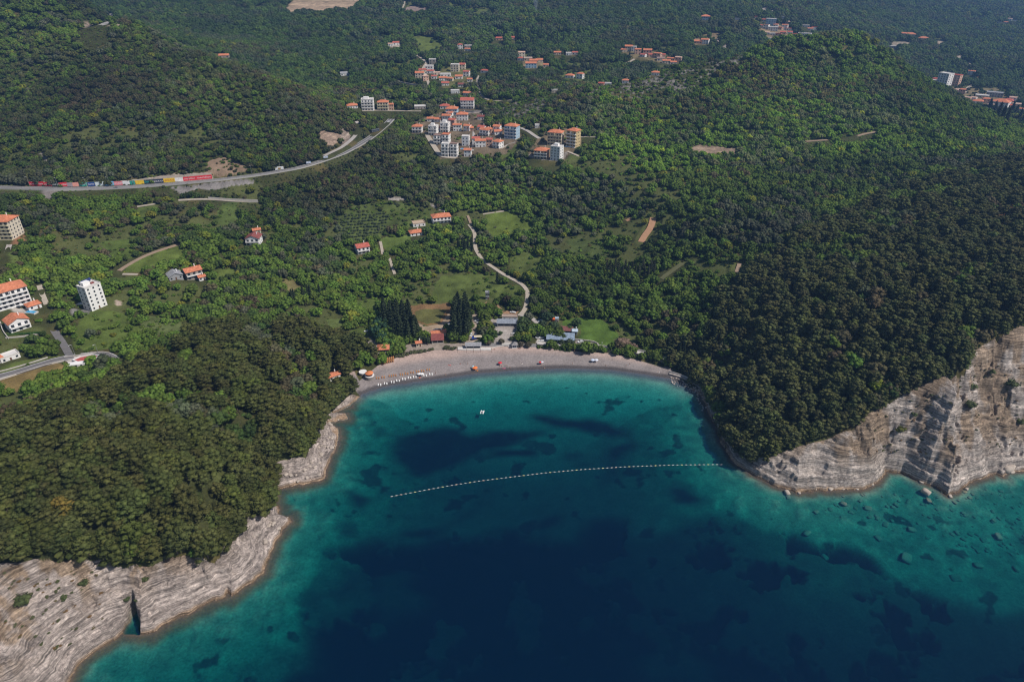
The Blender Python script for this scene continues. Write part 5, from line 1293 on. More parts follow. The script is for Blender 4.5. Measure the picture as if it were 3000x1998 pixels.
def house(h, name=None, group=None, cat=None):
    W_, Dp, fl = h['W'], h['Dp'], h['fl']; fh = h.get('fh', 3.0) * (1.2 if h['t'] > 780 else 1.0); z = fl * fh
    far = h['t'] > 1080
    nm = name or ('apartment_block' if fl >= 3 else ('cottage' if W_ < 9 and fl == 1 else 'house'))
    root = thing(nm, (h['X'], h['Y'], h['Z']), h['rz'], h['label'], cat or ('apartment block' if fl >= 3 else 'house'), group)
    wm = wall_mat(h['wall'])
    b = MB(); b.box(-W_ / 2, W_ / 2, 0, Dp, -3.0, z); gable_end(b, h['roof'], W_, Dp, z)
    bal = h['bal'] and not far
    b.build('wall', wm, root)
    rf = roof_mesh(h['roof'], W_, Dp, z, .3 if far else .6)
    if h['roof'] == 'flat':
        ro = rf.build('roof', wall_mat(h['rc']) if h['rc'] != OR else tile_mat(OR), root)
        if fl >= 2 and not far and W_ > 9:
            s_ = MB(); s_.box(-W_ * .32, W_ * .1, Dp * .45, Dp * .85, z + .16, z + 2.5); s_.build('roof_room', wall_mat(h['wall']) , root)
            if h['rc'] in (BR, DR):
                s_ = MB(); s_.box(-W_ * .36, W_ * .36, Dp * .25, Dp * .92, z + 2.52, z + 2.75); s_.build('awning', tile_mat(DR), root)
    else:
        ro = rf.build('roof', tile_mat(h['rc']), root)
        if not far:
            s_ = MB(); s_.box(W_ * .2, W_ * .2 + .6, Dp * .62, Dp * .62 + .6, z + .4, z + .4 + min(W_, Dp) * .2 + 1.2); s_.box(W_ * .2 - .08, W_ * .2 + .68, Dp * .62 - .08, Dp * .62 + .68, z + .4 + min(W_, Dp) * .2 + 1.2, z + .55 + min(W_, Dp) * .2 + 1.2)
            s_.build('chimney', wall_mat(WH), ro)
    n = max(2, int(W_ / (3.2 if not far else 4.2))); ns = max(1, int(Dp / (3.6 if not far else 6)))
    wme = WIN_B if h['wall'] == BL else WIN_ME
    for f in range(fl):
        zc = f * fh + 1.6
        ww = 1.9 if bal else (2.2 if far else 1.25); hh = 2.1 if bal else (1.7 if far else 1.35)
        for i in range(n):
            x = -W_ / 2 + W_ * (i + .5) / n
            if f == 0 and i == n // 2 and not bal:
                put_box(unit_door(), 'door', root, x, -.02, 1.05, 1.1, .1, 2.1); continue
            put_box(wme, 'window', root, x, -.02, zc - (.3 if bal else 0), ww, .1, hh)
        for i in range(ns):
            y = Dp * (i + .5) / ns
            for sx in (-1, 1):
                if (sx == 1) == (math.sin(h['rz'] + math.atan2(h['X'], h['Y'])) > .2) and abs(sx) and not h.get('both'): continue
                put_box(wme, 'window', root, sx * (W_ / 2 + .02), y, zc, .1, 2.2 if far else 1.2, 1.6 if far else 1.3)
        if bal and (f > 0 or fl > 3):
            s_ = MB(); zb = f * fh; xb = W_ / 2 - .2
            s_.box(-xb, xb, -1.6, -.03, zb - .2, zb); railing(s_, -xb, xb, -1.6, zb)
            s_.box(-xb, -xb + .1, -1.5, -.03, zb, zb + 1.0); s_.box(xb - .1, xb, -1.5, -.03, zb, zb + 1.0)
            if fl >= 3:
                s_.box(-.12, .12, -1.5, -.03, zb + 1.0, zb + fh - .22)
            s_.build('balcony', wall_mat(WH if h['wall'] != CR else (.70, .62, .42)), root)
    return root
_dm = {}
def unit_door():
    if 'd' not in _dm: _dm['d'] = unit_box('door', mat('door_wood', (.16, .09, .06), .6, .2, 2.))
    return _dm['d']
for h in HB:
    h['root'] = house(h, group=h.get('group'), name='house' if h.get('group') else None)
def hb(s):
    return next(h for h in HB if s in h['label'])
# solar panels and stair head on the tower
h = hb('tower block'); z = h['fl'] * 3 + .2
SOLAR = mat('solar_cells', (.02, .035, .16), .3, .2, 4., spec=.5)
for i in range(5):
    s_ = MB(); x = -h['W'] * .32 + i * h['W'] * .15; y = h['Dp'] * .82
    s_.add([(x, y, z + 1.2), (x + h['W'] * .13, y, z + 1.2), (x + h['W'] * .13, y + 1.6, z + 2.4), (x, y + 1.6, z + 2.4), (x, y, z + 1.12), (x + h['W'] * .13, y, z + 1.12), (x + h['W'] * .13, y + 1.6, z + 2.32), (x, y + 1.6, z + 2.32)],
           [(0,1,2,3),(4,7,6,5),(0,4,5,1),(1,5,6,2),(2,6,7,3),(3,7,4,0)])
    s_.tube((x + .1, y + 1.5, z), (x + .1, y + 1.5, z + 2.3), .05); s_.tube((x + .1, y + .1, z), (x + .1, y + .1, z + 1.2), .05)
    s_.build('solar_panel', SOLAR, h['root'])
s_ = MB(); s_.box(h['W'] * .1, h['W'] * .3, h['Dp'] * .3, h['Dp'] * .5, z + .1, z + .9); s_.build('roof_hatch', tile_mat(DR), h['root'])
# village church with its little bell gable
X, Y, Z, t = hit(*c(3, (232, 312))[0])
ch_ = thing('chapel', (X, Y, Z), -.35, 'small stone chapel with bell gable below the far hamlet', 'chapel')
b = MB(); b.box(-3.2, 3.2, 0, 9, -2, 5.2); gable_end(b, 'gabley', 6.4, 9, 5.2, .5); b.build('wall', wall_mat((.55, .46, .38)), ch_)
roof_mesh('gabley', 6.4, 9, 5.2, .3, .5).build('roof', tile_mat(TR), ch_)
b = MB(); b.box(-1.4, -.7, -.3, .5, 7, 9.6); b.box(.7, 1.4, -.3, .5, 7, 9.6); b.box(-1.5, 1.5, -.35, .55, 9.6, 10.1); b.add([(-1.5,-.35,10.1),(1.5,-.35,10.1),(1.5,.55,10.1),(-1.5,.55,10.1),(0,-.35,11.2),(0,.55,11.2)],[(0,1,4),(1,2,5,4),(2,3,5),(3,0,4,5)]); b.build('bell_gable', wall_mat((.55, .46, .38)), ch_)
put_box(unit_door(), 'door', ch_, 0, -.02, 1.3, 1.4, .1, 2.6)
# ------------------------------------------------------------------ cypresses and other single trees
GT_D, GT_G, GT_F, GT_Y, GT_B, GT_O = (.030,.044,.020), (.05,.085,.028), (.075,.15,.03), (.19,.19,.03), (.17,.12,.085), (.10,.115,.075)
def tree_at(kind, k, x, y, s, label, cat, group, tint, sz=1, name=None, var=None):
    X, Y, Z, t = hit(*c(k, (x, y))[0])
    j = random.uniform(.85, 1.15)
    return plant(kind, random.randrange(3) if var is None else var, X, Y, Z, s, random.uniform(0, 6.28), [q * j for q in tint], label, cat, group, name or {'cypress': 'cypress_tree', 'pine': 'pine_tree', 'broad': 'leafy_tree', 'bush': 'green_bush'}[kind], sz)
L1 = ('tall dark cypress in the dense grove left of the beach field', 'cypress', 'cypress grove left of the field')
for x, y in ((450,440),(560,430),(660,440),(760,430),(860,450),(450,560),(560,560),(660,560),(770,550),(880,560),(600,660),(700,680),(810,670),(910,670),(970,700),(640,790),(740,800),(850,810),(950,790),(1000,760)):
    tree_at('cypress', 9, x, y, random.uniform(1.95, 2.4), *L1, GT_D, .72)
L2 = ('tall dark cypress in the narrow grove between field and car park', 'cypress', 'cypress grove beside the car park')
for x, y in ((1700,340),(1820,330),(1650,430),(1750,430),(1850,430),(1630,540),(1730,540),(1830,540),(1880,530),(1620,650),(1720,650),(1820,650),(1880,640),(1640,740),(1740,740),(1840,735)):
    tree_at('cypress', 9, x, y, random.uniform(1.95, 2.4), *L2, GT_D, .72)
for x, y, s in ((330,640,1.15),(400,560,1.2),(300,760,1.1),(440,700,1.15),(400,820,1.0)):
    tree_at('broad', 9, x, y, s, 'broad dark green tree at the left edge of the big cypress grove', 'tree', 'dark trees beside the cypress grove', (.025,.06,.032), 1.25)
for x, y, s in ((470,870,.8),(600,900,.8),(700,930,.7),(560,960,.6)):
    tree_at('broad', 9, x, y, s, 'fresh green tree at the foot of the cypress grove', 'tree', 'green trees below the cypress grove', GT_F)
for x, y in ((1070,830),(1170,850)): tree_at('broad', 9, x, y, .62, 'compact dark tree left of the dark red restaurant', 'tree', 'trees beside the red restaurant', GT_D, 1.3)
L3 = ('slim dark cypress in the row standing in the green valley', 'cypress', 'cypress row in the valley')
for i in range(17): tree_at('cypress', 6, 1125 + i * 20 + random.uniform(-6, 6), 700 + (i % 3) * 22, random.uniform(.85, 1.2), *L3, (.05,.058,.032), 1)
L4 = ('dark cypress in the far wood above the olive fields', 'cypress', 'far cypress wood')
for i in range(34): tree_at('cypress', 2, 1190 + (i * 37) % 400 + random.uniform(-8, 8), 215 + (i * 23) % 110, random.uniform(1.1, 1.6), *L4, GT_D, 1)
L5 = ('dark cypress in the grove near the right photo edge', 'cypress', 'cypress grove at the right edge')
for i in range(24): tree_at('cypress', 3, 2110 + (i * 29) % 260 + random.uniform(-6, 6), 770 + (i * 17) % 75 + (i * 29) % 260 * .1, random.uniform(1.5, 2.1), *L5, (.022,.030,.022), .9)
L6 = ('dark cypress of the little clump beside the valley track', 'cypress', 'cypresses beside the valley track')
for x, y in ((1515,560),(1545,565),(1580,570),(1605,560),(1560,585)): tree_at('cypress', 5, x, y, random.uniform(1.3, 1.6), *L6, GT_D, .9)
for x, y in ((360,915),(372,918),(385,912),(447,892),(480,880),(495,880),(560,870),(600,868)): tree_at('cypress', 5, x, y, random.uniform(.9, 1.2), 'slim dark cypress in the scrub left of the field', 'cypress', 'cypresses in the left scrub', GT_D)
for x, y in ((1950,460),(1945,540),(2080,545),(1985,420),(1915,440)): tree_at('cypress', 2, x, y, 1.3, 'lone cypress below the eastern hamlet', 'cypress', 'cypresses of the eastern hamlet', GT_D)
tree_at('cypress', 6, 369, 782, 1.0, 'single dark cypress in the scrub meadow right of the valley track', 'cypress', None, GT_D, 1.0)
tree_at('cypress', 6, 165, 700, 1.1, 'single cypress left of the valley track bend', 'cypress', None, GT_D, 1.0)
for x, y in ((1545,1270),(1570,1280),(1620,1290),(1650,1285)): tree_at('cypress', 6, x, y, 1.0, 'dark cypress at the right end of the beach', 'cypress', 'cypresses at the right end of the beach', GT_D, 1.1)
tree_at('pine', 5, 230, 395, 1.0, 'big dark conifer right of the dark red gabled house', 'pine tree', None, (.04,.055,.025), 1.1)
tree_at('pine', 4, 715, 1318, .55, 'small dark tree on the traffic island of the village road', 'pine tree', None, (.04,.055,.03), 1)
tree_at('pine', 1, 0, 0, .01, 'x', 'x', None, GT_D) if False else None
# the orange-tinged pine and others one can point at
tree_at('pine', 12, 195, 1520, 1.15, 'orange-tinged yellowish pine on the left headland', 'pine tree', None, (.20,.15,.03))
for x, y, s, tn, lb in ((130,600,.95,(.14,.16,.03),'round tree with yellow-green crown beside the car park'),(90,690,.85,(.18,.18,.03),'yellowest tree beside the car park, nearest the beach road'),(230,730,.8,(.10,.13,.03),'green-yellow tree left of the terraces, near the beach road'),(190,560,.7,(.13,.14,.03),'upper yellow-green tree by the beach plaza'),
    (780,560,1.15,(.055,.085,.03),'largest leafy tree right of the brown-roofed beach building'),(860,440,.9,(.10,.11,.07),'grey-green tree behind the largest one right of the beach building'),(790,760,.75,(.16,.18,.03),'yellow-green tree in front of the largest plaza tree'),(900,700,.9,(.055,.09,.03),'dark leafy tree left of the boat yard'),(740,660,.9,(.055,.09,.03),'leafy tree touching the right corner of the beach building'),
    (1180,460,1.1,(.035,.065,.03),'tall dark tree behind the boat yard'),(1290,620,1.05,(.05,.08,.03),'leafy tree just behind the blue restaurant'),(1100,560,.8,(.04,.06,.03),'dark tree beside the parked cars on the lane'),(1680,560,.9,(.05,.085,.03),'leafy tree behind the blue annexe'),(1560,640,.7,(.06,.09,.03),'smaller leafy tree left of the blue annexe'),
    (1430,860,.62,(.045,.06,.03),'tree growing through the left terrace of the blue restaurant'),(1560,880,.75,(.045,.06,.03),'tree at the right corner of the blue restaurant'),(1110,720,.5,(.05,.08,.03),'small tree behind the boat trailer'),
    (180,870,.55,(.10,.085,.055),'brownish tamarisk above the beach wall, left'),(400,850,.55,(.09,.08,.05),'tamarisk above the beach stairs'),(730,900,.6,(.10,.085,.055),'brownish tamarisk right of the kiosk'),(860,910,.6,(.09,.08,.05),'tamarisk in the middle of the beach edge'),(580,790,.45,(.08,.11,.04),'small tree on the right plaza terrace'),(385,700,.45,(.05,.08,.03),'small tree on the left plaza terrace')):
    tree_at('broad', 10, x, y, s, lb, 'tree', None, tn)
for x, y in ((1060,1010+240),): pass
tree_at('broad', 6, 1230, 1215, 1.35, 'wide leafless brown tree beside the lawn', 'tree', None, GT_B, .75)
tree_at('broad', 6, 1300, 1235, .9, 'smaller brown bare tree next to the wide leafless one', 'tree', None, GT_B, .8)
for x, y in ((650,1085),(710,1075),(760,1060),(830,1045),(900,1020),(960,1010),(1010,1010),(1060,1000),(1130,990),(1210,975),(1250,960),(1490,940),(1530,945),(1590,950),(1640,940)):
    tree_at('bush', 9, x, y, random.uniform(.9, 1.3), 'dusty green tamarisk bush along the back of the beach', 'bush', 'tamarisks along the beach edge', (.085,.095,.045), 1.15)
for x, y in ((1340,945),(1410,955),(1480,965),(1545,982)):
    tree_at('bush', 10, x, y, 1.15, 'clipped round shrub in the row of four on the sand', 'shrub', 'four clipped shrubs on the sand', (.06,.10,.02), .8)
for x, y in ((1035,920),(1120,925)): tree_at('bush', 10, x, y, 1.3, 'clipped round shrub left of the beach promenade', 'shrub', 'two clipped shrubs left of the promenade', (.06,.10,.02), .8)
for x, y, s in ((15,1290,1.),(480,1245,1.2),(560,1300,1.2),(1900,1330,.8)): pass
for k, x, y, s, lb in ((12,70,1762,1.9,'largest dark bush on the left cliff face'),(12,245,1712,1.2,'bush on the left cliff below the pines'),(12,190,1752,1.0,'small bush left of the cleft on the cliff face'),(12,372,1756,.9,'bush growing right above the sea cleft'),(12,398,1760,.6,'tiny bush at the lip of the sea cleft'),(12,427,1698,1.0,'dry bush on the upper cliff right of the cleft'),
    (12,2640,1262,1.8,'broad olive bush overhanging the right cliff face'),(12,2838,1190,2.0,'dark bush high on the pale right cliff'),(12,2850,1135,1.5,'upper dark bush on the pale right cliff'),(12,2965,1130,2.2,'large bush near the right edge on the cliff'),(12,2678,1215,1.1,'bush on the cliff edge left of the pale face'),(12,2905,1090,1.2,'bush in the upper gully of the right cliff'),(12,2990,1240,1.5,'bush at the right photo edge on the cliff')):
    tree_at('bush', k, x, y, s, lb, 'bush', None, (.075,.095,.035) if 'overhang' not in lb else (.13,.14,.03), 1)
L7 = ('small dry tussock on the pale cliff face', 'bush', 'tussocks on the cliffs')
for i in range(190):
    u, v = (random.uniform(5, 300), random.uniform(1670, 1900)) if i % 3 == 0 else (random.uniform(2560, 2995), random.uniform(1060, 1330))
    X, Y, Z, t = hit(u, v)
    if float(cover(cliff, X, Y)) < .4 or Z < 6: continue
    plant('bush', i % 4, X, Y, Z, random.uniform(.3, .62), i, random.choice([(.12,.10,.045), (.17,.105,.045), (.08,.09,.035), (.09,.095,.045)]), *L7, 'cliff_tussock', .8)
L8 = ('small round olive tree in the terraced grove', 'olive tree', 'olive grove on the terraces')
for r_ in range(9):
    for q in range(15):
        x = 690 + q * 24 + random.uniform(-5, 5) - r_ * 3; y = 318 + r_ * 21 + random.uniform(-4, 4) - q * 1.2
        if inpoly(np.array(x), np.array(y), [(660,320),(1000,280),(1060,380),(960,470),(740,500),(670,400)]): tree_at('broad', 5, x, y, random.uniform(.26, .42), *L8, (.075,.10,.05), .9, 'olive_tree')

# ------------------------------------------------------------------ ready-made small builders
PAINT = lambda n, c_, r=.35: mat('paint_' + n, c_, r, .05, .5, 0, .5)
RUB = mat('rubber', (.02, .02, .02), .8); WOOD = mat('sunbed_wood', (.42, .19, .07), .7, .2, 2.); WHITE = mat('white_plastic', (.80, .79, .77), .5, .05); STEEL = mat('galvanised_steel', (.42, .43, .44), .5, .1, 1, .6)
def place(k, x, y): return hit(*c(k, (x, y))[0])
def wheels(root, L_, W_, r_=.32, xs=None):
    b = MB(); n = 12
    b.ring([[(r_ * math.cos(2*math.pi*i/n), yy, r_ + r_ * math.sin(2*math.pi*i/n)) for i in range(n)] for yy in (-.11, .11)])
    me = b.mesh('wheel', RUB)
    for x in (xs or (-L_ * .30, L_ * .31)):
        for y in (-W_ / 2 + .06, W_ / 2 - .06):
            o = bpy.data.objects.new('wheel', me); COL.objects.link(o); o.parent = root; o.location = (x, y, 0)
def loft(secs, m, name, parent):
    b = MB(); b.ring(secs); return b.build(name, m, parent)
def car(k, x, y, rz, paint, label, L_=4.3, W_=1.8, van=False, group=None, pos=None):
    X, Y, Z, t = pos or place(k, x, y)
    r_ = thing('parked_van' if van else 'parked_car', (X, Y, Z + .02), rz, label, 'van' if van else 'car', group)
    def sec(xx, w, z0, z1): 
        return [(xx, -w/2, z0), (xx, -w/2, z0 + (z1 - z0) * .7), (xx, -w/2 * .88, z1), (xx, w/2 * .88, z1), (xx, w/2, z0 + (z1 - z0) * .7), (xx, w/2, z0)]
    h1, h2 = (1.15, 2.0) if van else (.92, 1.45)
    loft([sec(-L_/2, W_*.86, .35, .75), sec(-L_/2+.25, W_, .25, h1*.86), sec(-L_*.22, W_, .25, h1), sec(L_*.40, W_, .25, h1), sec(L_/2, W_*.9, .35, h1*.9)], paint, 'body', r_)
    a, b_2 = (-L_*.34, L_*.48) if van else (-L_*.12, L_*.42)
    def cab(xx, w, z0, z1): return [(xx[0], -w[0]/2, z0), (xx[0], w[0]/2, z0), (xx[1], w[1]/2, z1), (xx[1], -w[1]/2, z1)]
    g = MB(); z1 = h2 - .07
    g.add([(a-.35,-W_*.46,h1-.03),(b_2,-W_*.46,h1-.03),(b_2,W_*.46,h1-.03),(a-.35,W_*.46,h1-.03),(a+.25,-W_*.38,z1),(b_2-.3,-W_*.38,z1),(b_2-.3,W_*.38,z1),(a+.25,W_*.38,z1)], [(0,3,2,1),(4,5,6,7),(0,1,5,4),(1,2,6,5),(2,3,7,6),(3,0,4,7)])
    g.build('window', GLASS, r_)
    g = MB(); g.box(a + .22, b_2 - .26, -W_*.385, W_*.385, z1 + .005, h2); g.build('roof', paint, r_)
    wheels(r_, L_, W_)
    return r_
P_W, P_DB, P_GR, P_SV, P_GN, P_BK, P_RD = PAINT('white', (.78,.78,.78)), PAINT('navy', (.02,.03,.09)), PAINT('grey', (.12,.13,.15)), PAINT('silver', (.45,.47,.5)), PAINT('green', (.20,.32,.10)), PAINT('black', (.02,.02,.025)), PAINT('red', (.5,.03,.02))
car(9, 1535, 560, R(75), P_W, 'white van parked beside the narrow cypress grove', 5.2, 2.0, True)
car(9, 1318, 628, R(10), P_GR, 'dark blue-grey car behind the orange-roofed hall', 4.4)
car(9, 1285, 668, R(20), P_SV, 'silver car nearest the orange-roofed hall, left one', 4.3)
car(9, 1440, 620, R(0), P_SV, 'long silver car right of the dark one behind the hall', 4.8)
car(9, 2058, 505, R(3), P_W, 'white car side-on in the middle of the car park', 4.4)
car(9, 2020, 475, R(10), P_W, 'white car half behind the side-on car', 4.2)
car(9, 1918, 715, R(80), P_W, 'white car parked nose-out beside the navy one', 4.3)
car(9, 1983, 735, R(78), P_DB, 'navy blue car in the car park', 4.3)
car(9, 2030, 640, R(85), P_GN, 'pale green car under the yellow-green trees', 4.2)
car(10, 1045, 445, R(70), P_BK, 'black car on the lane beside the dark tree', 4.2)
car(10, 1070, 475, R(20), P_W, 'white car on the lane beside the dark tree', 4.2)
car(10, 1075, 500, R(20), P_SV, 'silver car just below the white one on the lane', 4.2)
car(10, 1745, 830, R(10), P_W, 'white car parked right of the blue restaurant', 4.4)
car(1, 797, 1302, R(8), P_DB, 'dark car on the coast road below the blue banners', 4.4)
car(2, 325, 842, R(50), P_W, 'white car on the coast road entering the tunnel', 4.6)
car(4, 120, 945, R(10), P_BK, 'dark car in the yard of the large white apartment house', 4.3)
car(8, 2085, 575, R(20), P_W, 'white car in the garden left of the blue-glazed block', 4.2)
car(2, 400, 750, R(0), P_DB, 'blue car on the upper lane, left one', 4.2); car(2, 425, 750, R(0), P_DB, 'blue car on the upper lane, right one', 4.2)
# lorry and bus on the coast road
X, Y, Z, t = place(1, 1928, 1176)
r_ = thing('delivery_truck', (X, Y, Z), R(16), 'white delivery truck with a colourful picture on its side on the coast road', 'truck')
b = MB(); b.box(-2.2, 4.4, -1.2, 1.2, .9, 3.6); b.build('cargo_box', P_W, r_)
b = MB(); b.box(-1.4, 1.6, -1.23, -1.205, 1.3, 3.1); b.build('side_picture', mat('truck_picture', (.42,.16,.05), .6, .5, 1.4, two=(.25,.35,.12)), r_)
b = MB(); b.ring([[(x, -1.15, .5), (x, 1.15, .5), (x, 1.1, z), (x, -1.1, z)] for x, z in ((-4.1, 1.6), (-3.7, 2.7), (-2.35, 2.9))]); b.build('cab', P_W, r_)
b = MB(); b.add([(-4.13,-1.0,1.65),(-4.13,1.0,1.65),(-3.76,1.0,2.6),(-3.76,-1.0,2.6),(-4.05,-1.0,1.6),(-4.05,1.0,1.6),(-3.68,1.0,2.6),(-3.68,-1.0,2.6)],[(0,1,2,3),(4,7,6,5),(0,4,5,1),(1,5,6,2),(2,6,7,3),(3,7,4,0)]); b.build('windscreen', GLASS, r_)
wheels(r_, 8, 2.3, .5, (-3.1, 2.2, 3.4))
X, Y, Z, t = place(2, 235, 910)
r_ = thing('coach', (X, Y, Z), R(42), 'dark coach on the curving coast road', 'bus')
b = MB(); b.ring([[(x, -1.25, .4), (x, 1.25, .4), (x, 1.25, z * .85), (x, 1.1, z), (x, -1.1, z), (x, -1.25, z * .85)] for x, z in ((-5.5, 2.9), (-5.2, 3.2), (5.4, 3.2))]); b.build('body', P_GR, r_)
for yy in (-1.28, 1.26):
    b = MB(); b.box(-5.0, 5.0, yy, yy + .03, 1.5, 2.5); b.build('window', GLASS, r_)
wheels(r_, 11, 2.4, .5)
for x, y, lb in ((2130,1136,'white and blue road barrier board, left one on the coast road'), (2248,1098,'white and blue road barrier board, right one on the coast road')):
    X, Y, Z, t = place(1, x, y); r_ = thing('roadside_board', (X, Y, Z), R(25), lb, 'sign')
    b = MB(); b.box(-2.5, 2.5, -.06, .06, 1.2, 3.4); b.build('board', mat('board_blue', (.35,.45,.65), .6, .4, .6, two=(.7,.7,.72)), r_)
    b = MB(); b.tube((-2, 0, -.5), (-2, 0, 1.2), .08); b.tube((2, 0, -.5), (2, 0, 1.2), .08); b.build('posts', STEEL, r_)

# banners along the coast road, on the retaining wall
CR_ = next(Q for nm, w, cc, Q in ROADW if nm == 'coast_road')
BAN = [(180,285,(.55,.03,.04),'meridian'),(285,340,(.55,.03,.04),'meridian'),(340,400,(.02,.03,.02),'mtel'),(400,460,(.55,.03,.04),'meridian'),(460,500,(.25,.20,.22),''),(500,545,(.55,.25,.20),''),(545,600,(.03,.28,.22),'telekom'),(600,650,(.02,.06,.22),'banka'),(650,712,(.55,.62,.75),'hotel'),(712,780,(.18,.42,.68),'travel'),
       (780,840,(.60,.20,.22),'m:tel'),(840,890,(.62,.66,.72),'market'),(890,925,(.03,.25,.20),''),(930,990,(.80,.42,.03),''),(990,1045,(.02,.05,.07),'Ostvari'),(1045,1125,(.02,.03,.06),'ljeto'),(1125,1205,(.80,.42,.03),'ANAIS'),(1205,1262,(.62,.60,.58),''),(1262,1350,(.55,.03,.04),'meridian'),(1350,1462,(.55,.03,.04),'meridian')]
names = {0:'red',2:'black',6:'teal'}
def road_at(x):
    u = x / 2.354
    k = np.argmin(np.abs(proj(CR_[:, 0], CR_[:, 1], CR_[:, 2])[0] - u))
    return CR_[k], CR_[min(k + 1, len(CR_) - 1)] - CR_[max(k - 1, 0)]
def interp_road(x):
    uu = proj(CR_[:, 0], CR_[:, 1], CR_[:, 2])[0]; o = np.argsort(uu); u = x / 2.354
    return np.array([np.interp(u, uu[o], CR_[o, k]) for k in range(3)])
cname = ['first red','second red','black and green','third red','brownish mixed','orange-striped','teal','dark blue','pale blue and white','sky blue','red and white','white and blue','small dark teal','plain yellow','black with teal lettering','black with small lettering','yellow with red lettering','plain white','fourth red','longest red']
font_m = {}
for i, (x0, x1, cl_, txt) in enumerate(BAN):
    a, b2 = interp_road(x0), interp_road(x1)
    d = (b2 - a); L_ = float(np.hypot(d[0], d[1])); an = math.atan2(d[1], d[0]); nx_, ny_ = -math.sin(an), math.cos(an)
    off = 6.0
    r_ = thing('advertising_banner', (float(a[0] + nx_ * off), float(a[1] + ny_ * off), float(a[2])), an, '%s advertising banner on the wall beside the coast road' % cname[i], 'banner', 'advertising banners along the coast road')
    h_ = 4.0
    b = MB(); b.box(.05, L_ - .05, -.1, .1, .1, h_ + .1); b.build('panel', mat('banner_%d' % i, tuple(min(q * 1.35, .85) for q in cl_), .6, .10 if txt else .3, .4), r_)
    if txt:
        fc = bpy.data.curves.new('lettering', 'FONT'); fc.body = txt; fc.size = 2.2; fc.align_x = 'CENTER'; fc.align_y = 'CENTER'; fc.extrude = .02
        fc.materials.append(mat('banner_white', (.8,.78,.78), .6) if txt not in ('ANAIS', 'Ostvari') else mat('banner_ink_' + txt, (.5,.06,.02) if txt == 'ANAIS' else (.05,.5,.42), .6))
        o = bpy.data.objects.new('lettering', fc); COL.objects.link(o); o.parent = r_; o.location = (L_ / 2, -.13, h_ / 2 + .1); o.rotation_euler = (R(90), 0, 0)
        me_ = bpy.data.meshes.new_from_object(o); o2 = bpy.data.objects.new('lettering', me_); bpy.data.objects.remove(o); COL.objects.link(o2); o2.name = 'lettering'; o2.parent = r_; o2.location = (L_ / 2, -.13, h_ / 2 + .1); o2.rotation_euler = (R(90), 0, 0); wv_ = max(v.co.x for v in me_.vertices) - min(v.co.x for v in me_.vertices); o2.scale = (min(L_ * .85 / wv_, 2.5), 1.1, 1)
a, b2 = interp_road(175), interp_road(1465)
Qw = np.array([interp_road(x) for x in np.linspace(178, 1464, 60)])
T_ = np.gradient(Qw[:, :2], axis=0); T_ /= np.linalg.norm(T_, axis=1)[:, None]
Qw[:, 0] -= T_[:, 1] * 6.9; Qw[:, 1] += T_[:, 0] * 6.9; Qw[:, 2] += 3.6 + 2.2 * sstep(25, 45, np.arange(60)) + .5 * np.sin(np.arange(60) * 1.7)
o = strip('retaining_wall', Qw, 1.2, mat('wall_concrete', (.50,.42,.35), .9, .25, .3), 0, 8.0); tag(o, 'tan retaining wall behind the roadside advertising banners', 'wall')
# guard rail and lamps
for off, nm in ((-5.2, 'guard_rail'),):
    Qr = CR_.copy(); T_ = np.gradient(Qr[:, :2], axis=0); T_ /= np.linalg.norm(T_, axis=1)[:, None]
    Qr[:, 0] -= T_[:, 1] * off; Qr[:, 1] += T_[:, 0] * off; Qr[:, 2] += .8
    tag(strip(nm, Qr, .35, mat('parapet', (.45,.43,.41), .9), 0, 2.4), 'low pale parapet on the seaward edge of the coast road', 'guard rail')
def lamp(X, Y, Z, h_, label, group, globe=False):
    r_ = thing('street_lamp', (X, Y, Z), random.uniform(-.3, .3), label, 'street lamp', group)
    b = MB(); b.tube((0, 0, -1), (0, 0, h_), .14, .08); b.build('pole', STEEL, r_)
    if globe:
        b = MB(); b.lathe([(.05, h_ - .05), (.24, h_ + .1), (.3, h_ + .3), (.2, h_ + .52), (.03, h_ + .6)], 10); b.build('lamp_globe', WHITE, r_)
    else:
        b = MB(); b.tube((0, 0, h_), (0, -1.6, h_ + .4), .07); b.box(-.15, .15, -2.3, -1.5, h_ + .32, h_ + .5); b.build('lamp_head', mat('lamp_white', (.7,.7,.7)), r_)
for x in (183, 380, 578, 740, 903, 1060, 1292, 1728, 1925):
    p = interp_road(x); lamp(p[0] - .3, p[1] + 5.6, p[2], 9.0, 'tall street lamp behind the coast road banners and verge', 'street lamps along the coast road')
for k, x, y, lb in ((4,515,1265,'street lamp beside the lane bend'),(4,678,1262,'street lamp above the red court'),(10,2105,930,'globe lamp at the corner of the sandy plot'),(11,905,495,'globe lamp in the middle of the promenade'),(11,1395,500,'globe lamp at the right end of the promenade'),(6,240,405,'lone pole beside the valley track')):
    X, Y, Z, t = place(k, x, y); lamp(X, Y, Z, 4.5 if 'globe' in lb else 7, lb, None, 'globe' in lb)

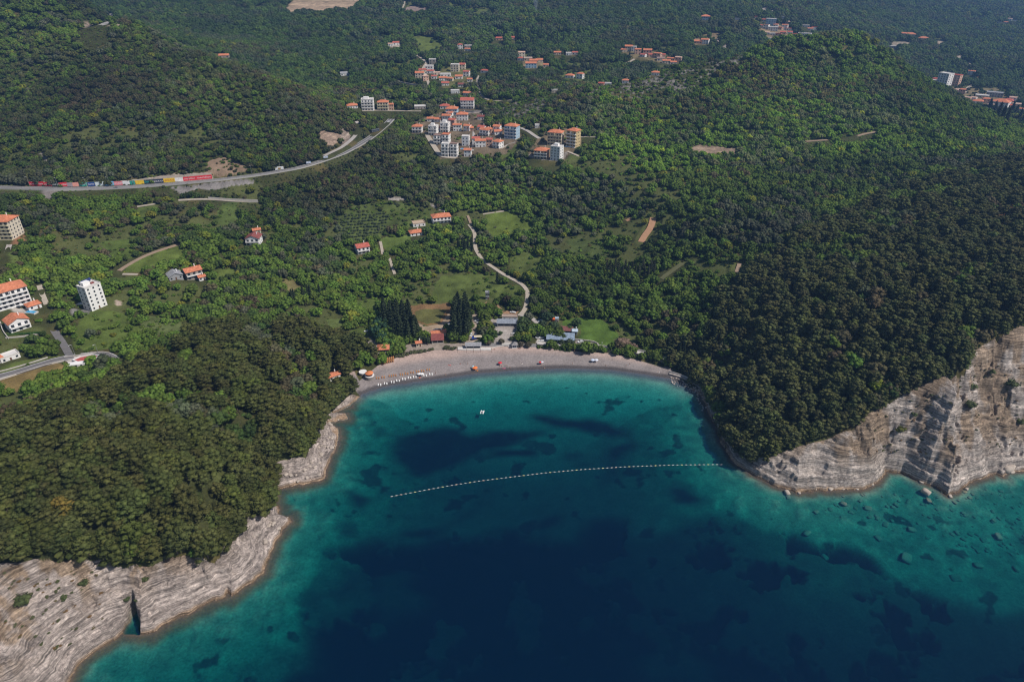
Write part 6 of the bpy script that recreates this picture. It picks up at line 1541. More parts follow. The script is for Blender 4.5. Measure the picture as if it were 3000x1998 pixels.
# ------------------------------------------------------------------ promenade, walls, terraces
def path3(k, pts, zoff=0., zmin=None, step=2.5):
    Q = resample([place(k, *p)[:3] for p in pts], step)
    for _ in range(6): Q[1:-1, 2] = (Q[:-2, 2] + 2 * Q[1:-1, 2] + Q[2:, 2]) / 4
    if zmin is not None: Q[:, 2] = np.maximum(Q[:, 2] * 0 + zmin, 0)
    Q[:, 2] += zoff; return Q
PAVE = mat('promenade_concrete', (.58,.54,.50), .9, .12, .3); STONE = mat('sea_wall_stone', (.26,.23,.21), .95, .4, .8)
PTS = [(1010,850),(1210,866),(1400,893),(1600,918),(1800,930),(2100,945),(2323,975),(2640,1010),(2820,1040),(2990,1090),(3200,1160),(3320,1210)]
Q = path3(10, PTS, 0, 3.6); tag(strip('promenade', Q, 3.6, PAVE, 0, .5), kind='structure')
Qs = Q.copy(); T_ = np.gradient(Q[:, :2], axis=0); T_ /= np.linalg.norm(T_, axis=1)[:, None]; Qs[:, 0] += T_[:, 1] * 2.0; Qs[:, 1] -= T_[:, 0] * 2.0; Qs[:, 2] = 3.55
tag(strip('sea_wall', Qs, .45, STONE, 0, 4.), 'grey stone wall holding the promenade above the sand', 'wall')
Qs = Q.copy(); Qs[:, 0] -= T_[:, 1] * 2.3; Qs[:, 1] += T_[:, 0] * 2.3; Qs[:, 2] = 4.5
tag(strip('parapet_wall', Qs[len(Qs) // 3:], .35, PAVE, 0, 2.), 'pale parapet along the landward side of the promenade', 'wall')
Q = path3(11, [(1510,848),(1650,885),(1760,920),(1870,965),(1960,1010),(2060,1095),(2110,1160)], .9); tag(strip('rock_walk', Q, 1.8, mat('old_concrete', (.36,.32,.29), .95, .3, .5), 0, 1.6), kind='structure')
Qs = Q.copy(); Qs[:, 1] += 1.6; Qs[:, 2] += .8; tag(strip('walk_wall', Qs, .3, PAVE, 0, 1.6), 'low concrete wall beside the rocky walk at the right end of the bay', 'wall')
Q = path3(9, [(1690,945),(1830,948),(2080,948),(2260,950)], 0, 3.3); tag(strip('beach_terrace', Q, 4.0, mat('terrace_white', (.62,.58,.54), .9, .1, .4), 0, 3.), kind='structure')
Q = path3(9, [(345,1030),(480,1030),(610,1015),(720,985),(800,965)], .7); tag(strip('low_wall', Q, 1.2, mat('old_concrete', (.36,.32,.29)), 0, 1.6), 'low concrete ledge at the left back of the beach', 'wall')
Q = path3(10, [(230,940),(300,895),(440,900)], .6); tag(strip('stair_wall', Q, .6, PAVE, 0, 1.6), 'stepped pale wall left of the beach stairs', 'wall')
Q = path3(10, [(510,905),(580,905),(700,905)], .6); tag(strip('stair_wall', Q, .6, PAVE, 0, 1.6), 'pale wall right of the beach stairs behind the kiosk', 'wall')
X, Y, Z, t = place(10, 475, 950); r_ = thing('beach_stairs', (X, Y, Z - .1), 0, 'wide pale stairs from the plaza down to the sand', 'stairs')
b = MB()
for i in range(8): b.box(-3, 3, i * 1.05, 12, -.5 + i * .2, -.32 + i * .2 + .02) if i == 0 else b.box(-3, 3, i * 1.05, (i + 1) * 1.05, -.5, -.3 + i * .22)
b.build('steps', PAVE, r_)
# posts standing along the wall
for x, y in ((1693,1005),(1843,1005),(1960,1003),(2075,1000),(2267,995)):
    X, Y, Z, t = place(9, x, y); b = MB(); b.tube((0, 0, -.4), (0, 0, 3.0), .11); b.tube((-.45, 0, 2.9), (.45, 0, 2.9), .06)
    tag(b.build('shower_post', mat('post_brown', (.14,.09,.08)), None, (X, Y, Z)), 'thin brown post standing in the sand before the beach wall', 'post', 'posts before the beach wall')
# villa and garden walls near the left lane; solar hut on tower forecourt
for k, pts, lb, hgt in ((4, [(-60,1398),(0,1390),(200,1332),(330,1290)], 'pale kerb wall above the village road', .7), (4, [(0,1445),(80,1420),(200,1382),(330,1340),(440,1315)], 'white low wall on the lower side of the village road', 1.0),
    (4, [(445,1290),(560,1275),(700,1250),(760,1262)], 'low wall above the red court road', .8), (4, [(5,1050),(20,1110),(60,1160)], 'garden wall left of the hedged garden', 1.2), (4, [(40,1158),(150,1150),(270,1130)], 'garden wall below the hedged garden', 1.),
    (2, [(345,560),(400,572),(480,588),(585,600)], 'tan terrace wall below the upper hamlet', 2.), (2, [(1060,1085),(1130,1010),(1200,985)], 'grey wall along the village meadow', 1.2), (6, [(1068,1222),(1062,1186),(1000,1178),(905,1168)], 'thin wall round the sandy plot', 1.2),
    (1, [(1440,1380),(1600,1392),(1780,1398)], 'long pale retaining wall above the dark red gabled house', 3.), (2, [(830,772),(900,778),(972,772)], 'white terrace wall below the large arched house', 2.),
    (4, [(120,330),(190,340)], 'grey wall behind the cream hotel', 2.)):
    Q = path3(k, pts, hgt); tag(strip('garden_wall', Q, .5, mat('garden_wall', (.50,.46,.42), .9, .2, .4), 0, hgt + 1), lb, 'wall')
X, Y, Z, t = place(4, 560, 945); r_ = thing('long_carport', (X, Y, Z), R(12), 'long low carport with white roof left of the tower block', 'carport')
b = MB(); b.box(-8, 6, 0, 4, 2.4, 2.7); b.build('roof', WHITE, r_); b = MB(); b.box(-8, 6, 3.6, 3.9, -1, 2.38); b.build('back_wall', wall_mat(ST), r_)
for x in (-7.5, -3, 1.5, 5.6):
    b = MB(); b.box(x, x + .25, .1, .35, -1, 2.38); b.build('post', STEEL, r_)
# red court
PQ = [place(4, *p) for p in ((505,1318),(560,1300),(640,1292),(692,1300),(640,1330),(590,1348))]
zc = max(p[2] for p in PQ) + .35; X0, Y0 = PQ[0][0], PQ[0][1]
r_ = thing('red_terrace', (X0, Y0, zc), 0, 'red-surfaced angular terrace beside the village road', 'terrace')
b = MB(); b.prism([(p[0] - X0, p[1] - Y0) for p in PQ], -3, 0); b.build('surface', mat('red_surface', (.42,.09,.08), .9, .15, .3), r_)
b = MB()
for p, q in zip(PQ, PQ[1:] + PQ[:1]): b.tube((p[0]-X0, p[1]-Y0, .45), (q[0]-X0, q[1]-Y0, .45), .45, n=4)
b.build('parapet', WHITE, r_)
X, Y, Z, t = place(4, 530, 1362); r_ = thing('white_court_building', (X, Y, Z), R(15), 'low white concrete building under the red terrace', 'building')
b = MB(); b.box(-5, 5, 0, 4, -1, 2.6); b.build('wall', wall_mat(WH), r_)
for x in (-3, 0, 3): put_box(WIN_ME, 'window', r_, x, -.02, 1.4, 1.2, .1, 1.4)
# hedge, pool, tents
b = MB()
X, Y, Z, t = place(4, 160, 1140)
V, F = [], []
rr = np.random.default_rng(3)
for i in range(36): clump(rr, np.array([-12 + i * .68, .1 * i, .8]), np.array([.8, .8, .9]), 22, .3, V, F)
me = fastmesh('hedge', np.concatenate(V), np.concatenate(F), mats=[FM]); o = bpy.data.objects.new('hedge', me); COL.objects.link(o); o.location = (X, Y, Z); o['tint'] = [.04, .10, .02]; tag(o, 'clipped green hedge in front of the white gabled garden house', 'hedge')
for k, x, y, lb, c_, w in ((4,540,997,'green parasol left of the orange one near the tower block',(.35,.60,.05),1.7),(4,556,995,'orange parasol near the tower block',(.85,.38,.03),1.8)):
    X, Y, Z, t = place(k, x, y); r_ = thing('parasol', (X, Y, Z), 0, lb, 'parasol'); b = MB(); b.tube((0,0,-.3),(0,0,2.3),.05); b.build('pole', STEEL, r_)
    b = MB(); b.lathe([(w, 2.0), (w * .98, 2.06), (.05, 2.6)], 8); b.build('canopy', mat('cloth_' + lb.split()[0], c_, .8), r_)
def pool(k, x, y, w, lb):
    X, Y, Z, t = place(k, x, y); r_ = thing('swimming_pool', (X, Y, Z + .3), -.2, lb, 'pool')
    b = MB(); b.box(-w/2, w/2, 0, w * .5, -1.5, 0); b.build('rim', PAVE, r_); b = MB(); b.box(-w/2 + .4, w/2 - .4, .4, w * .5 - .4, 0.0, .03); b.build('water', mat('pool_water', (.06,.35,.62), .15, .1, 1), r_)
pool(8, 1400, 930, 9, 'blue pool beside the small orange-roofed village house'); pool(2, 1562, 1018, 10, 'blue pool on the terrace of the yellow-cream block'); pool(4, 200, 985, 8, 'bright blue pool cover behind the white gabled garden house')

# ------------------------------------------------------------------ beach buildings with shapes of their own
def shelter(k, x, y, W_, Dp, h_, rz, roofkind, rc_, label, nm, cat, walls=(.6,.58,.55), front_open=True, frontc=None, rise=None):
    X, Y, Z, t = place(k, x, y); r_ = thing(nm, (X, Y, Z), rz, label, cat)
    b = MB(); b.box(-W_/2, W_/2, Dp - .25, Dp, -1, h_); b.box(-W_/2, -W_/2 + .25, 0, Dp - .26, -1, h_); b.box(W_/2 - .25, W_/2, 0, Dp - .26, -1, h_); b.box(-W_/2, W_/2, 0, Dp, -1, .02); b.box(-W_/2 + .26, W_/2 - .26, 0, .15, .03, .9); b.build('wall', wall_mat(walls), r_)
    n = max(2, int(W_ / 4))
    for i in range(n + 1):
        p = MB(); xx = -W_/2 + .3 + (W_ - .7) * i / n; p.box(xx, xx + .2, .2, .4, .02, h_); p.build('post', wall_mat(WH), r_)
    b = MB(); b.box(-W_/2 + .3, W_/2 - .3, .9, 1.0, .9, h_ - .1); b.build('window', frontc or GLASS, r_)
    roof_mesh(roofkind, W_, Dp, h_, .6, .45).build('roof', tile_mat(rc_), r_)
    return r_
shelter(9, 425, 1015, 8.0, 7, 2.9, .1, 'hip', OR, 'open pavilion with orange hip roof at the left end of the beach', 'beach_pavilion', 'pavilion', WH)
shelter(9, 1350, 858, 8.6, 7, 3.2, .1, 'mono', DR, 'beach restaurant with dark red sloping roof and open front', 'beach_restaurant', 'restaurant', (.5,.45,.4))
shelter(9, 1955, 945, 10.8, 3.6, 2.6, .02, 'mono', GY_, 'long beach bar with grey roof and shaded front on the white terrace', 'beach_bar', 'bar', (.5,.47,.45))
shelter(10, 495, 568, 15, 5, 3.0, -.02, 'mono', (.27,.30,.35), 'grey-roofed veranda hall in front of the brown flat roof', 'veranda_hall', 'building', (.5,.47,.44))
shelter(10, 1400, 850, 20, 8, 3.2, -.1, 'mono', (.24,.31,.40), 'blue-fronted beach restaurant with pale grey-blue roof', 'blue_restaurant', 'restaurant', (.25,.38,.55), frontc=BGLASS)
shelter(10, 1490, 690, 10, 5, 2.8, -.1, 'mono', (.22,.08,.07), 'dark maroon roofed annexe behind the blue restaurant', 'restaurant_annexe', 'building', (.5,.42,.4))
r_ = shelter(10, 622, 935, 3.6, 3.4, 2.8, 0, 'pyramid', (.30,.28,.28), 'white kiosk with grey pyramid roof on the beach edge', 'beach_kiosk', 'kiosk', WH, frontc=BGLASS)
X, Y, Z, t = place(10, 1283, 445); r_ = thing('garden_tent', (X, Y, Z), .3, 'bright orange pointed tent in the garden behind the lawn', 'tent'); b = MB(); b.add([(-2,-2,0),(2,-2,0),(2,2,0),(-2,2,0),(0,0,3.6)], [(0,3,2,1),(0,1,4),(1,2,4),(2,3,4),(3,0,4)]); b.build('canvas', mat('tent_orange', (.75,.16,.05), .8), r_)
X, Y, Z, t = place(9, 2060, 790); r_ = thing('market_canopy', (X, Y, Z), .1, 'cream and blue canopy at the car park exit', 'canopy'); b = MB(); b.box(-4, 2, 0, 3.2, 2.3, 2.45); b.build('roof', mat('canvas_cream', (.66,.58,.42), .8, .2), r_)
b = MB(); b.add([(-5.6,-.5,1.6),(-2.2,-.5,1.6),(-2.2,2.2,2.3),(-5.6,2.2,2.3),(-5.6,-.5,1.5),(-2.2,-.5,1.5),(-2.2,2.2,2.2),(-5.6,2.2,2.2)], [(0,1,2,3),(4,7,6,5),(0,4,5,1),(1,5,6,2),(2,6,7,3),(3,7,4,0)]); b.build('side_flap', mat('canvas_blue', (.03,.06,.28), .8), r_)
for x, y in ((-3.8,.2),(1.8,.2),(-3.8,3),(1.8,3)):
    p = MB(); p.tube((x, y, -.3), (x, y, 2.29), .06); p.build('post', STEEL, r_)
# round bar on its stone drum
X, Y, Z, t = place(9, 195, 1440); r_ = thing('round_beach_bar', (X, Y, Z), 0, 'round bar with orange roof on a stone drum at the left end of the beach', 'bar')
b = MB(); b.lathe([(6.2, -2), (6.2, 2.6), (6.4, 2.61), (6.4, 3.2), (6.0, 3.21), (5.9, 2.7), (.1, 2.7)], 28); b.build('stone_base', STONE, r_)
b = MB(); b.lathe([(6.42, 2.9), (6.55, 2.9), (6.55, 3.25), (6.42, 3.25)], 28); b.build('white_rim', WHITE, r_)
b = MB(); b.lathe([(5.6, 5.3), (5.65, 5.5), (2.0, 6.7), (.1, 7.1)], 16); b.build('roof', tile_mat((.70,.20,.05)), r_)
b = MB(); b.lathe([(4.2, 2.72), (4.2, 5.25)], 16); b.build('counter', mat('bar_dark', (.08,.03,.03)), r_)
for i in range(8):
    p = MB(); a_ = i * math.pi / 4; p.tube((5.2 * math.cos(a_), 5.2 * math.sin(a_), 2.7), (5.2 * math.cos(a_), 5.2 * math.sin(a_), 5.35), .12); p.build('post', mat('post_brown', (.14,.09,.08)), r_)
r_.scale = (.5, .5, .8)
X, Y, Z, t = place(9, 80, 1370); r_ = thing('round_terrace', (X, Y, Z), 0, 'small round stone terrace with white rim left of the round bar', 'terrace')
b = MB(); b.lathe([(4.4, -1.5), (4.4, 2.2), (.1, 2.2)], 24); b.build('base', STONE, r_); b = MB(); b.lathe([(4.42, 2.0), (4.6, 2.0), (4.6, 2.7), (4.42, 2.7)], 24); b.build('rim', WHITE, r_)

r_.scale = (.6, .6, .8)
# ------------------------------------------------------------------ loungers, parasols, boats
def lounger(mname, m, label, cat, group):
    r_ = thing('sun_lounger', (0, 0, 0), 0, label, cat, group)
    b = MB(); b.box(-.34, .34, -1.0, .35, .28, .36); b.add([(-.34,.36,.28),(.34,.36,.28),(.34,1.0,.75),(-.34,1.0,.75),(-.34,.36,.37),(.34,.36,.37),(.34,.97,.83),(-.34,.97,.83)], [(0,1,2,3),(4,7,6,5),(0,4,5,1),(1,5,6,2),(2,6,7,3),(3,7,4,0)]); b.build('bed', m, r_)
    for x in (-.3, .24):
        for y in (-.9, .2):
            p = MB(); p.box(x, x + .07, y, y + .07, -.05, .279); p.build('leg', m, r_)
    return r_
lw = lounger('w', WHITE, 'white sun lounger in the row of pairs near the water', 'sun lounger', 'white sun loungers in the front row')
ld = lounger('d', WOOD, 'low wooden sun lounger in the back row of pairs', 'sun lounger', 'wooden sun loungers in the back row')
used = set()
def spread(proto, k, x, y, dx):
    X, Y, Z, t = place(k, x, y)
    for s_ in (-1, 1):
        o = proto if proto.name not in used else dup(proto); used.add(proto.name)
        o.location = (X + s_ * dx, Y, float(hz(X + s_ * dx, Y)) + .05); o.rotation_euler = (0, 0, random.uniform(.05, .3))
for x, y in ((360,1562),(465,1540),(585,1515),(675,1492),(775,1465),(870,1442),(960,1430),(1135,1402),(1235,1382)): spread(lw, 9, x, y, .85)
for x, y in ((330,1445),(425,1432),(545,1410),(620,1400),(735,1386),(822,1372),(915,1353),(1010,1337),(1095,1325),(1190,1305)): spread(ld, 9, x, y, .8)
for i in range(7):
    for j in range(3):
        X, Y, Z, t = place(9, 395 + i * 32 + j * 4, 1205 - i * 8 - j * 28); Z = float(hz(X, Y))
        o = dup(ld); o.location = (X, Y, Z + .35 * (j % 2)); o.rotation_euler = (R(0), 0, R(25)); tag(o, 'wooden sun lounger packed into the big stack left of the beach', 'sun lounger', 'stacked wooden sun loungers')
        o2 = dup(ld); o2.location = (X + .2, Y, Z + .5 + .35 * (j % 2)); o2.rotation_euler = (0, 0, R(25)); tag(o2, 'wooden sun lounger packed into the big stack left of the beach', 'sun lounger', 'stacked wooden sun loungers')
def parasol(k, x, y, c_, label, r0=1.5, group=None):
    X, Y, Z, t = place(k, x, y); r_ = thing('beach_parasol', (X, Y, Z), 0, label, 'parasol', group); b = MB(); b.tube((0,0,-.3),(0,0,2.3),.04); b.build('pole', STEEL, r_)
    b = MB(); b.lathe([(r0, 1.95), (r0 * .98, 2.0), (r0 * .5, 2.3), (.04, 2.45)], 8); b.build('canopy', mat('parasol_%d_%d_%d' % tuple(int(q * 99) for q in c_), c_, .8, .05), r_)
parasol(9, 1035, 1405, (.8,.79,.77), 'white parasol among the loungers, left of two'); parasol(9, 1080, 1405, (.8,.79,.77), 'white parasol among the loungers, right of two')
parasol(10, 378, 1215, (.65,.03,.05), 'red and white parasol near a group of bathers'); parasol(10, 1060, 1205, (.65,.05,.05), 'small red parasol beside a pale one', 1.2); parasol(10, 1090, 1203, (.6,.62,.72), 'pale lilac parasol touching a small red one', 1.2)
parasol(10, 1952, 1168, (.62,.70,.85), 'pale blue-white parasol, left of the pair on the right sand', 1.5); parasol(10, 2014, 1168, (.72,.75,.85), 'pale blue-white parasol, right of the pair on the right sand', 1.5)
parasol(9, 1985, 1300, (.85,.22,.05), 'bright orange beach shelter near the water', 1.9)
parasol(9, 1950, 1278, (.35,.65,.75), 'tiny light blue parasol left of the orange shelter', .8)
def boat(k, x, y, rz, L_, label, m=None, name='small_boat', z=None):
    X, Y, Z, t = place(k, x, y); r_ = thing(name, (X, Y, (Z + .35) if z is None else z), rz, label, 'boat')
    secs = []
    for i in range(7):
        q = i / 6; w = L_ * .19 * math.sin(min(q * 2.6 + .55, math.pi * .5) if q < .6 else math.pi * .5 * (1 - ((q - .6) / .4) ** 1.6) + 1e-3) + .02
        xx = -L_/2 + L_ * q
        secs.append([(xx, -w, .75 + .25 * q), (xx, -w * .75, .15), (xx, 0, -.1 + .25 * q * q), (xx, w * .75, .15), (xx, w, .75 + .25 * q)])
    loft(secs, m or WHITE, 'hull', r_)
    b = MB(); b.box(-L_ * .32, L_ * .12, -L_ * .12, L_ * .12, .80, .90); b.build('seat', mat('boat_inside', (.35,.36,.38)), r_)
    b = MB(); b.box(-L_ * .1, L_ * .02, -L_ * .11, L_ * .11, .91, 1.3); b.build('console', WHITE, r_)
    return r_
boat(10, 1060, 765, R(3), 7.0, 'larger white boat on the slab beside the blue restaurant'); boat(10, 1090, 820, R(0), 4.6, 'smaller white boat in front of the larger one')
boat(10, 600, 697, R(15), 3.2, 'white boat lying on the right plaza'); boat(10, 597, 335, R(-8), 5.0, 'upturned white boat on the red earth behind the beach building'); boat(9, 160, 655, R(12), 5.5, 'white boat lying in the meadow left of the cypress grove')
# pedal boat out in the bay
X, Y = at_z(1413, 1208, 0.0); r_ = thing('pedal_boat', (X, Y, 0), R(80), 'white pedal boat floating alone in the bay', 'pedal boat')
for s_ in (-1, 1):
    b = MB(); b.ring([[(-1.9 + 3.8*q, s_ * .8 - w, .05), (-1.9 + 3.8*q, s_ * .8 - w, .42), (-1.9 + 3.8*q, s_ * .8 + w, .42), (-1.9 + 3.8*q, s_ * .8 + w, .05)] for q, w in ((0, .2), (.2, .36), (.8, .36), (1, .1))]); b.build('float', WHITE, r_)
b = MB(); b.box(-.9, .9, -.5, .5, .38, .5); b.build('deck', WHITE, r_)
for s_ in (-.3, .3):
    b = MB(); b.box(-.6, -.1, s_ - .2, s_ + .2, .51, .75); b.box(-.7, -.6, s_ - .2, s_ + .2, .51, 1.1); b.build('seat', mat('seat_dark', (.05,.06,.09)), r_)
# line of floats
FL = [(900 + x / 1.849, 1150 + y / 1.849) for x, y in ((445,565),(620,532),(780,503),(935,479),(1110,457),(1300,434),(1490,417),(1730,402),(1970,393),(2219,390))] + [(2120,1361)]
Fq = np.array([at_z(u, v, 0.0) for u, v in FL]); ss = np.concatenate([[0], np.cumsum(np.hypot(*(Fq[1:] - Fq[:-1]).T))])
n = 75; me_w = None
FLOATS = [mat('float_white', (.62,.60,.56), .4), mat('float_red', (.80,.60,.50), .4), mat('float_yellow', (.78,.70,.35), .4)]
fm = []
for m in FLOATS:
    b = MB(); b.ring([[(xx, r2 * math.cos(a_ * math.pi / 4), .08 + r2 * math.sin(a_ * math.pi / 4)) for a_ in range(8)] for xx, r2 in ((-.6, .08), (-.5, .2), (.5, .2), (.6, .08))]); fm.append(b.mesh('swim_line_float', m))
pts_ = []
for i in range(n):
    s_ = ss[-1] * (i + .5) / n; x = float(np.interp(s_, ss, Fq[:, 0])); y = float(np.interp(s_, ss, Fq[:, 1])); pts_.append((x, y))
    o = bpy.data.objects.new('swim_line_float', fm[(0, 0, 1, 0, 0, 2)[i % 6]]); COL.objects.link(o); o.location = (x, y, 0); o.rotation_euler = (0, 0, random.uniform(-.15, .3))
    tag(o, ('white float on the swimming line across the bay', 'white float on the swimming line across the bay', 'faded red float on the swimming line across the bay', 'white float on the swimming line across the bay', 'white float on the swimming line across the bay', 'pale yellow float on the swimming line across the bay')[i % 6], 'buoy', 'floats of the swimming line')
b = MB()
for p, q in zip(pts_, pts_[1:]): b.tube((*p, .03), (*q, .03), .035, n=4)
tag(b.build('swim_line_rope', mat('rope', (.3,.3,.28))), 'thin rope joining the floats across the bay', 'rope')

# ------------------------------------------------------------------ stones
def stone_mesh(seed, flat=.6):
    r = np.random.default_rng(seed); v, f = ICO2
    d = np.sign(v) * np.abs(v) ** .7
    p = d * np.array([1, r.uniform(.6, .8), flat]) * (1 + r.uniform(-.16, .16, (len(v), 1)))
    p = np.sign(p) * np.minimum(np.abs(p), [.85, .62, flat * .8]); p[:, 2] = np.round(p[:, 2] * 4) / 4 * .6 + p[:, 2] * .4
    return fastmesh('boulder', p, f, mats=[mat('limestone', (.46,.39,.33), .95, .35, .9)])
SM = [stone_mesh(s, .45 + .1 * (s % 3)) for s in range(6)]
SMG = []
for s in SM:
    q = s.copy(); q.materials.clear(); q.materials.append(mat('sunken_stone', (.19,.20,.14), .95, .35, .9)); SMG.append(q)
def boulder(X, Y, Z, s, label, group, sunk=False, sz=1):
    o = bpy.data.objects.new('boulder', random.choice(SMG if sunk else SM)); COL.objects.link(o); o.location = (X, Y, Z); o.scale = (s, s, s * sz); o.rotation_euler = (random.uniform(-.2, .2), random.uniform(-.2, .2), random.uniform(0, 6.28))
    return tag(o, label, 'boulder', group)
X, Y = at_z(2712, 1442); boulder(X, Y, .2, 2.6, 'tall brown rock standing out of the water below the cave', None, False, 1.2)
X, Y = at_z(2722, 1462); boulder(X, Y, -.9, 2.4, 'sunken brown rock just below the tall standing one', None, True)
X, Y = at_z(2952, 1382); boulder(X, Y + 1.5, 1.2, 4.6, 'big pale block at the foot of the right cliff', None, False, 1.)
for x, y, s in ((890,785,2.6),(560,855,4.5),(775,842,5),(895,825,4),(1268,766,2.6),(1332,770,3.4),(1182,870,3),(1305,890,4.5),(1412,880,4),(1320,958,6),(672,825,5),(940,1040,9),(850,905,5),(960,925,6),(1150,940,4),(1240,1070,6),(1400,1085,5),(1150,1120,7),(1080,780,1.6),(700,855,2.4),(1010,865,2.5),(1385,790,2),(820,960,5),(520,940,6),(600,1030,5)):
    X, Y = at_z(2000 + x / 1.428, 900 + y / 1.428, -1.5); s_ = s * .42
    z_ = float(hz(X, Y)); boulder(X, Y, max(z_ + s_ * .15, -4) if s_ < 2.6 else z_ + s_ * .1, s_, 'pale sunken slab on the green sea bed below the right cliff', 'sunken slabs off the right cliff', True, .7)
for i in range(260):
    u, v = random.uniform(2280, 3020), random.uniform(1440, 1640); X, Y = at_z(u, v, -1.5); d_ = -float(cover(D, X, Y))
    if 3 < d_ < 62 and v < 1470 + (u - 2280) * .24:
        s_ = random.uniform(.4, 1.5); boulder(X, Y, float(hz(X, Y)) + s_ * .1, s_, 'small sunken stone on the green sea bed below the right cliff', 'sunken stones off the right cliff', True, .6)
cnt = 0
for i in range(700):
    x, y = random.uniform(-150, -75), random.uniform(240, 385)
    d_ = float(cover(D, x, y)); sl_ = float(cover(SL, x, y))
    if -3 < d_ < 9 and sl_ > .35 and float(cover(cliff, x, y)) > .1 and cnt < 75:
        s_ = random.uniform(.5, 1.7); boulder(x, y, float(hz(x, y)) + s_ * .1, s_, 'jagged pale rock along the left shore of the bay', 'shore rocks on the left'); cnt += 1
cnt = 0
for i in range(2500):
    u, v = random.uniform(1965, 2075), random.uniform(1105, 1200)
    X, Y = at_z(u, v, .3); d_ = float(cover(D, X, Y))
    if -3 < d_ < 4.5 and cnt < 110:
        s_ = random.uniform(.25, .85); boulder(X, Y, float(hz(X, Y)) + s_ * .15, s_, 'loose pale stone on the rocky shore right of the beach', 'shore stones on the right'); cnt += 1
for i in range(16):
    u, v = 2960 - i * 44 + random.uniform(-12, 12), 0
    j = np.argmin([abs(p[0] - u) for p in COAST[-30:]]); p = COAST[-30:][j]
    X, Y = at_z(u, p[1]); s_ = random.uniform(.8, 2.0); boulder(X, Y + .8, .1, s_, 'fallen block at the waterline of the right cliff', 'blocks under the right cliff')

# ------------------------------------------------------------------ people
def body(pose):
    P = {'stand': [((0,0,.95),.15),((0,0,1.2),.13),((0,0,1.45),.15),((0,0,1.56),.06),((0,-.01,1.68),.10),((0,0,1.76),.07),
                   ((.12,0,.9),.09),((.14,.02,.5),.065),((.15,.04,.08),.045),((.15,-.12,.03),.04),((-.12,0,.9),.09),((-.15,-.04,.5),.065),((-.17,-.06,.08),.045),((-.17,-.22,.03),.04),
                   ((.21,0,1.42),.06),((.27,-.03,1.15),.045),((.26,-.16,.92),.035),((-.21,0,1.42),.06),((-.28,.02,1.15),.045),((-.27,-.1,.9),.035)]}['stand']
    E = [(0,1),(1,2),(2,3),(3,4),(4,5),(0,6),(6,7),(7,8),(8,9),(0,10),(10,11),(11,12),(12,13),(2,14),(14,15),(15,16),(2,17),(17,18),(18,19)]
    V = [Vector(p) for p, _ in P]
    if pose == 'lie': V = [Vector((v.x * 1.2, v.z - .9, .14 - v.y * .3)) for v in V]
    if pose == 'sit':
        for i in (7, 11): V[i] = Vector((V[i].x, -.42, 1.0))
        for i in (8, 12): V[i] = Vector((V[i].x, -.55, .68))
        for i in (9, 13): V[i] = Vector((V[i].x, -.66, .64))
        V = [v - Vector((0, 0, .8)) for v in V]
    me = bpy.data.meshes.new('person'); me.from_pydata(V, E, []); o = bpy.data.objects.new('person', me); COL.objects.link(o)
    m = o.modifiers.new('s', 'SKIN'); 
    for d_, (_, r0) in zip(me.skin_vertices[0].data, P): d_.radius = (r0, r0)
    me.skin_vertices[0].data[0].use_root = True
    o.modifiers.new('u', 'SUBSURF').levels = 1
    dg = bpy.context.evaluated_depsgraph_get(); res = bpy.data.meshes.new_from_object(o.evaluated_get(dg))
    bpy.data.objects.remove(o); return res
BODY = {p: body(p) for p in ('stand', 'lie', 'sit')}
def person(k, x, y, pose, rz, cloth, label):
    X, Y, Z, t = place(k, x, y); r_ = thing('person', (X, Y, Z + .02), rz, label, 'person')
    me = BODY[pose].copy(); me.materials.clear(); me.materials.append(mat('skin', (.48,.28,.19), .6, .05)); o = bpy.data.objects.new('body', me); COL.objects.link(o); o.parent = r_
    cm = mat('cloth_p_%d_%d_%d' % tuple(int(q * 99) for q in cloth), cloth, .8, .05)
    b = MB(); hr = mat('hair', (.03,.02,.015))
    if pose == 'stand':
        b.lathe([(.17, .78), (.19, .95), (.17, 1.1)], 10, sy=.85); b.build('shorts', cm, r_); b = MB(); b.lathe([(.115, 1.68), (.12, 1.76), (.07, 1.85), (.01, 1.87)], 8, 0, .01); b.build('hair', hr, r_)
    elif pose == 'sit':
        b.lathe([(.18, .02), (.2, .15), (.17, .3)], 10, sy=.9); b.build('shorts', cm, r_); b = MB(); b.lathe([(.115, .88), (.12, .96), (.07, 1.05), (.01, 1.07)], 8, 0, .01); b.build('hair', hr, r_)
    else:
        b.box(-.55, .55, -1.1, 1.0, -.02, .03); b.build('towel', cm, r_); b = MB(); b.box(-.17, .17, -.12, .18, .08, .32); b.build('shorts', mat('swimwear', (.05,.05,.12)), r_)
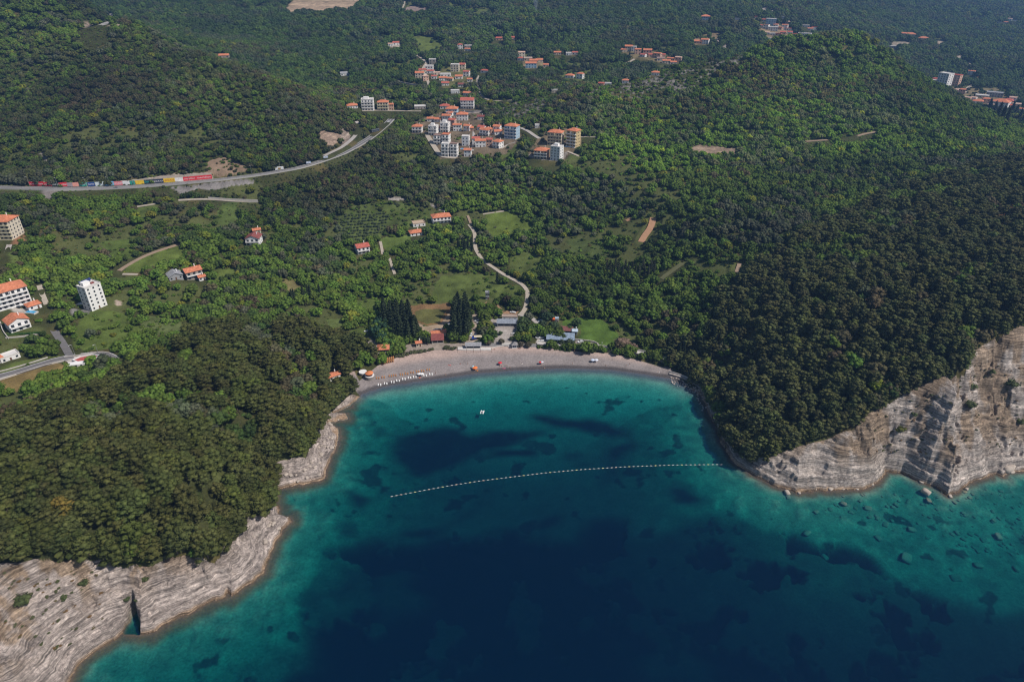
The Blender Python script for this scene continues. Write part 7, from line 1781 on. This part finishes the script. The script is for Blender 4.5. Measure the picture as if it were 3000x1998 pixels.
for a_ in ((9,1315,1370,'stand',.3,(.05,.06,.1),'person in dark shorts walking right of the last white loungers'),(9,1485,1385,'sit',.5,(.6,.6,.62),'person sitting alone near the water left of the orange shelter'),(9,1550,1218,'lie',1.3,(.65,.15,.15),'person lying on a red towel in mid-beach'),
    (9,1735,1200,'sit',-.3,(.6,.1,.15),'person in red sitting in the upper sand'),(9,1860,1210,'stand',2.0,(.75,.75,.72),'person in white standing in the upper sand'),(9,2015,1305,'lie',1.0,(.8,.3,.05),'person lying on an orange towel beside the orange shelter'),(9,1042,1425,'lie',.2,(.7,.2,.1),'person lying under the white parasols'),
    (10,375,1232,'sit',.2,(.02,.02,.05),'dark dressed bather under the red and white parasol'),(10,412,1235,'sit',1.2,(.7,.7,.7),'bather in white right of the red and white parasol'),(10,478,1243,'stand',.4,(.02,.02,.03),'dark figure standing between the parasol and the water, left'),(10,497,1248,'stand',2.4,(.03,.03,.08),'dark figure standing between the parasol and the water, right'),
    (10,442,1272,'lie',1.4,(.75,.15,.35),'bather lying on a pink towel at the water edge'),(10,545,1262,'sit',.9,(.03,.03,.03),'dark sitting figure close to the wet sand'),(10,1090,1245,'stand',.2,(.75,.73,.7),'pale dressed figure below the lilac parasol'),(10,1133,1270,'sit',.2,(.75,.75,.75),'pale figure sitting at the water edge'),
    (10,1608,1208,'stand',.8,(.06,.05,.05),'thin dark figure walking on the middle sand'),(10,742,1188,'lie',.8,(.72,.68,.62),'figure lying on a pale towel in mid-beach'),(10,1642,995,'stand',.1,(.02,.02,.03),'dark figure with pale top just below the promenade'),(10,280,955,'sit',.1,(.02,.02,.03),'dark figure sitting at the beach wall'),
    (10,732,935,'stand',.6,(.8,.78,.75),'white-dressed figure standing right of the kiosk'),(10,704,938,'sit',.6,(.7,.45,.35),'figure sitting just right of the kiosk'),(11,780,700,'sit',1.,(.02,.02,.04),'dark sitting figure on the right sand, left of two'),(11,840,692,'stand',-.5,(.03,.02,.02),'dark standing figure on the right sand, right of two'),
    (11,1097,575,'stand',.4,(.6,.06,.03),'person in red on the promenade ramp'),(11,435,712,'sit',.4,(.8,.8,.8),'white dressed figure sitting alone near the right waterline'),(11,1325,815,'lie',1.2,(.75,.72,.7),'figure lying on a white towel at the right end of the sand'),(9,1022,1300,'lie',.6,(.7,.68,.66),'bather on a pale towel behind the wooden loungers')):
    person(*a_)

# ------------------------------------------------------------------ smoke rising in the valley
X, Y, Z, t = hit(1567, 52)
me = MB(); rings = []
for i in range(12):
    q = i / 11; r0 = 1.2 + 10 * q ** 1.3; cx_ = X + 5 * q * q + 2.2 * math.sin(q * 7); zz = Z - 1 + 62 * q
    rings.append([(cx_ + r0 * (1 + .2 * math.sin(3 * a_ + i)) * math.cos(a_ * math.pi / 6), Y + r0 * math.sin(a_ * math.pi / 6), zz) for a_ in range(12)])
me.ring(rings)
sm_ = bpy.data.materials.new('smoke'); sm_.use_nodes = True; sm_.node_tree.nodes.remove(sm_.node_tree.nodes['Principled BSDF'])
pv_ = sm_.node_tree.nodes.new('ShaderNodeVolumePrincipled'); pv_.inputs['Density'].default_value = .035; pv_.inputs['Color'].default_value = (.75, .85, 1, 1)
sm_.node_tree.links.new(pv_.outputs[0], sm_.node_tree.nodes['Material Output'].inputs['Volume'])
tag(me.build('smoke', sm_), 'thin bluish smoke column rising from the far woods', None, None, 'stuff')
# ------------------------------------------------------------------ air
hz_ = MB(); hz_.box(-2700, 2700, -120, 4400, -36, 480)
ho = hz_.mesh('haze'); hob = bpy.data.objects.new('haze', ho); COL.objects.link(hob)
am = bpy.data.materials.new('haze_air'); am.use_nodes = True
am.node_tree.nodes.remove(am.node_tree.nodes['Principled BSDF'])
pv = am.node_tree.nodes.new('ShaderNodeVolumePrincipled')
pv.inputs['Density'].default_value = 0.00013
pv.inputs['Color'].default_value = (.27, .52, 1.0, 1)
pv.inputs['Anisotropy'].default_value = .2
am.node_tree.links.new(pv.outputs[0], am.node_tree.nodes['Material Output'].inputs['Volume'])
ho.materials.append(am)
tag(hob, 'thin bluish summer haze over the valley', kind='stuff')
